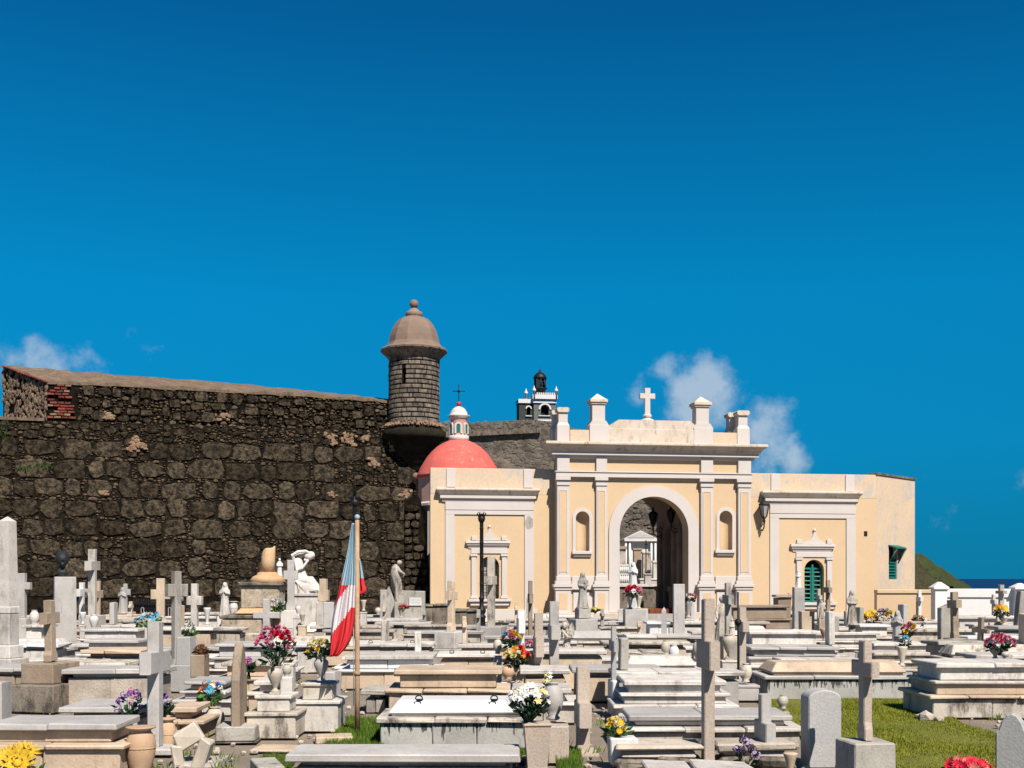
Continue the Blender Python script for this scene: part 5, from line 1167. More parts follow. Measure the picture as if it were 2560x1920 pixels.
# --- statues
def chain(b, pts, rad, n=8): b.tube(pts, rad, n)
def statue_mesh(b, name, m, t, vox, smooth=2, label=None):
    o = part(name, b, m, t, label=label); md = o.modifiers.new('Remesh', 'REMESH'); md.mode = 'VOXEL'; md.voxel_size = vox; md.use_smooth_shade = True
    sm_ = o.modifiers.new('Smooth', 'SMOOTH'); sm_.factor = .5; sm_.iterations = smooth; return o
def saint(X, yt, yb, d, label, m='white', rz=0.0, veil=True, blocks=(), name='saint_statue', pose='pray', group=None, cat='statue'):
    s = d / F; z0 = ZP(yb, d); h = ZP(yt, d) - z0; t = empty(name, label, cat, (W(X, d), d, z0), rz, group); k = h
    b = MB(); b.loft([(0, 0, 0, .17 * k, .15 * k, 1), (0, 0, .10 * k, .15 * k, .135 * k, 1), (0, 0, .32 * k, .125 * k, .11 * k, .9), (0, 0, .52 * k, .105 * k, .095 * k, .6), (0, -.005 * k, .66 * k, .115 * k, .09 * k, .4), (0, 0, .76 * k, .125 * k, .08 * k, .2), (0, 0, .81 * k, .09 * k, .065 * k, .1), (0, 0, .845 * k, .04 * k, .04 * k, 0)], n=26, folds=7, fd=.09)
    b.ball((0, -.012 * k, .905 * k), .058 * k, 14, 10, sc_=(.9, 1.05, 1.25)); b.ball((0, -.072 * k, .90 * k), .013 * k, 6, 5); b.ball((0, -.06 * k, .872 * k), .02 * k, 6, 5)
    if veil: b.loft([(0, .02 * k, .55 * k, .13 * k, .08 * k), (0, .02 * k, .72 * k, .135 * k, .085 * k), (0, .02 * k, .82 * k, .095 * k, .075 * k), (0, .02 * k, .90 * k, .074 * k, .07 * k), (0, .015 * k, .965 * k, .062 * k, .06 * k), (0, .01 * k, .995 * k, .03 * k, .03 * k)], n=18, folds=5, fd=.05)
    else: b.ball((0, .008 * k, .925 * k), .066 * k, 12, 9, sc_=(1, 1, 1.1))
    for sx in (-1, 1):
        if pose == 'pray': chain(b, [(sx * .115 * k, 0, .76 * k), (sx * .135 * k, -.03 * k, .63 * k), (sx * .07 * k, -.12 * k, .67 * k), (sx * .012 * k, -.13 * k, .73 * k)], [.04 * k, .042 * k, .034 * k, .018 * k])
        elif pose == 'open': chain(b, [(sx * .115 * k, 0, .76 * k), (sx * .155 * k, -.01 * k, .62 * k), (sx * .19 * k, -.09 * k, .52 * k), (sx * .2 * k, -.12 * k, .48 * k)], [.042 * k, .04 * k, .032 * k, .015 * k])
        else: chain(b, [(sx * .115 * k, 0, .76 * k), (sx * .13 * k, -.02 * k, .62 * k), (sx * .04 * k, -.11 * k, .60 * k), (-sx * .02 * k, -.12 * k, .63 * k)], [.042 * k, .04 * k, .034 * k, .02 * k])
    if pose == 'child': b.ball((.03 * k, -.13 * k, .70 * k), .045 * k, 8, 6); b.loft([(.02 * k, -.12 * k, .54 * k, .04 * k, .04 * k), (.03 * k, -.13 * k, .68 * k, .035 * k, .035 * k)], n=8)
    statue_mesh(b, 'figure', m, t, max(.011, k * .012))
    part('statue_base', MB().lathe([(.19 * k, -.035 * k), (.19 * k, 0.01 * k)], n=14), m, t)
    for i, bl in enumerate(blocks):
        bw, y0, y1 = bl[:3]; mm = bl[3] if len(bl) > 3 else m; z1 = ZP(y0, d) - z0 - (.036 * k if i == 0 else 0); zb = (0 if y1 is None else max(0, ZP(y1, d))) - z0
        part('pedestal' if i == 0 else 'plinth', MB().box(-bw * s, bw * s, -bw * s, bw * s, zb + .003, z1, .015, .005), mm, t)
    return t
def wings(b, k, z, sp=1.0):
    for sx in (-1, 1):
        P_ = [(.03, .75), (.16, .98), (.28, .92), (.33, .70), (.30, .42), (.20, .20), (.10, .30), (.04, .50)]
        pts = [(x * k * sp, zz_ * k) for x, zz_ in P_]
        q_ = MB().prism(pts, -.02 * k, .02 * k); q_.rot(.5, 'Z'); q_.v = [(sx * x, y + .08 * k, z_ + z) for x, y, z_ in q_.v]
        if sx < 0: q_.f = [f[::-1] for f in q_.f]
        b.add(q_.v, q_.f)

# ----------------------------------------------------------------- explicit tombs, nearest first
T = tomb
T(712, 1300, .28, 12.6, .85, 'long grey marble slab tomb in the foreground left of the square granite vase', 'slab', ('old', 'white', 'grey'), rz=-.004)
T(-60, 300, .56, 13.0, 1.0, 'rust-stained beige tomb under a grey slab at the bottom left corner', 'tier2', ('beige', 'beige', 'grey'))
T(1560, 2000, .42, 15.0, 1.15, 'grey marble tomb with a thick overhanging slab behind the tall granite cross', 'tier2', ('old', 'white', 'grey'))
T(950, 1330, .60, 15.0, 1.05, 'bright white tiered tomb with a clean white lid beside the flagpole grass', 'coffer', ('drip', 'old', 'clean'), ring=True)
T(145, 370, .50, 15.3, 1.1, 'grey slab tomb behind the rust-stained beige one, left of the near marble cross', 'slab', ('white', 'old', 'grey'))
T(398, 500, .45, 15.7, .9, 'cream stone trough tomb behind the broken stone debris', 'tier2', ('beige', 'beige', 'beige'))
T(1540, 1762, .30, 13.3, .5, 'broken mossy curb tomb left of the tall granite cross foot', 'rough', ('dark', 'rubble', 'rubble'))
T(1795, 1990, .30, 13.3, .5, 'broken pale curb tomb right of the tall granite cross foot', 'rough', ('dark', 'rubble', 'rubble'))
T(1620, 1890, .24, 11.9, .6, 'cracked white slab tomb at the bottom edge behind the purple flowers', 'slab', ('old', 'old', 'white'), crack=True)
T(972, 1265, .72, 18.6, 1.2, 'big beige tomb with mouldy flank directly behind the bright white one', 'tier2', ('drip2', 'beige', 'beige'))
T(900, 975, .38, 18.9, .9, 'small weathered low grave between flagpole and mouldy beige tomb', 'slab', ('conc', 'old', 'conc'))
T(1545, 1835, .64, 17.6, 1.3, 'three-tier white marble tomb crossing behind the tall granite cross', 'tier3', ('white', 'white', 'white'))
T(1270, 1440, .52, 17.6, 1.1, 'pale marble tomb hidden behind the white lilies and grey urn', 'tier2', ('old', 'white', 'white'))
T(1430, 1660, .60, 20.6, 1.1, 'wide grey slab tomb between the marble cross and granite cross', 'slab', ('beige', 'old', 'grey'))
T(1300, 1425, .60, 20.3, 1.1, 'cream tomb half hidden by the speckled granite cross', 'slab', ('beige', 'beige', 'white'))
T(1918, 2284, .66, 21.0, 1.3, 'long weathered tomb with drip stains at the far edge of the lawn', 'coffer', ('drip', 'grey', 'beige'), name='flat_tomb')
T(2332, 2640, .86, 18.2, 1.4, 'massive three-tier weathered marble tomb at the right of the lawn', 'tier3', ('old', 'beige', 'white'))
T(2310, 2328, .5, 18.9, .8, 'narrow stained grave step left of the massive right-hand tomb', 'rough', ('conc', 'conc', 'conc'))
T(-40, 98, .55, 21.4, 1.1, 'low grey tomb left of the block carrying the brown cross', 'slab', ('brown', 'old', 'grey'))
T(188, 352, .55, 20.4, 1.2, 'weathered slab tomb right of the block carrying the brown cross', 'tier2', ('rubble', 'conc', 'grey'))
T(200, 350, .72, 23.8, 1.2, 'orange beige tomb with a cracked broken lid left of the tall grey cross', 'slab', ('beige', 'beige', 'beige'), crack=True)
T(198, 350, .76, 27.0, 1.2, 'two-tier marble tomb behind the cracked orange beige one', 'tier2', ('white', 'white', 'grey'))
T(188, 350, .84, 31.0, 1.2, 'white tiered marble tomb in front of the pale urn pedestal, left', 'tier3', ('white', 'grey', 'white'))
T(44, 112, .95, 31.0, 1.2, 'white tomb between the marble obelisk and the bust pillar', 'tier2', ('old', 'white', 'white'))
T(440, 575, .55, 18.6, 1.1, 'grey marble tiers behind the blue flower urn', 'tier3', ('white', 'grey', 'grey'))
T(620, 700, .50, 19.2, 1.2, 'striped marble tomb behind the pink flower urn', 'tier2', ('beige', 'old', 'white'))
T(520, 668, .88, 23.4, 1.3, 'white marble tomb with carved flank left of the pink roses', 'tier3', ('white', 'white', 'grey'))
T(540, 690, .66, 21.2, 1.1, 'beige banded tomb just behind the granite stele', 'tier2', ('beige', 'beige', 'old'))
T(852, 1092, .66, 23.0, 1.5, 'broad cream plastered tomb right of the flag', 'tier2', ('beige', 'clean', 'white'), ring=False)
T(872, 1082, .66, 27.4, 1.2, 'white marble tomb with iron rings behind the broad cream one', 'slab', ('beige', 'white', 'white'), ring=True)
T(1090, 1245, .55, 25.4, 1.1, 'pale slab tomb with iron rings between two cross pedestals', 'slab', ('beige', 'white', 'white'), ring=True)
T(898, 1046, .86, 38.0, 1.5, 'large pale grey box tomb below the draped angel', 'slab', ('grey', 'white', 'white'), name='box_tomb')
T(1048, 1112, .78, 37.2, 1.2, 'dark blocky tomb between pale box tomb and slim beige cross', 'rough', ('dark', 'conc', 'dark'))
T(1130, 1200, 1.1, 41.0, 1.2, 'blackened layered tomb at the foot of the left wing wall', 'rough', ('dark', 'dark', 'dark'))
T(1040, 1125, 1.25, 42.5, 1.2, 'dark slatted tomb at the corner of the left wing', 'rough', ('dark', 'dark', 'dark'))
T(1868, 2115, .70, 25.2, 1.4, 'grey and white tomb with peach lid behind the lawn tomb', 'tier3', ('beige', 'white', 'grey'))
T(1868, 2060, .86, 29.3, 1.3, 'white marble slab tomb in front of the brown tiered one', 'tier2', ('conc', 'white', 'white'))
T(1822, 1984, 1.30, 38.0, 1.6, 'blackened brown tiered tomb at the base of the right wing', 'tier3', ('dark', 'brown', 'brown'), name='tiered_tomb')
T(1940, 1984, 1.62, 40.5, .8, 'small dark brown block on top row behind the blackened tiers', 'rough', ('dark', 'brown', 'brown'))
T(2145, 2236, .84, 33.8, 1.3, 'white tomb with black shadow gap below the yellow flowers', 'tier2', ('old', 'white', 'clean'))
T(2176, 2342, .62, 24.6, 1.2, 'banded grey tomb behind the urn pedestal on the lawn edge', 'tier3', ('rubble', 'old', 'old'))
T(2180, 2345, .62, 28.2, 1.2, 'pale banded tomb one row behind, left of the brown cross', 'tier2', ('rubble', 'white', 'white'))
T(1560, 1735, .74, 29.6, 1.3, 'white marble tomb in front of the grey marble stele', 'tier2', ('white', 'clean', 'white'))
T(1612, 1690, .92, 34.0, 1.2, 'small white tomb between narrow obelisk and marble stele', 'tier2', ('white', 'clean', 'clean'))
T(1552, 1660, .58, 25.6, 1.1, 'broken brownish tomb with shadowed gap left of the twin urns', 'rough', ('rubble', 'beige', 'old'))
T(2440, 2620, .72, 22.4, 1.1, 'flat pale tomb under the pink flowers at the right edge', 'slab', ('old', 'old', 'white'))
T(2345, 2460, .78, 26.0, 1.1, 'dark rubble-footed grave under the leaning brown cross', 'rough', ('dark', 'rubble', 'conc'))
T(2390, 2600, 1.0, 36.5, 1.3, 'long pale grave ledge below the white perimeter wall', 'tier2', ('rubble', 'white', 'white'))

RUST = mat('rust_stain', (.30, .12, .05), (.16, .06, .035), stain=.8, staincol=(.08, .03, .02), rough=.9, bump=.2)
# ----------------------------------------------------------------- crosses and stelae
C = cross
C(1770, 1497, 1955, 13.4, 27, (1600, 1672), 'tall speckled granite cross in the right foreground, seen edge-on', 'granite', rz=.10, al=.30, th=.15, flare=.12, blocks=((30, 1955, None, .6),))
C(1457, 1667, 1960, 14.8, 32, (1753, 1815), 'speckled granite cross right of the white lilies, seen edge-on', 'granite', al=.27, th=.16, blocks=((34, 1960, None, .5),))
C(1346, 1533, 1712, 21.4, 21, (1592, 1640), 'rust-spotted granite cross beside the marble cross in the centre', 'granite', al=.30, th=.17, flare=.5, blocks=((20, 1712, None, .5),))
C(1385, 1503, 1712, 22.0, 23, (1562, 1597), 'white marble cross just right of the rust-spotted granite one', 'grey', al=.36, th=.18, flare=.4, blocks=((26, 1700, None, .5),))
C(388, 1553, 1866, 14.6, 30, (1627, 1682), 'near pale marble cross on the left behind the terracotta urn', 'grey', al=.36, th=.17, flare=.1, blocks=((58, 1866, None, .5, 'grey'),))
C(127, 1500, 1652, 19.6, 21, (1530, 1559), 'small leaning brown stone cross on two rough blocks', 'brown', al=.20, th=.14, flare=.5, lean=-.05, rz=-.2, blocks=((44, 1655, 1706, .8, 'brown'), (64, 1706, None, 1.2, 'dark')))
C(441, 1428, 1706, 24.6, 19, (1460, 1492), 'tall slim grey-beige cross standing behind the near marble cross', 'conc', al=.24, th=.16, flare=.9, rz=-.75, blocks=((24, 1700, None, .6, 'conc'),))
C(1228, 1392, 1566, 34.0, 17, (1440, 1462), 'pale cross with pointed top in front of the barred window', 'old', al=.34, th=.2, flare=.05, rz=-.2, blocks=((32, 1566, None, .8, 'grey'),))
C(1128, 1452, 1578, 28.6, 15, (1478, 1500), 'slim beige cross on a stepped pedestal left of the iron post', 'beige', al=.2, th=.16, flare=.5, rz=-.45, blocks=((29, 1578, 1620, .7, 'white'), (42, 1620, None, 1.0, 'grey')))
C(1302, 1527, 1610, 28.0, 17, (1545, 1582), 'small bright white cross behind the mixed flower basket', 'clean', al=.3, th=.16, blocks=((16, 1610, None, .5),))
C(1326, 1452, 1612, 31.0, 10, (1484, 1508), 'thin weathered beige cross in front of the left wing frame', 'brown', al=.26, th=.13, blocks=((14, 1612, None, .4, 'beige'),))
C(1534, 1565, 1830, 18.8, 12, (1600, 1628), 'dark slate cross with white lower shaft left of the marble tiers', 'ggran', al=.27, th=.10, blocks=((9, 1700, None, .5, 'clean'),))
C(1912, 1735, 1960, 13.6, 26, (1803, 1863), 'short light grey cross right of the tall granite cross', 'grey', al=.25, th=.14, blocks=((30, 1960, None, .5),))
C(2163, 1600, 1848, 12.5, 22, (1652, 1690), 'weathered brown cross on a big square block on the lawn', 'granite', al=.26, th=.15, flare=.35, rz=.12, blocks=((54, 1851, None, .5, 'conc'),))
C(1820, 1457, 1590, 27.0, 14, (1487, 1510), 'grey-beige cross rising behind the tall cream urn', 'conc', al=.3, th=.15, blocks=((17, 1590, None, .4, 'beige'),))
C(1855, 1518, 1680, 22.6, 17, (1553, 1578), 'beige granite cross beside the thin iron one', 'granite', al=.3, th=.15, blocks=((22, 1680, None, .5, 'white'),))
C(2387, 1480, 1600, 28.0, 15, (1500, 1520), 'dark brown weathered cross standing by the grey slab on the right', 'brown', al=.25, th=.15, flare=.4, lean=.03, blocks=((19, 1595, 1628, .5, 'brown'), (34, 1628, None, .8, 'dark')))
C(2449, 1543, 1630, 26.4, 10, (1570, 1582), 'small crooked brown cross between the brown cross and the pink flowers', 'brown', al=.22, th=.12, flare=.5, lean=-.06, rz=.5, blocks=((20, 1630, None, .5, 'conc'),))
C(2503, 1462, 1512, 38.0, 11, (1477, 1484), 'pale cross above the yellow flowers in front of the white wall', 'conc', 'e', al=.25, th=.14, blocks=((9, 1512, None, .4, 'conc'),))
C(2495, 1535, 1600, 34.5, 9, (1557, 1567), 'small beige cross with one long arm under the yellow flowers', 'beige', 'f', al=24, th=.1, blocks=((9, 1600, None, .4, 'conc'),))
C(54, 1433, 1545, 39.0, 21, (1456, 1474), 'plain grey cross facing the viewer right of the marble obelisk', 'grey', 'f', al=24, th=.2, blocks=((22, 1545, None, .6, 'white'),))
C(231, 1373, 1538, 38.0, 18, (1403, 1426), 'tall white marble cross over the urn pedestal near the fortress wall', 'white', al=.36, th=.17, blocks=((24, 1538, None, .7, 'white'),))
C(205, 1456, 1585, 39.0, 11, (1472, 1491), 'small white cross tucked left of the tall white marble one', 'clean', al=.3, th=.16, blocks=((7, 1585, None, .4, 'clean'),))
C(246, 1452, 1545, 41.0, 9, (1476, 1495), 'small beige cross tucked right of the tall white marble one', 'beige', al=.3, th=.14, blocks=((8, 1545, None, .4, 'beige'),))
C(402, 1446, 1560, 37.5, 20, (1474, 1498), 'beige cross with squat arms beside the black railing', 'beige', 'f', al=23, th=.3, rz=.2, flare=.3, blocks=((22, 1560, None, .5, 'beige'),))
C(487, 1459, 1590, 36.0, 15, (1490, 1513), 'pinkish marble cross right of the tall slim cross', 'white', 'f', al=19, th=.22, flare=.3, blocks=((16, 1590, None, .5, 'white'),))
C(314, 1459, 1530, 42.5, 9, (1473, 1488), 'small grey cross behind a stone figure near the fortress wall', 'grey', 'f', al=12, th=.12, blocks=((20, 1530, None, .5, 'beige'),))
C(727, 1400, 1525, 35.6, 17, (1427, 1449), 'grey marble cross on a block right of the broken column', 'grey', 'f', al=18, th=.26, rz=.15, flare=.3, blocks=((24, 1525, 1571, .6, 'white'), (26, 1571, None, .7, 'grey')))
C(809, 1447, 1504, 37.6, 17, (1475, 1502), 'short beige cross left of the flag', 'beige', 'f', al=13, th=.3, blocks=((15, 1505, None, .5, 'white'),))
C(667, 1498, 1590, 31.5, 17, (1530, 1546), 'pale grey cross facing the viewer above the pink roses', 'grey', 'f', al=33, th=.16, blocks=((12, 1590, None, .4, 'grey'),))
C(1188, 1430, 1560, 43.5, 8, (1450, 1460), 'thin grey cross close to the left wing window', 'conc', al=.25, th=.12, blocks=((10, 1560, None, .4, 'conc'),)) if False else None
C(2070, 1450, 1545, 35.6, 9, (1468, 1482), 'slim grey-brown cross in front of the green shuttered window', 'brown', al=.24, th=.13, blocks=((20, 1540, None, .6, 'conc'),))
C(2047, 1472, 1560, 34.0, 8, (1488, 1498), 'thin pale cross left of the slim grey-brown one', 'old', al=.2, th=.1, blocks=((8, 1560, None, .4, 'old'),))
C(2299, 1475, 1545, 43.5, 8, (1492, 1503), 'thin white cross against the low cream wall', 'clean', al=.2, th=.1, blocks=((12, 1545, None, .5, 'clean'),))
C(1438, 1500, 1590, 30.0, 8, (1515, 1526), 'small weathered cross behind the kneeling angel', 'conc', al=.2, th=.1) if False else None
def stele(X, yt, yb, d, wpx, dep, label, m, top='flat', name='headstone', rz=0, blocks=(), cat='headstone', taper=0.0):
    s = d / F; z0 = ZP(yb, d); z1 = ZP(yt, d); hw = wpx * s / 2; t = empty(name, label, cat, (W(X, d), d, 0), rz); TOMBS.append((W(X, d) - hw, W(X, d) + hw, d - .2, d + dep))
    z0 = max(z0, 0)
    if top == 'round': pts = [(-hw, z0), (hw, z0), (hw, z1 - hw * .55)] + [(hw * cos(a), z1 - hw * .55 + hw * .55 * sin(a)) for a in [pi * i / 14 for i in range(1, 14)]] + [(-hw, z1 - hw * .55)]
    elif top == 'shoulder': pts = [(-hw, z0), (hw, z0), (hw, z1 - hw * 1.3), (hw * .82, z1 - hw * 1.15), (hw * .62, z1 - hw * .55), (hw * .3, z1 - .02), (0, z1), (-hw * .3, z1 - .02), (-hw * .62, z1 - hw * .55), (-hw * .82, z1 - hw * 1.15), (-hw, z1 - hw * 1.3)]
    elif top == 'point': pts = [(-hw, z0), (hw, z0), (hw, z1 - hw * 1.6), (hw * .5, z1 - hw * .5), (0, z1), (-hw * .5, z1 - hw * .5), (-hw, z1 - hw * 1.6)]
    elif top == 'slant': pts = [(-hw, z0), (hw, z0), (hw, z1), (-hw, z1 - .12)]
    else: pts = [(-hw, z0), (hw, z0), (hw * (1 - taper), z1), (-hw * (1 - taper), z1)]
    part('stone', MB().prism(pts, -dep / 2, dep / 2, c=.014), m, t)
    for i, bl in enumerate(blocks):
        bw, y0, y1 = bl[:3]; mm = bl[3] if len(bl) > 3 else m; bw = max(bw, wpx * .5 + 4 + i * 8) if wpx > 100 else bw; part('pedestal' if i == 0 else 'plinth', MB().box(-bw * s, bw * s, -(bw * s * .8 if bw * 2 > wpx * .9 else dep * 1.6), (bw * s * .8 if bw * 2 > wpx * .9 else dep * 1.6), 0 if y1 is None else max(0, ZP(y1, d) + .003), ZP(y0, d), .016, .008), mm, t)
    return t
stele(2052, 1722, 1916, 13.6, 82, .34, 'thick round-topped grey headstone beside the lawn', 'ggran', 'round', rz=.03, blocks=((46, 1916, None, 'conc'),))
stele(2532, 1782, 1990, 12.6, 76, .16, 'shadowed grey headstone with shouldered top at the bottom right corner', 'ggran', 'shoulder', rz=-.55, blocks=((40, 1990, None, 'conc'),))
stele(598, 1607, 1812, 15.8, 112, .115, 'pointed granite stele seen edge-on with a darker right face in the left foreground', 'brown', 'point', rz=pi / 2 + .06, blocks=((26, 1810, 1846, 'conc'), (52, 1846, None, 'dark')))
stele(0, 1705, 1825, 14.2, 34, .3, 'grey marble post cut off by the left edge of the picture', 'grey', 'flat', name='stone_post', cat='post')
stele(466, 1592, 1662, 22.6, 38, .34, 'rough grey granite stump left of the dried flower block', 'ggran', 'flat', rz=-.1, taper=.12, blocks=((33, 1662, None, 'ggran'),))
stele(1697, 1460, 1592, 34.0, 28, .2, 'narrow plain grey marble stele in front of the archway', 'grey', 'flat', blocks=((17, 1592, None, 'white'),))
stele(2361, 1508, 1602, 29.6, 28, .22, 'tall slanted grey slab headstone on the right', 'conc', 'slant', rz=.1, blocks=((17, 1602, None, 'conc'),))
stele(2556, 1478, 1592, 33.6, 42, .3, 'draped grey stele cut off by the right edge', 'conc', 'flat', taper=.55, blocks=((22, 1592, None, 'conc'),))
stele(1996, 1468, 1572, 36.0, 26, .3, 'white marble pillar carrying a small bust before the right wing', 'grey', 'flat', name='pillar', cat='pillar', blocks=((18, 1572, None, 'white'),))
stele(2016, 1528, 1592, 34.4, 31, .4, 'squat beige capped pillar right of the marble bust pillar', 'beige', 'flat', name='pillar', cat='pillar', taper=-.06)
stele(500, 1636, 1692, 21.6, 34, .4, 'squat beige block with dried flowers on top', 'brown', 'flat', name='stone_block', cat='block')
stele(162, 1442, 1604, 33.6, 54, .62, 'tall marble pillar carrying a black bronze bust', 'grey', 'flat', name='pillar', cat='pillar', rz=.42, taper=.07, blocks=((36, 1604, 1612, 'grey'), (34, 1612, None, 'grey')))
stele(718, 1692, 1730, 17.6, 30, .2, 'small marble headstone block behind the pink rose urn', 'white', 'flat')
stele(905, 1635, 1690, 18.6, 30, .22, 'beige headstone block right of the yellow rose urn', 'beige', 'flat') if False else None
stele(832, 1678, 1742, 18.2, 26, .3, 'upright marble block behind the yellow rose urn', 'grey', 'flat', name='stone_block', cat='block', rz=-.2, blocks=((22, 1742, None, 'white'),))
stele(822, 1505, 1570, 32.0, 26, .3, 'tilted grey marble post beside the flag edge', 'grey', 'flat', rz=.1, blocks=((13, 1572, None, 'white'),))
# obelisks
def obelisk(X, yt, yb, d, wpx, label, m, blocks=(), tip=12):
    s = d / F; t = empty('obelisk', label, 'obelisk', (W(X, d), d, 0), -.25); hw = wpx * s / 2 * .82; z0, z1 = ZP(yb, d), ZP(yt, d); zs = z1 - tip * s; k = hw * .80
    b = MB(); b.add([(-hw, -hw, z0), (hw, -hw, z0), (hw, hw, z0), (-hw, hw, z0), (-k, -k, zs), (k, -k, zs), (k, k, zs), (-k, k, zs), (0, 0, z1)], [(0, 1, 5, 4), (1, 2, 6, 5), (2, 3, 7, 6), (3, 0, 4, 7), (4, 5, 8), (5, 6, 8), (6, 7, 8), (7, 4, 8)]); part('shaft', b, m, t)
    for i, (bw, y0, y1) in enumerate(blocks): q_ = bw * s * .82; part('collar' if i == 0 else 'plinth', MB().box(-q_, q_, -q_, q_, 0 if y1 is None else ZP(y1, d) + .002, ZP(y0, d), .015), m, t)
obelisk(19, 1291, 1518, 24.0, 44, 'tall white marble obelisk on stepped plinths at the left edge', 'white', ((25, 1516, 1534), (24, 1534, 1612), (33, 1612, 1645), (44, 1645, None)), 12)
obelisk(1660, 1517, 1598, 32.0, 16, 'small narrow grey obelisk in front of the gate steps', 'ggran', ((9, 1598, None),), 10)
# thin iron cross
t = empty('iron_cross', 'thin black iron cross left of the beige granite cross', 'cross', (W(1845, 21.6), 21.6, 0)); z1, z0 = ZP(1480, 21.6), ZP(1672, 21.6)
part('shaft', MB().tube([(0, 0, .3), (0, 0, z1)], .018, 6), 'iron', t); part('cross_bar', MB().tube([(-.03, -.22, ZP(1556, 21.6)), (.03, .22, ZP(1556, 21.6))], .03, 6).ball((0, 0, ZP(1556, 21.6)), .07, 8, 6), 'iron', t); part('stone_foot', MB().box(-.14, .14, -.14, .14, 0, .32, .02), 'conc', t)

# ----------------------------------------------------------------- ochre broken column monument
d = 37.0; s = d / F; t = empty('broken_column_monument', 'ochre stained monument with a broken column on a blotched pedestal', 'monument', (W(661, d), d, 0)); Z = lambda y: ZP(y, d)
part('lower_base', MB().box(-92 * s, 8 * s, -.9, .8, 0, Z(1545), .03, .02), 'mottle', t); part('base_cap', MB().box(-95 * s, 12 * s, -.95, .85, Z(1545) + .003, Z(1536), .03, .015), 'dark', t)
part('step', MB().box(-62 * s, 48 * s, -.6, .6, Z(1536) + .005, Z(1520), .03, .02, (.1, .1)), 'ochre', t)
part('die', MB().box(-50 * s, 44 * s, -.5, .5, Z(1520) + .002, Z(1464), .03, .015), 'mottle', t); part('cornice', MB().box(-56 * s, 52 * s, -.6, .6, Z(1464) + .002, Z(1455), .03, .015), 'dark', t)
part('column_foot', MB().lathe([(48 * s, Z(1455)), (36 * s, Z(1441)), (26 * s, Z(1437)), (25 * s, Z(1432)), (19 * s, Z(1430))], n=20, cx=8 * s), 'ochre', t)
b = MB(); b.lathe([(18 * s, Z(1431)), (17.2 * s, Z(1400)), (16.5 * s, Z(1376)), (14 * s, Z(1371)), (9 * s, Z(1376))], n=18, cx=8 * s)
b.v = [(x + (z_ - Z(1431)) * .05, y, z_ + (.025 * sin(math.atan2(y, x - 8 * s) * 3 + 1) + (x - 8 * s) * .35 if z_ > Z(1390) else 0)) for x, y, z_ in b.v]; part('broken_column', b, 'ochre', t)

# ----------------------------------------------------------------- weeping woman
d = 42.0; s = d / F; Z = lambda y: ZP(y, d); x0 = W(765, d)
t = empty('weeping_woman_statue', 'white marble statue of a seated weeping woman bowed over her arm', 'statue', (x0, d, 0))
part('pedestal', MB().box(-34 * s, 36 * s, -.42, .42, 0, Z(1490), .02, .004), 'white', t); part('pedestal_cap', MB().box(-37 * s, 39 * s, -.47, .47, Z(1490) + .002, Z(1483), .015), 'white', t)
P_ = lambda X, Y, y=0: ((X - 765) * s, y, Z(Y)); b = MB()
b.loft([((-3) * s, 0, Z(1484), 36 * s, .36), ((-4) * s, 0, Z(1472), 33 * s, .36), (-10 * s, 0, Z(1458), 25 * s, .33), (-14 * s, 0, Z(1445), 19 * s, .27), (-16 * s, .03, Z(1432), 14 * s, .2)], n=34, folds=11, fd=.07)
chain(b, [P_(752, 1444), P_(748, 1424), P_(744, 1408), P_(742, 1396)], [17 * s, 13 * s, 13.5 * s, 11 * s], 14)          # torso
chain(b, [P_(742, 1397), P_(752, 1386), P_(764, 1384)], [10 * s, 6 * s, 5 * s], 10)                                      # shoulders and neck
b.ball(P_(772, 1390, -.03), 11.5 * s, 14, 10, sc_=(1.0, .95, 1.0)); b.ball(P_(764, 1400, -.08), 4 * s, 8, 6); b.ball(P_(777, 1388), 10.5 * s, 12, 8, sc_=(1, 1, .95))
chain(b, [P_(737, 1404, -.14), P_(734, 1388, -.24), P_(748, 1380, -.24), P_(766, 1378, -.18), P_(778, 1384, -.12)], [5.5 * s, 5 * s, 4.5 * s, 3.8 * s, 3 * s], 8)   # arm over the head
chain(b, [P_(742, 1404, -.18), P_(747, 1428, -.28), P_(757, 1421, -.26), P_(766, 1410, -.2), P_(770, 1403, -.16)], [5.5 * s, 5 * s, 4 * s, 3.2 * s, 2.6 * s], 8)  # arm propping the face
for k_ in range(4): chain(b, [P_(766 + k_ * 1.6, 1407, -.2 + k_ * .02), P_(768 + k_ * 1.8, 1400, -.17 + k_ * .02)], [1.2 * s, .9 * s], 5)
chain(b, [P_(752, 1450, -.12), P_(770, 1452, -.2), P_(784, 1468, -.16), P_(793, 1481, -.15)], [13 * s, 11 * s, 8 * s, 5 * s], 10); chain(b, [P_(752, 1452, .1), P_(778, 1450, .05), P_(792, 1466, .05), P_(797, 1481, .02)], [12 * s, 10 * s, 7 * s, 5 * s], 10)
for k_ in range(9):
    a = k_ / 8; chain(b, [P_(742 + 8 * a, 1452 + 2 * a, -.3), P_(756 + 16 * a, 1462 - 6 * a + 4, -.36 + .05 * a), P_(768 + 30 * a, 1480 - 4 * a, -.33)], [1.6 * s, 2.6 * s, 1.8 * s], 5)
for k_ in range(14): b.ball(P_(786 + R.uniform(-8, 14), 1476 + R.uniform(-18, 6), R.uniform(-.25, .1)), R.uniform(2, 4) * s, 6, 5)
statue_mesh(b, 'figure', 'white', t, .017, 1)
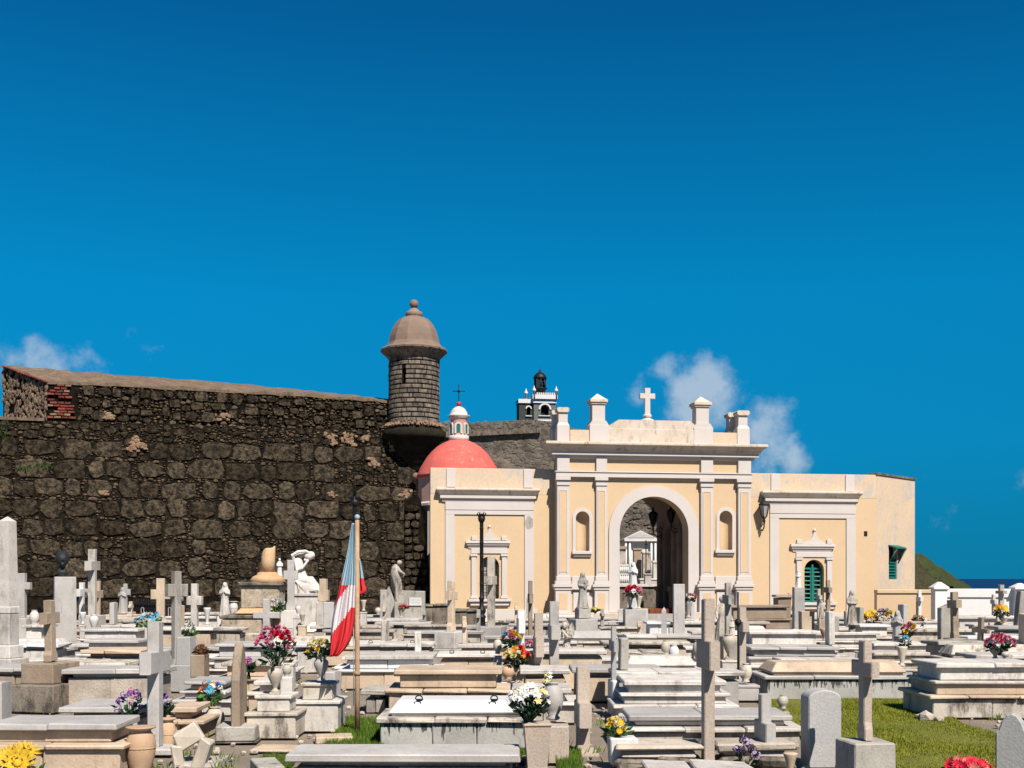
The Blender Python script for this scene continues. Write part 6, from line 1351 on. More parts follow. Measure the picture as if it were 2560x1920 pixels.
# draped angel right of the flag
d = 42.0; s = d / F; Z = lambda y: ZP(y, d); t = empty('draped_angel_statue', 'pale marble draped figure with a drooping wing on a grey grave wall', 'statue', (W(992, d), d, 0)); P_ = lambda X, Y, y=0: ((X - 992) * s, y, Z(Y)); b = MB()
b.loft([(4 * s, 0, Z(1506), 9 * s, .12), (4 * s, 0, Z(1470), 9 * s, .14), (0, 0, Z(1448), 12 * s, .17), (-3 * s, 0, Z(1430), 12 * s, .16), (-3 * s, 0, Z(1418), 9 * s, .12), (0, 0, Z(1411), 4 * s, .06)], n=20, folds=6, fd=.1)
b.ball(P_(999, 1407, -.04), 6.5 * s, 12, 8, sc_=(1.1, 1, 1)); chain(b, [P_(992, 1416), P_(1000, 1428, -.12), P_(1012, 1436, -.2), P_(1008, 1444, -.18)], [5 * s, 4.5 * s, 3.4 * s, 2 * s])
q_ = MB().prism([(p[0], p[2]) for p in (P_(992, 1500), P_(984, 1482), P_(977, 1458), P_(975, 1434), P_(979, 1416), P_(988, 1409), P_(990, 1425), P_(986, 1445), P_(990, 1470), P_(998, 1492))][::-1], -.05, .05)
b.add([(x, y + .12, z_) for x, y, z_ in q_.v], [f[::-1] for f in q_.f]); statue_mesh(b, 'figure', 'old', t, .016, 1)
part('grave_wall', MB().prism([(p[0], p[2]) for p in (P_(948, 1600), P_(1062, 1600), P_(1062, 1478), P_(1002, 1476), P_(1000, 1500), P_(985, 1500), P_(972, 1466), P_(966, 1475), P_(950, 1474))], -.0, .35, c=.02), 'conc', t)
part('grave_block', MB().box(-4 * s, 20 * s, -.35, -.02, 0, Z(1504), .02), 'conc', t)
pl = part('plaque', MB().box(31 * s, 62 * s, -.05, -.003, Z(1514), Z(1494), .004), 'clean', t)
b = MB()
for r_ in range(2):
    for k_ in range(5): b.box((35 + k_ * 5) * s, (37.5 + k_ * 5 + (k_ % 2)) * s, -.054, -.051, Z(1501 + r_ * 6.5), Z(1498.5 + r_ * 6.5))
part('plaque_lettering', b, 'grey', pl, kind='stuff')
# kneeling angel in the centre
d = 24.0; s = d / F; Z = lambda y: ZP(y, d); t = empty('kneeling_angel_statue', 'weathered kneeling angel with folded arms right of the marble cross', 'statue', (W(1418, d), d, 0), 0); P_ = lambda X, Y, y=0: ((X - 1418) * s, y, Z(Y)); b = MB()
b.loft([(12 * s, .05, Z(1662), 19 * s, .16), (8 * s, .05, Z(1650), 19 * s, .17), (2 * s, 0, Z(1632), 14 * s, .14), (-2 * s, 0, Z(1612), 9 * s, .1), (0, 0, Z(1602), 8 * s, .09), (3 * s, 0, Z(1586), 10 * s, .11), (2 * s, 0, Z(1577), 8 * s, .08), (-1 * s, 0, Z(1572), 4 * s, .04)], n=24, folds=9, fd=.09)
b.ball(P_(1412, 1564, -.03), 8 * s, 12, 8, sc_=(.95, 1, 1.15)); chain(b, [P_(1426, 1580, -.05), P_(1431, 1594, -.1), P_(1419, 1592, -.16), P_(1408, 1580, -.15), P_(1404, 1572, -.14)], [4.5 * s, 4 * s, 3.6 * s, 3 * s, 2 * s]); chain(b, [P_(1410, 1580, -.02), P_(1404, 1592, -.08), P_(1404, 1578, -.13)], [4 * s, 3.5 * s, 2.5 * s])
q_ = MB().prism([(p[0], p[2]) for p in (P_(1424, 1600), P_(1437, 1588), P_(1436, 1566), P_(1430, 1556), P_(1424, 1566), P_(1421, 1582))], -.04, .04); b.add([(x, y + .12, z_) for x, y, z_ in q_.v], q_.f)
statue_mesh(b, 'figure', 'old', t, .012, 1); part('pedestal', MB().lathe([(9 * s, 0), (9 * s, Z(1700)), (20 * s, Z(1678)), (22 * s, Z(1664))], n=12, cx=6 * s), 'old', t)

# saints
saint(562, 1455, 1538, 40.0, 'white marble praying saint statue near the fortress wall, left of the broken column', 'white', blocks=((16, 1538, 1575), (30, 1575, None)))
saint(699, 1395, 1446, 39.0, 'small white child angel statue between broken column and grey cross', 'clean', veil=False, pose='cross', rz=.5, blocks=((8, 1446, None),))
saint(1457, 1430, 1518, 35.6, 'grey stone madonna and child statue before the gatehouse pilaster', 'conc', pose='child', rz=.3, blocks=((16, 1518, 1546, 'conc'), (29, 1547, None, 'grey')))
saint(1583, 1405, 1482, 41.5, 'white madonna statue standing in the archway above red flowers', 'clean', pose='pray', rz=-.4, blocks=((12, 1482, 1522, 'clean'), (30, 1522, 1552, 'white'), (58, 1552, None, 'white')))
saint(1996, 1424, 1468, 36.0, 'small white marble bust figure on a pillar beside the green window', 'clean', veil=False, pose='cross', rz=-.5)
saint(2130, 1475, 1560, 33.0, 'slim grey saint statue against the white window frame', 'old', pose='cross', blocks=((7, 1560, 1600, 'old'), (14, 1600, None, 'conc')))
saint(2243, 1525, 1618, 30.0, 'grey praying saint statue right of the yellow flower wreath', 'grey', pose='pray', rz=-.6, blocks=((9, 1618, None, 'conc'),))
saint(306, 1468, 1532, 41.0, 'small grey saint figure before a little grey cross', 'grey', pose='pray', veil=True, blocks=((8, 1532, 1536, 'conc'), (38, 1536, None, 'beige')))
saint(2054, 1500, 1545, 33.4, 'tiny white figure beside the thin pale cross', 'old', pose='open', blocks=((8, 1545, None, 'beige'),))
saint(1805, 1490, 1600, 28.5, 'weathered angel statue left of the grey-beige cross by the pilaster', 'old', pose='open', veil=False, rz=.4, blocks=((12, 1600, None, 'conc'),))
saint(1830, 1545, 1600, 26.0, 'small cream cherub figure right of the grey-beige cross', 'urn', pose='cross', veil=False, blocks=((10, 1600, None, 'conc'),))
saint(2258, 1520, 1560, 38.5, 'small figure holding a lantern by the low cream wall', 'old', pose='pray', veil=True, blocks=((10, 1560, None, 'white'),))
# bust
d = 33.6; s = d / F; Z = lambda y: ZP(y, d); t = empty('bronze_bust', 'black bronze bust of a man on the tall marble pillar', 'bust', (W(156, d), d, Z(1441)), .4); k = 1 / F * d; b = MB()
z_ = lambda y: Z(y) - Z(1441)
b.loft([(0, 0, 0, 9 * s, .09), (0, 0, z_(1436), 11 * s, .1), (0, 0, z_(1431), 14 * s, .12), (0, 0, z_(1424), 11 * s, .09), (0, 0, z_(1419), 7.5 * s, .08), (0, 0, z_(1412), 7.5 * s, .08)], n=16)
b.ball((0, -.02, z_(1398)), 16.5 * s, 16, 12, sc_=(.95, 1.05, 1.1)); b.ball((0, -.22, z_(1399)), 3 * s, 6, 5); b.ball((0, -.17, z_(1411)), 5 * s, 8, 6); b.ball((-.19, 0, z_(1399)), 3.2 * s, 6, 5); b.ball((.19, 0, z_(1399)), 3.2 * s, 6, 5); b.ball((0, .03, z_(1392)), 17 * s, 14, 10, sc_=(1, 1, .85)); b.ball((-.07, -.19, z_(1394)), 2.4 * s, 6, 5); b.ball((.07, -.19, z_(1394)), 2.4 * s, 6, 5)
statue_mesh(b, 'head', 'bronze', t, .014, 1)

# ----------------------------------------------------------------- flag, poles, railing
d = 16.4; s = d / F; Z = lambda y: ZP(y, d); x0 = W(893, d)
t = empty('flagpole', 'rusty painted metal flagpole standing in the weeds', 'flagpole', (x0, d, 0))
part('pole', MB().tube([(0, 0, 0), (0, 0, Z(1690)), (0, 0, Z(1300))], [.036, .036, .030], 12), 'rust', t); part('ball_cap', MB().ball((0, 0, Z(1293)), .04, 10, 8), 'fblue', t)
part('pole_collar', MB().lathe([(.044, Z(1688)), (.046, Z(1684)), (.044, Z(1678))], n=12), 'rust', t); part('halyard', MB().tube([(-.05, -.02, .4), (-.045, -.02, Z(1320))], .006, 5), 'whitef', t)
# cloth: rows along the drop, columns across; colour by where the stripes fall
fl_ = empty('flag', 'faded red and white striped flag with light blue triangle hanging limp on the rusty pole', 'flag', (x0, d, 0))
rowsF = [(1308, 882, 887), (1330, 878, 888), (1360, 874, 889), (1395, 867, 890), (1430, 859, 891), (1465, 850, 891), (1500, 842, 890), (1525, 836, 890), (1550, 832, 888), (1580, 829, 884), (1600, 828, 878), (1620, 828, 866), (1640, 828, 846)]
nr, ncl = 60, 40; vs = []; uvs = []
def rowat(tt):
    y = 1308 + (1640 - 1308) * tt
    for i in range(len(rowsF) - 1):
        if y <= rowsF[i + 1][0]: q_ = (y - rowsF[i][0]) / (rowsF[i + 1][0] - rowsF[i][0]); return y, rowsF[i][1] + q_ * (rowsF[i + 1][1] - rowsF[i][1]), rowsF[i][2] + q_ * (rowsF[i + 1][2] - rowsF[i][2])
    return y, 828, 846
def fcol(X, Y):
    if Y < 1432 or (X > 857 and Y < 1463): return 0
    e1 = 1463 + max(0, (874 - X)) * 1.5; e2 = 1518 + max(0, (881 - X)) * 1.42
    return 1 if Y < e1 else (2 if Y < e2 else 1)
for i in range(nr + 1):
    y, a, c = rowat(i / nr)
    for j in range(ncl + 1):
        k_ = j / ncl; X = a + (c - a) * k_; wv = (.05 * sin(k_ * 11 + i * .04) + .03 * sin(k_ * 23 + 1 + i * .02)) * min(1, .25 + i / nr * 1.2); vs.append(((X - 893) * s, -.06 + wv - .10 * (1 - k_) * (i / nr), Z(y))); uvs.append((X, y))
b = MB(); fs = []; mi = []
for i in range(nr):
    for j in range(ncl): a = i * (ncl + 1) + j; fs.append((a, a + ncl + 1, a + ncl + 2, a + 1)); cx_ = (uvs[a][0] + uvs[a + 1][0]) / 2; cy_ = (uvs[a][1] + uvs[a + ncl + 1][1]) / 2; mi.append(fcol(cx_, cy_))
b.add(vs, fs, True); b.mi = mi; me = b.mesh('cloth', ['fblue', 'fred', 'fwhite']); o = part('cloth', me, None, fl_); sd = o.modifiers.new('Solidify', 'SOLIDIFY'); sd.thickness = .004
b = MB(); vs = []; fs = []; mi = []
for i in range(21):
    y = 1395 + i * 4.6; c = 898 + 16 * (i / 20) ** .8 + (2 if i > 15 else 0); c = c if i < 18 else 914 - (i - 18) * 4
    for j in range(7): vs.append(((897 + (c - 897) * j / 6 - 893) * s, .05 + .03 * sin(j * 1.4), Z(y)))
for i in range(20):
    for j in range(6): a = i * 7 + j; fs.append((a, a + 7, a + 8, a + 1)); mi.append(0 if i < 11 else 1)
b.add(vs, fs, True); b.mi = mi; o = part('cloth_fold', b.mesh('cloth_fold', ['fblue', 'fred']), None, fl_); sd = o.modifiers.new('Solidify', 'SOLIDIFY'); sd.thickness = .004
sp_ = MB(); st = []
for i in range(10): a = pi / 2 + i * pi / 5; r = 9 * s if i % 2 == 0 else 4 * s; st.append(((883 - 893) * s + r * .5 * cos(a), Z(1400) + r * 1.6 * sin(a)))
def lamppost(X, yt, d, label, top=True):
    s = d / F; t = empty('iron_post', label, 'iron post', (W(X, d), d, 0)); Z = lambda y: ZP(y, d); b = MB(); h = Z(yt)
    pr = [(.17, 0), (.17, .45), (.13, .5), (.12, .9), (.14, .93), (.14, .98), (.09, 1.02), (.14, 1.12), (.14, 1.2), (.07, 1.28), (.07, 1.5), (.1, 1.55), (.07, 1.6)]
    z = 1.6
    while z < h - .35: pr += [(.062, z + .01), (.06, z + .4), (.075, z + .42), (.06, z + .44)]; z += .45
    pr += [(.06, h - .3), (.11, h - .22), (.12, h - .12), (.05, h - .08), (.05, h)]; b.lathe(pr, n=10); part('post', b, 'iron', t)
    b = MB()
    for i in range(6): a = pi / 3 * i; b.tube([(.04 * cos(a), .04 * sin(a), h - .15), (.14 * cos(a), .14 * sin(a), h - .02), (.10 * cos(a), .10 * sin(a), h + .06)], [.03, .025, .008], 5)
    part('leaf_crown', b, 'iron', t); return t
lamppost(1204, 1284, 37.6, 'ornate black iron lamp post without a lamp in front of the barred window')
t = lamppost(887, 1240, 31.0, 'ornate black iron lamp post rising behind the flag'); part('spike', MB().tube([(0, 0, ZP(1242, 31)), (0, 0, ZP(1178, 31))], [.03, .005], 6), 'iron', t)
t = empty('iron_railing', 'black iron grave railing near the foot of the fortress wall', 'railing', (W(385, 43), 43.0, 0)); s = 43 / F; b = MB()
for zz_ in (ZP(1512, 43), ZP(1545, 43)): part('rail', MB().tube([(-50 * s, 0, zz_), (75 * s, 0, zz_)], .03, 5), 'iron', t)
for i in range(22): x = (-50 + i * 6) * s; part('bar', MB().tube([(x, 0, 0), (x, 0, ZP(1502, 43)), (x, 0, ZP(1496, 43))], [.022, .022, .004], 5), 'iron', t)
part('panel', MB().box(-50 * s, 30 * s, .05, .07, 0, ZP(1506, 43)), 'iron', t)
for X in (357, 425): q_ = MB(); arch_frame(q_, (X - 385) * s, 2.5 * s, 4 * s, ZP(1522, 43), ZP(1540, 43), -.05, -.01, 8); part('arched_ornament', q_, 'grey', t)

# ----------------------------------------------------------------- urns
U = urn
U(352, 1816, 1935, 13.3, 74, 'pot', 'terra', 'large banded terracotta urn in the left foreground', seg=28)
U(418, 1795, 1885, 14.9, 44, 'pot', 'terra', 'smaller terracotta urn behind the large banded one')
U(688, 1665, 1730, 16.2, 40, 'amphora', 'urn', 'tan marble amphora holding the pink roses')
U(803, 1642, 1702, 16.8, 38, 'amphora', 'grey', 'grey marble amphora holding the yellow roses')
U(536, 1766, 1832, 16.6, 52, 'egg', 'urn', 'stained cream pot holding the blue and white flowers')
U(1383, 1705, 1800, 15.4, 52, 'egg', 'grey', 'large round grey marble urn behind the lilies', stand=(34, None, 'beige'))
U(1822, 1585, 1646, 26.0, 34, 'amphora', 'urn', 'tall cream marble urn in front of the grey-beige cross', stand=(20, None, 'white'))
U(1864, 1658, 1706, 21.0, 32, 'egg', 'old', 'chipped pale urn at the foot of the iron cross', stand=(28, None, 'grey'))
U(1685, 1612, 1656, 24.4, 27, 'egg', 'clean', 'smooth white round urn, right one of the pair', stand=(24, None, 'beige'))
U(1664, 1600, 1640, 26.0, 24, 'egg', 'urn', 'cream round urn, the left one of the pair', stand=(20, None, 'white'))
U(1745, 1600, 1650, 24.6, 28, 'egg', 'urn', 'cream urn half hidden behind the tall granite cross', stand=(18, None, 'white'))
U(1957, 1737, 1772, 16.6, 28, 'egg', 'urn', 'small cream lidded urn at the edge of the lawn', stand=(14, None, 'conc'))
U(2255, 1616, 1666, 22.0, 27, 'vase', 'old', 'mottled white goblet urn on a cubic pedestal', stand=(20, None, 'grey'))
U(235, 1536, 1583, 34.0, 23, 'amphora', 'clean', 'white urn in front of the tall white cross pedestal', stand=(16, None, 'white'))
U(207, 1530, 1560, 35.5, 16, 'bowl', 'clean', 'tiny white bowl urn left of the white urn', stand=(6, None, 'white'))
U(518, 1519, 1562, 38.0, 18, 'vase', 'clean', 'slim white goblet urn left of the praying saint', stand=(12, None, 'white'))
U(584, 1503, 1542, 38.5, 21, 'pot', 'white', 'squat white marble jar right of the praying saint', stand=(12, None, 'white'))
U(86, 1525, 1566, 36.5, 24, 'egg', 'white', 'pale bell-shaped urn right of the plain grey cross', stand=(14, None, 'white'))
U(745, 1513, 1540, 34.0, 14, 'amphora', 'white', 'little white urn on the block below the weeping woman', stand=(10, None, 'white'))
U(756, 1535, 1560, 33.6, 16, 'vase', 'urn', 'little tan urn right of the little white one', stand=(10, None, 'beige'))
U(720, 1622, 1652, 20.2, 26, 'vase', 'urn', 'tan goblet urn behind the pink roses', stand=(16, None, 'white'))
U(717, 1660, 1692, 18.0, 24, 'egg', 'old', 'round marble urn right of the tan amphora', stand=(14, None, 'white'))
U(909, 1500, 1527, 36.5, 15, 'vase', 'urn', 'cream goblet urn right of the flag', stand=(8, None, 'white'))
U(945, 1518, 1537, 36.6, 16, 'egg', 'urn', 'small cream egg-shaped urn on the pale box tomb')
U(1003, 1518, 1545, 36.6, 18, 'vase', 'conc', 'grey goblet urn with dead flowers on the pale box tomb')
U(1270, 1662, 1700, 22.6, 34, 'egg', 'pinkf', 'pink glazed vase under the mixed flower basket') if False else U(1270, 1662, 1700, 22.6, 34, 'egg', 'terra', 'pinkish vase under the mixed flower basket', stand=(16, None, 'clean'))
U(1244, 1596, 1635, 24.0, 22, 'egg', 'urn', 'old cream urn left of the mixed flower basket', stand=(10, None, 'white'))
U(1575, 1486, 1522, 38.5, 20, 'vase', 'urn', 'left ribbed vase of the pair below the archway madonna', stand=None)
U(1597, 1490, 1522, 38.2, 18, 'vase', 'urn', 'right ribbed vase of the pair below the archway madonna', stand=None)
simple('vase_block', 'pale block carrying the pair of ribbed vases in front of the arch', 'pedestal', 1586, 38.4, [('block', 26, .8, 1523, None, 'grey')])
U(1721, 1503, 1545, 38.0, 22, 'vase', 'grey', 'ornate ribbed grey vase right of the marble stele', stand=(13, None, 'white'))
U(2061, 1570, 1602, 31.0, 22, 'bowl', 'terra', 'small orange clay pot among rubble in front of the right wing', stand=(14, None, 'conc'))
U(2510, 1543, 1562, 33.4, 22, 'vase', 'urn', 'cream vase holding the yellow flowers by the white wall', stand=(18, None, 'white'))
U(2488, 1616, 1646, 21.8, 30, 'bowl', 'ggran', 'grey tilted pot holding the pink flowers on the right')
U(2513, 1628, 1646, 21.6, 20, 'egg', 'white', 'small white pot right of the grey tilted pot')
U(1624, 1640, 1668, 23.6, 18, 'pot', 'conc', 'small dark weathered pot left of the beige urn block', stand=(12, None, 'white'))
# lion faced cream pot at the lower edge right of the purple flowers
U(1976, 1882, 1935, 12.8, 36, 'vase', 'beige', 'square-rimmed beige pot left of the round-topped headstone')

# pedestals in the left foreground
def stepped(X, d, rows_, label, mats, rz=0.0):
    s = d / F; t = empty('marble_pedestal', label, 'pedestal', (W(X, d), d, 0), rz)
    for i, (hw, dep, y0, y1) in enumerate(rows_):
        z1 = ZP(y0, d); z0 = 0 if y1 is None else max(0, ZP(y1, d)) + .002
        part('block' if i else 'top_block', MB().box(-hw * s, hw * s, -dep / 2, dep / 2, z0, z1 - .05, .012, .004), mats[i], t); part('slab', MB().box(-hw * s - .03, hw * s + .03, -dep / 2 - .03, dep / 2 + .03, z1 - .048, z1, .01, .003), mats[i], t)
    TOMBS.append((W(X, d) - .4, W(X, d) + .4, d - .4, d + .4))
stepped(692, 16.3, ((40, .5, 1734, 1774), (60, .8, 1774, None)), 'stepped white marble pedestal under the pink rose amphora', ('white', 'old'))
stepped(800, 17.0, ((36, .5, 1704, 1746), (54, .75, 1746, None)), 'stepped white marble pedestal under the yellow rose amphora', ('old', 'white'))
simple('stone_curb', 'beige stone curb slabs in front of the marble pedestals', 'curb', 700, 14.9, [('slab', 62, .5, 1868, None, 'beige')], rz=-.1)
simple('stone_curb', 'chipped beige curb block left of the flagpole foot', 'curb', 835, 15.6, [('slab', 46, .4, 1838, None, 'beige')], rz=.2)
simple('stone_curb', 'mossy curb strip running toward the viewer at the bottom left', 'curb', 668, 12.9, [('slab', 32, .7, 1905, None, 'conc')], rz=.35)
# white square planter and granite vase
d = 13.6; s = d / F; t = empty('square_planter', 'white square marble planter holding yellow and white flowers', 'planter', (W(1556, d), d, 0), .05); b = MB().box(-32 * s, 32 * s, -.15, .15, ZP(1908, d), ZP(1842, d), .012, .004); b.v = [(x * (1 + .1 * (z_ > ZP(1870, d))), y * (1 + .1 * (z_ > ZP(1870, d))), z_) for x, y, z_ in b.v]; part('box', b, 'clean', t); part('foot', MB().box(-26 * s, 26 * s, -.14, .14, 0, ZP(1908, d) - .002, .02, .01), 'conc', t)
d = 13.2; s = d / F; t = empty('granite_vase', 'square tapered granite vase holding the white lilies', 'vase', (W(1342, d), d, 0), .06)
b = MB(); k1, k0 = 33 * s, 24 * s; z0, z1 = ZP(1916, d), ZP(1806, d); b.add([(-k0, -k0, z0), (k0, -k0, z0), (k0, k0, z0), (-k0, k0, z0), (-k1, -k1, z1), (k1, -k1, z1), (k1, k1, z1), (-k1, k1, z1)], [(0, 1, 5, 4), (1, 2, 6, 5), (2, 3, 7, 6), (3, 0, 4, 7), (4, 5, 6, 7)]); part('body', b, 'granite', t)
part('rim', MB().box(-k1 - .012, k1 + .012, -k1 - .012, k1 + .012, z1 - .03, z1 + .004, .01), 'granite', t); part('foot', MB().box(-k0 * 1.15, k0 * 1.15, -k0 * 1.15, k0 * 1.15, z0 - .05, z0, .01), 'granite', t); part('stone_foot', MB().box(-k0 * 1.5, k0 * 1.5, -k0 * 1.5, k0 * 1.5, 0, z0 - .052, .02), 'conc', t)
stele(1395, 1812, 1985, 13.9, 52, .3, 'plain granite post right behind the square granite vase', 'granite', 'flat', name='stone_post', cat='post')
# broken debris in the left foreground
t = empty('broken_stone_cross', 'broken cream stone fragments piled beside the terracotta urn', 'debris', (W(485, 13.8), 13.8, 0)); s = 13.8 / F; Z = lambda y: ZP(y, 13.8)
def chunk(x0, x1, y0, y1, z0, z1, ry, rz, nm='fragment', j=.02): b = MB().box(x0 * s, x1 * s, y0, y1, 0, z1 - z0, .018, j); b.rot(ry, 'Y').rot(rz, 'Z'); b.v = [(x, y, z_ + z0) for x, y, z_ in b.v]; part(nm, b, 'urn', t)
chunk(-36, 30, -.1, .12, Z(1860), Z(1812), -.45, .2); chunk(-6, 24, -.12, .08, Z(1925), Z(1838), .35, -.1); chunk(-46, -20, -.1, .1, Z(1930), Z(1856), -.15, .2); chunk(18, 52, -.05, .15, Z(1930), Z(1900), .1, .3); chunk(26, 40, -.02, .1, Z(1850), Z(1822), .8, 0)
part('rubble_heap', MB().box(-55 * s, 60 * s, -.1, .5, 0, Z(1925), .05, .04), 'conc', t)

# ----------------------------------------------------------------- bouquets
Bq = bouquet
tl = Bq(1322, 1712, 1768, 13.2, 112, ['whitef', 'pale', 'whitef', 'whitef'], ['lily'], 'white calla lilies with long dark leaves in the granite vase', n=44, fs=.048, dens=50, foot=1806)
b = MB(); rr = random.Random(8)
for i in range(26):
    a = rr.uniform(0, 2 * pi); l = rr.uniform(.16, .32); dv = Vector((cos(a) * .5, sin(a) * .4, rr.uniform(.6, 1.1))).normalized(); petal(b, Vector((cos(a) * .03, sin(a) * .03, 0)), dv, Vector((-cos(a), -sin(a), .5)).normalized(), l, .016, -.25)
part('strap_leaves', b, 'leaf', tl, kind='stuff')
Bq(690, 1562, 1648, 16.2, 104, ['pinkf', 'red', 'rose', 'pinkf', 'rose'], ['rose'], 'big bouquet of pink and red roses in the tan amphora', n=32, fs=.058, foot=1667)
Bq(799, 1598, 1642, 16.8, 68, ['pale', 'yellow', 'pale'], ['rose'], 'pale yellow roses in the grey amphora left of the flag', n=24, fs=.048, foot=1646)
Bq(45, 1874, 1935, 11.6, 118, ['yellow'], ['daisy'], 'large yellow sunflowers in the bottom left corner', n=5, fs=.15, leaf='leafl', foot=1960)
Bq(528, 1700, 1752, 16.6, 66, ['blue', 'sky', 'blue', 'whitef', 'orange'], ['hyd', 'daisy'], 'blue and white flowers in the stained cream pot', n=14, fs=.055, leaf='leafl', foot=1768)
Bq(322, 1722, 1790, 14.9, 72, ['purple', 'purple', 'lilac', 'rose'], ['hyd'], 'purple flowers left of the near marble cross', n=15, fs=.052, foot=1815)
Bq(410, 1735, 1775, 15.2, 26, ['purple', 'lilac'], ['hyd'], 'purple flowers peeping out right of the near marble cross', n=6, fs=.05, foot=1800)
Bq(373, 1531, 1562, 26.0, 70, ['whitef', 'whitef', 'sky'], ['lily', 'rose'], 'white flowers with green leaves beside the tall slim cross', n=18, fs=.07, leaf='leafl', foot=1568)
Bq(474, 1552, 1592, 25.0, 30, ['whitef'], ['rose'], 'drooping white flowers right of the tall slim cross', n=12, fs=.065, leaf='leafl', foot=1600)
Bq(503, 1612, 1634, 21.6, 34, ['dried'], ['daisy'], 'dried brown flowers on the squat beige block', n=12, fs=.05, leaf='dried', foot=1636)
Bq(693, 1496, 1524, 32.0, 40, ['whitef'], ['rose'], 'white flowers beside the pale grey facing cross', n=12, fs=.09, leaf='leafl', foot=1535)
Bq(1277, 1580, 1606, 23.6, 46, ['coral', 'rose', 'coral', 'yellow', 'sky'], ['rose'], 'coral roses with a blue bloom beside the small white cross', n=14, fs=.085, foot=1625)
Bq(1292, 1616, 1660, 22.6, 72, ['yellow', 'orange', 'yellow', 'red', 'pale'], ['daisy', 'rose'], 'mixed orange and yellow flower basket left of the granite cross', n=22, fs=.07, foot=1664)
Bq(1323, 1605, 1622, 23.4, 20, ['rose'], ['rose'], 'small pink blooms beside the rust-spotted granite cross', n=5, fs=.075, foot=1640)
Bq(1372, 1680, 1735, 15.6, 24, ['whitef', 'pale'], ['lily'], 'tall pale gladioli behind the large grey urn', n=8, fs=.045, foot=1760, leaf='leafl')
Bq(1540, 1792, 1838, 13.6, 62, ['whitef', 'yellow', 'pale', 'whitef', 'yellow'], ['rose', 'daisy'], 'yellow and white flowers in the white square planter', n=20, fs=.042, leaf='leafl', foot=1845)
Bq(1862, 1842, 1918, 12.9, 64, ['lilac', 'dpurple', 'lilac', 'dpurple'], ['hyd'], 'tall lilac and dark purple flowers at the bottom edge', n=9, fs=.065, dens=24, foot=1960)
Bq(2420, 1896, 1935, 10.9, 124, ['red', 'coral', 'red'], ['daisy'], 'bright red flowers poking up at the bottom edge of the lawn', n=22, fs=.055, foot=1975)
Bq(1583, 1466, 1488, 38.0, 46, ['red', 'red', 'rose'], ['rose'], 'red roses in the vases below the archway madonna', n=18, fs=.10, foot=1492)
Bq(1723, 1484, 1504, 38.0, 38, ['coral', 'sky', 'whitef', 'coral'], ['rose'], 'small pink and blue flowers in the ribbed vase right of the arch', n=11, fs=.09, foot=1506)
Bq(1488, 1518, 1528, 41.0, 26, ['pale', 'yellow'], ['daisy'], 'low yellow flowers on the ledge below the gatehouse pilaster', n=8, fs=.06, leaf='leafl', foot=1530)
Bq(2178, 1528, 1560, 37.6, 32, ['yellow', 'yellow', 'orange'], ['daisy'], 'yellow flower wreath in front of the cream wall, left half', n=12, fs=.13, foot=1575)
Bq(2210, 1524, 1556, 37.4, 38, ['whitef', 'lilac', 'yellow'], ['rose'], 'white and lilac flower wreath with a yellow crest, right half', n=14, fs=.12, foot=1575)
Bq(2270, 1558, 1588, 28.8, 36, ['coral', 'rose', 'yellow'], ['rose'], 'coral and pink flowers right of the grey praying saint', n=15, fs=.08, foot=1600)
Bq(2262, 1590, 1616, 27.6, 24, ['whitef', 'sky'], ['hyd'], 'pale blue flowers under the coral ones', n=7, fs=.08, foot=1625)
Bq(2500, 1587, 1624, 21.8, 78, ['rose', 'pinkf', 'coral', 'rose'], ['rose'], 'large bouquet of pink flowers near the right edge', n=26, fs=.065, foot=1632)
Bq(2502, 1512, 1538, 33.4, 38, ['yellow', 'orange', 'yellow'], ['daisy'], 'yellow flowers in a vase before the white perimeter wall', n=14, fs=.10, foot=1545)
Bq(2297, 1540, 1552, 41.0, 30, ['pale', 'beige', 'coral'], ['rose'], 'withered pale flowers on a white block by the low cream wall', n=8, fs=.09, foot=1555)
simple('white_block', 'plain white block under the withered pale flowers', 'block', 2305, 41.2, [('block', 28, .7, 1553, None, 'clean')])
simple('wreath_ledge', 'grey ledge carrying the two flower wreaths before the cream wall', 'ledge', 2188, 38.0, [('block', 44, .8, 1562, None, 'old')])
simple('flower_trough', 'rubble trough under the coral flowers', 'trough', 2268, 29.4, [('block', 24, .6, 1590, None, 'rubble')])
Bq(556, 1640, 1662, 18.5, 14, ['purple', 'pinkf'], ['hyd'], 'few magenta flowers right of the granite stele', n=4, fs=.045, foot=1690) if False else Bq(622, 1642, 1672, 17.4, 12, ['purple', 'pinkf'], ['hyd'], 'few magenta flowers right of the granite stele', n=5, fs=.045, foot=1690)
Bq(1010, 1512, 1522, 36.6, 24, ['dried', 'red'], ['daisy'], 'dead brown flowers in the grey goblet urn', n=6, fs=.06, leaf='dried', foot=1520)

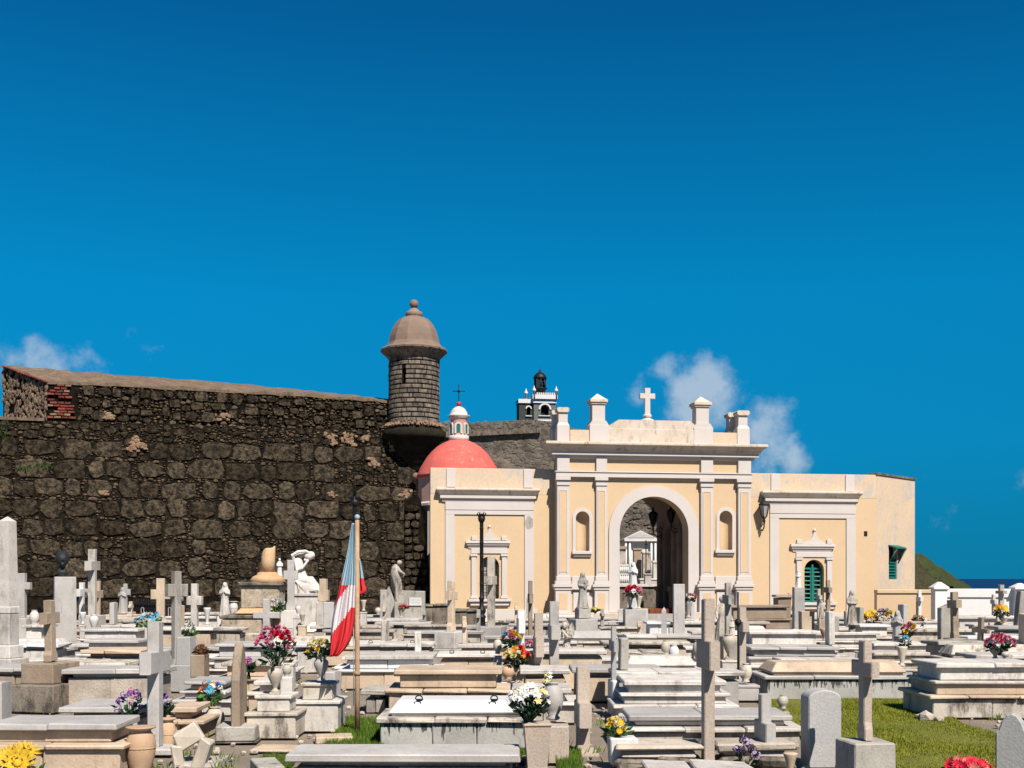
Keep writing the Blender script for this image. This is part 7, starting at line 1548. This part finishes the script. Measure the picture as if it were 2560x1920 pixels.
# ----------------------------------------------------------------- filler graves between the named ones
FI = 0
mats3 = [('beige', 'white', 'white'), ('beige', 'old', 'old'), ('old', 'beige', 'white'), ('white', 'white', 'white'), ('old', 'white', 'grey'), ('beige', 'old', 'white'), ('white', 'grey', 'clean'), ('conc', 'old', 'old'), ('grey', 'white', 'white'), ('beige', 'beige', 'old'), ('old', 'old', 'grey'), ('rubble', 'white', 'grey')]
mname = {'white': 'white marble', 'grey': 'grey marble', 'clean': 'bright white', 'old': 'stained marble', 'beige': 'beige stone', 'conc': 'concrete', 'rubble': 'rubble'}
sname = {'slab': 'single slab', 'tier2': 'two-step', 'tier3': 'three-step', 'coffer': 'sloped-lid', 'rough': 'rough-hewn'}
RF = random.Random(42)
LM = [(20, 'the marble obelisk'), (160, 'the bust pillar'), (300, 'the white urn pedestal'), (440, 'the tall slim grey cross'), (560, 'the praying saint'), (660, 'the broken column'), (790, 'the weeping woman'), (890, 'the flagpole'), (1000, 'the draped angel'), (1128, 'the slim beige cross'), (1228, 'the pointed pale cross'), (1385, 'the central marble cross'), (1457, 'the madonna and child'), (1583, 'the archway madonna'), (1697, 'the narrow marble stele'), (1770, 'the tall granite cross'), (1855, 'the thin iron cross'), (1996, 'the bust beside green shutters'), (2130, 'the slim grey saint'), (2255, 'the goblet urn'), (2387, 'the dark brown cross'), (2500, 'the pink bouquet')]
used = {}
rowsd = [19.6, 22.6, 24.6, 26.8, 29.0, 31.2, 33.4, 35.8, 38.2, 40.6, 43.0]
for ri, d in enumerate(rowsd):
    x = W(-60, d) + RF.uniform(0, .8)
    while x < W(2620, d):
        ln = RF.uniform(1.5, 2.3); dep = RF.uniform(.8, 1.05); dd = d + RF.uniform(-.35, .35)
        Xp = CX + (x + ln / 2) / dd * F
        ok = not any(x < b_ and x + ln > a_ and dd < e__ and dd + dep > c_ for a_, b_, c_, e__ in TOMBS)
        if inpoly(x, dd, LAWN) or inpoly(x + ln, dd, LAWN) or (1540 < Xp < 1760 and d > 40): ok = False
        if not ok: x += .35; continue
        st = RF.choice(('slab', 'slab', 'tier2', 'tier3', 'coffer')); ms_ = RF.choice(mats3); h = RF.uniform(.48, .80) + (.12 if d > 30 else 0)
        near = min(LM, key=lambda q: abs(q[0] - Xp)); rel = 'left of' if Xp < near[0] - 12 else ('right of' if Xp > near[0] + 12 else 'by')
        dist = ['sixth row', 'seventh row', 'eighth row', 'ninth row', 'tenth row', 'eleventh row', 'twelfth row', 'thirteenth row', 'fourteenth row', 'fifteenth row', 'back row'][ri]
        lab = f"{mname[ms_[2]]} {sname[st]} grave, {dist}, {rel} {near[1]}"
        if lab in used: lab = lab.replace(' grave', ' small grave' if ln < 1.9 else ' long grave')
        if lab in used: x += .6; continue
        used[lab] = 1
        tomb(x, x + ln, h, dd, dep, lab, st, ms_, rz=RF.uniform(-.03, .03), x_is_m=True, group='flat tombs crowding the cemetery', crack=RF.random() < .15 and st == 'slab', ring=RF.random() < .12)
        FI += 1
        if RF.random() < .34:   # a small headstone at the head
            m_ = RF.choice(('white', 'old', 'beige', 'conc', 'grey')); xx = x + RF.choice((.22, ln - .22)); hh = RF.uniform(.35, .85); e = empty('headstone', f"small {mname[m_]} headstone on {dist} grave {rel} {near[1]}", 'headstone', (xx, dd + dep / 2, h), RF.uniform(-.1, .1)); 
            if RF.random() < .5: part('stone', MB().box(-.07, .07, -.2, .2, .002, hh, .015, .008), m_, e)
            else: e['category'] = 'cross'; e.name = 'small_cross'; e['label'] = e['label'].replace('headstone', 'stone cross'); part('cross', MB().box(-.05, .05, -.055, .055, .002, hh, .01, .004).box(-.053, .053, -.17, .17, hh * .6, hh * .78, .01, .004), m_, e)
        x += ln + RF.uniform(.15, .5)
# ----------------------------------------------------------------- loose stones and rubble
def heap(X, d, n, w_, label, m='rubble', smx=.16):
    x = W(X, d); t = empty('stone_heap', label, 'rubble', (x, d, 0)); rr = random.Random(int(X))
    for i in range(n):
        b = MB(); r = rr.uniform(.05, smx); pebble(b, (0, 0, 0), r * 1.3, r, r * .75, rr); part('stone', b, m, t, loc=(rr.uniform(-w_, w_), rr.uniform(-.15, .15), r * .5), rot=(0, 0, rr.uniform(0, 3)))
heap(1240, 13.9, 9, .5, 'row of rounded stones on the ground behind the long foreground slab')
heap(1465, 26.6, 10, .5, 'brown broken boulders below the madonna and child pedestal', 'brown', .3)
heap(2060, 29.4, 9, .5, 'mossy rubble stones round the small orange clay pot', 'conc', .22)
heap(2320, 17.9, 5, .16, 'pale broken blocks at the left end of the massive right-hand tomb', 'rubble', .13)
heap(1950, 13.0, 8, .35, 'pale rubble between the granite cross foot and round-topped headstone', 'rubble', .1)
heap(240, 17.6, 12, .5, 'grey rubble behind the grey slab tomb on the left', 'conc', .12)
b = MB(); rr = random.Random(3)
for i in range(2600):
    d = rr.uniform(11.5, 46); x = W(rr.uniform(-60, 2620), d)
    if inpoly(x, d, LAWN): continue
    r = rr.uniform(.015, .06); pebble(b, (x, d, r * .3), r, r, r * .6, rr)
wb = MB()
for i in range(240):
    d = rr.uniform(11.8, 40); x = W(rr.uniform(0, 2560), d)
    if inpoly(x, d, LAWN): continue
    for k in range(16):
        a = rr.uniform(0, 6.28); h_ = rr.uniform(.04, .13); px_, py_ = x + rr.gauss(0, .09), d + rr.gauss(0, .07); wb.add([(px_ - .009, py_, 0), (px_ + .009, py_, 0), (px_ + cos(a) * h_ * .5, py_ + sin(a) * h_ * .5, h_)], [(0, 1, 2)])
tag(part('path_weeds', wb, 'wildgrass'), 'tufts of weeds growing between the graves', 'weeds', kind='stuff')
tag(part('ground_rubble', b, 'rubble'), 'scattered gravel and stone chips between the graves', 'gravel', kind='stuff')
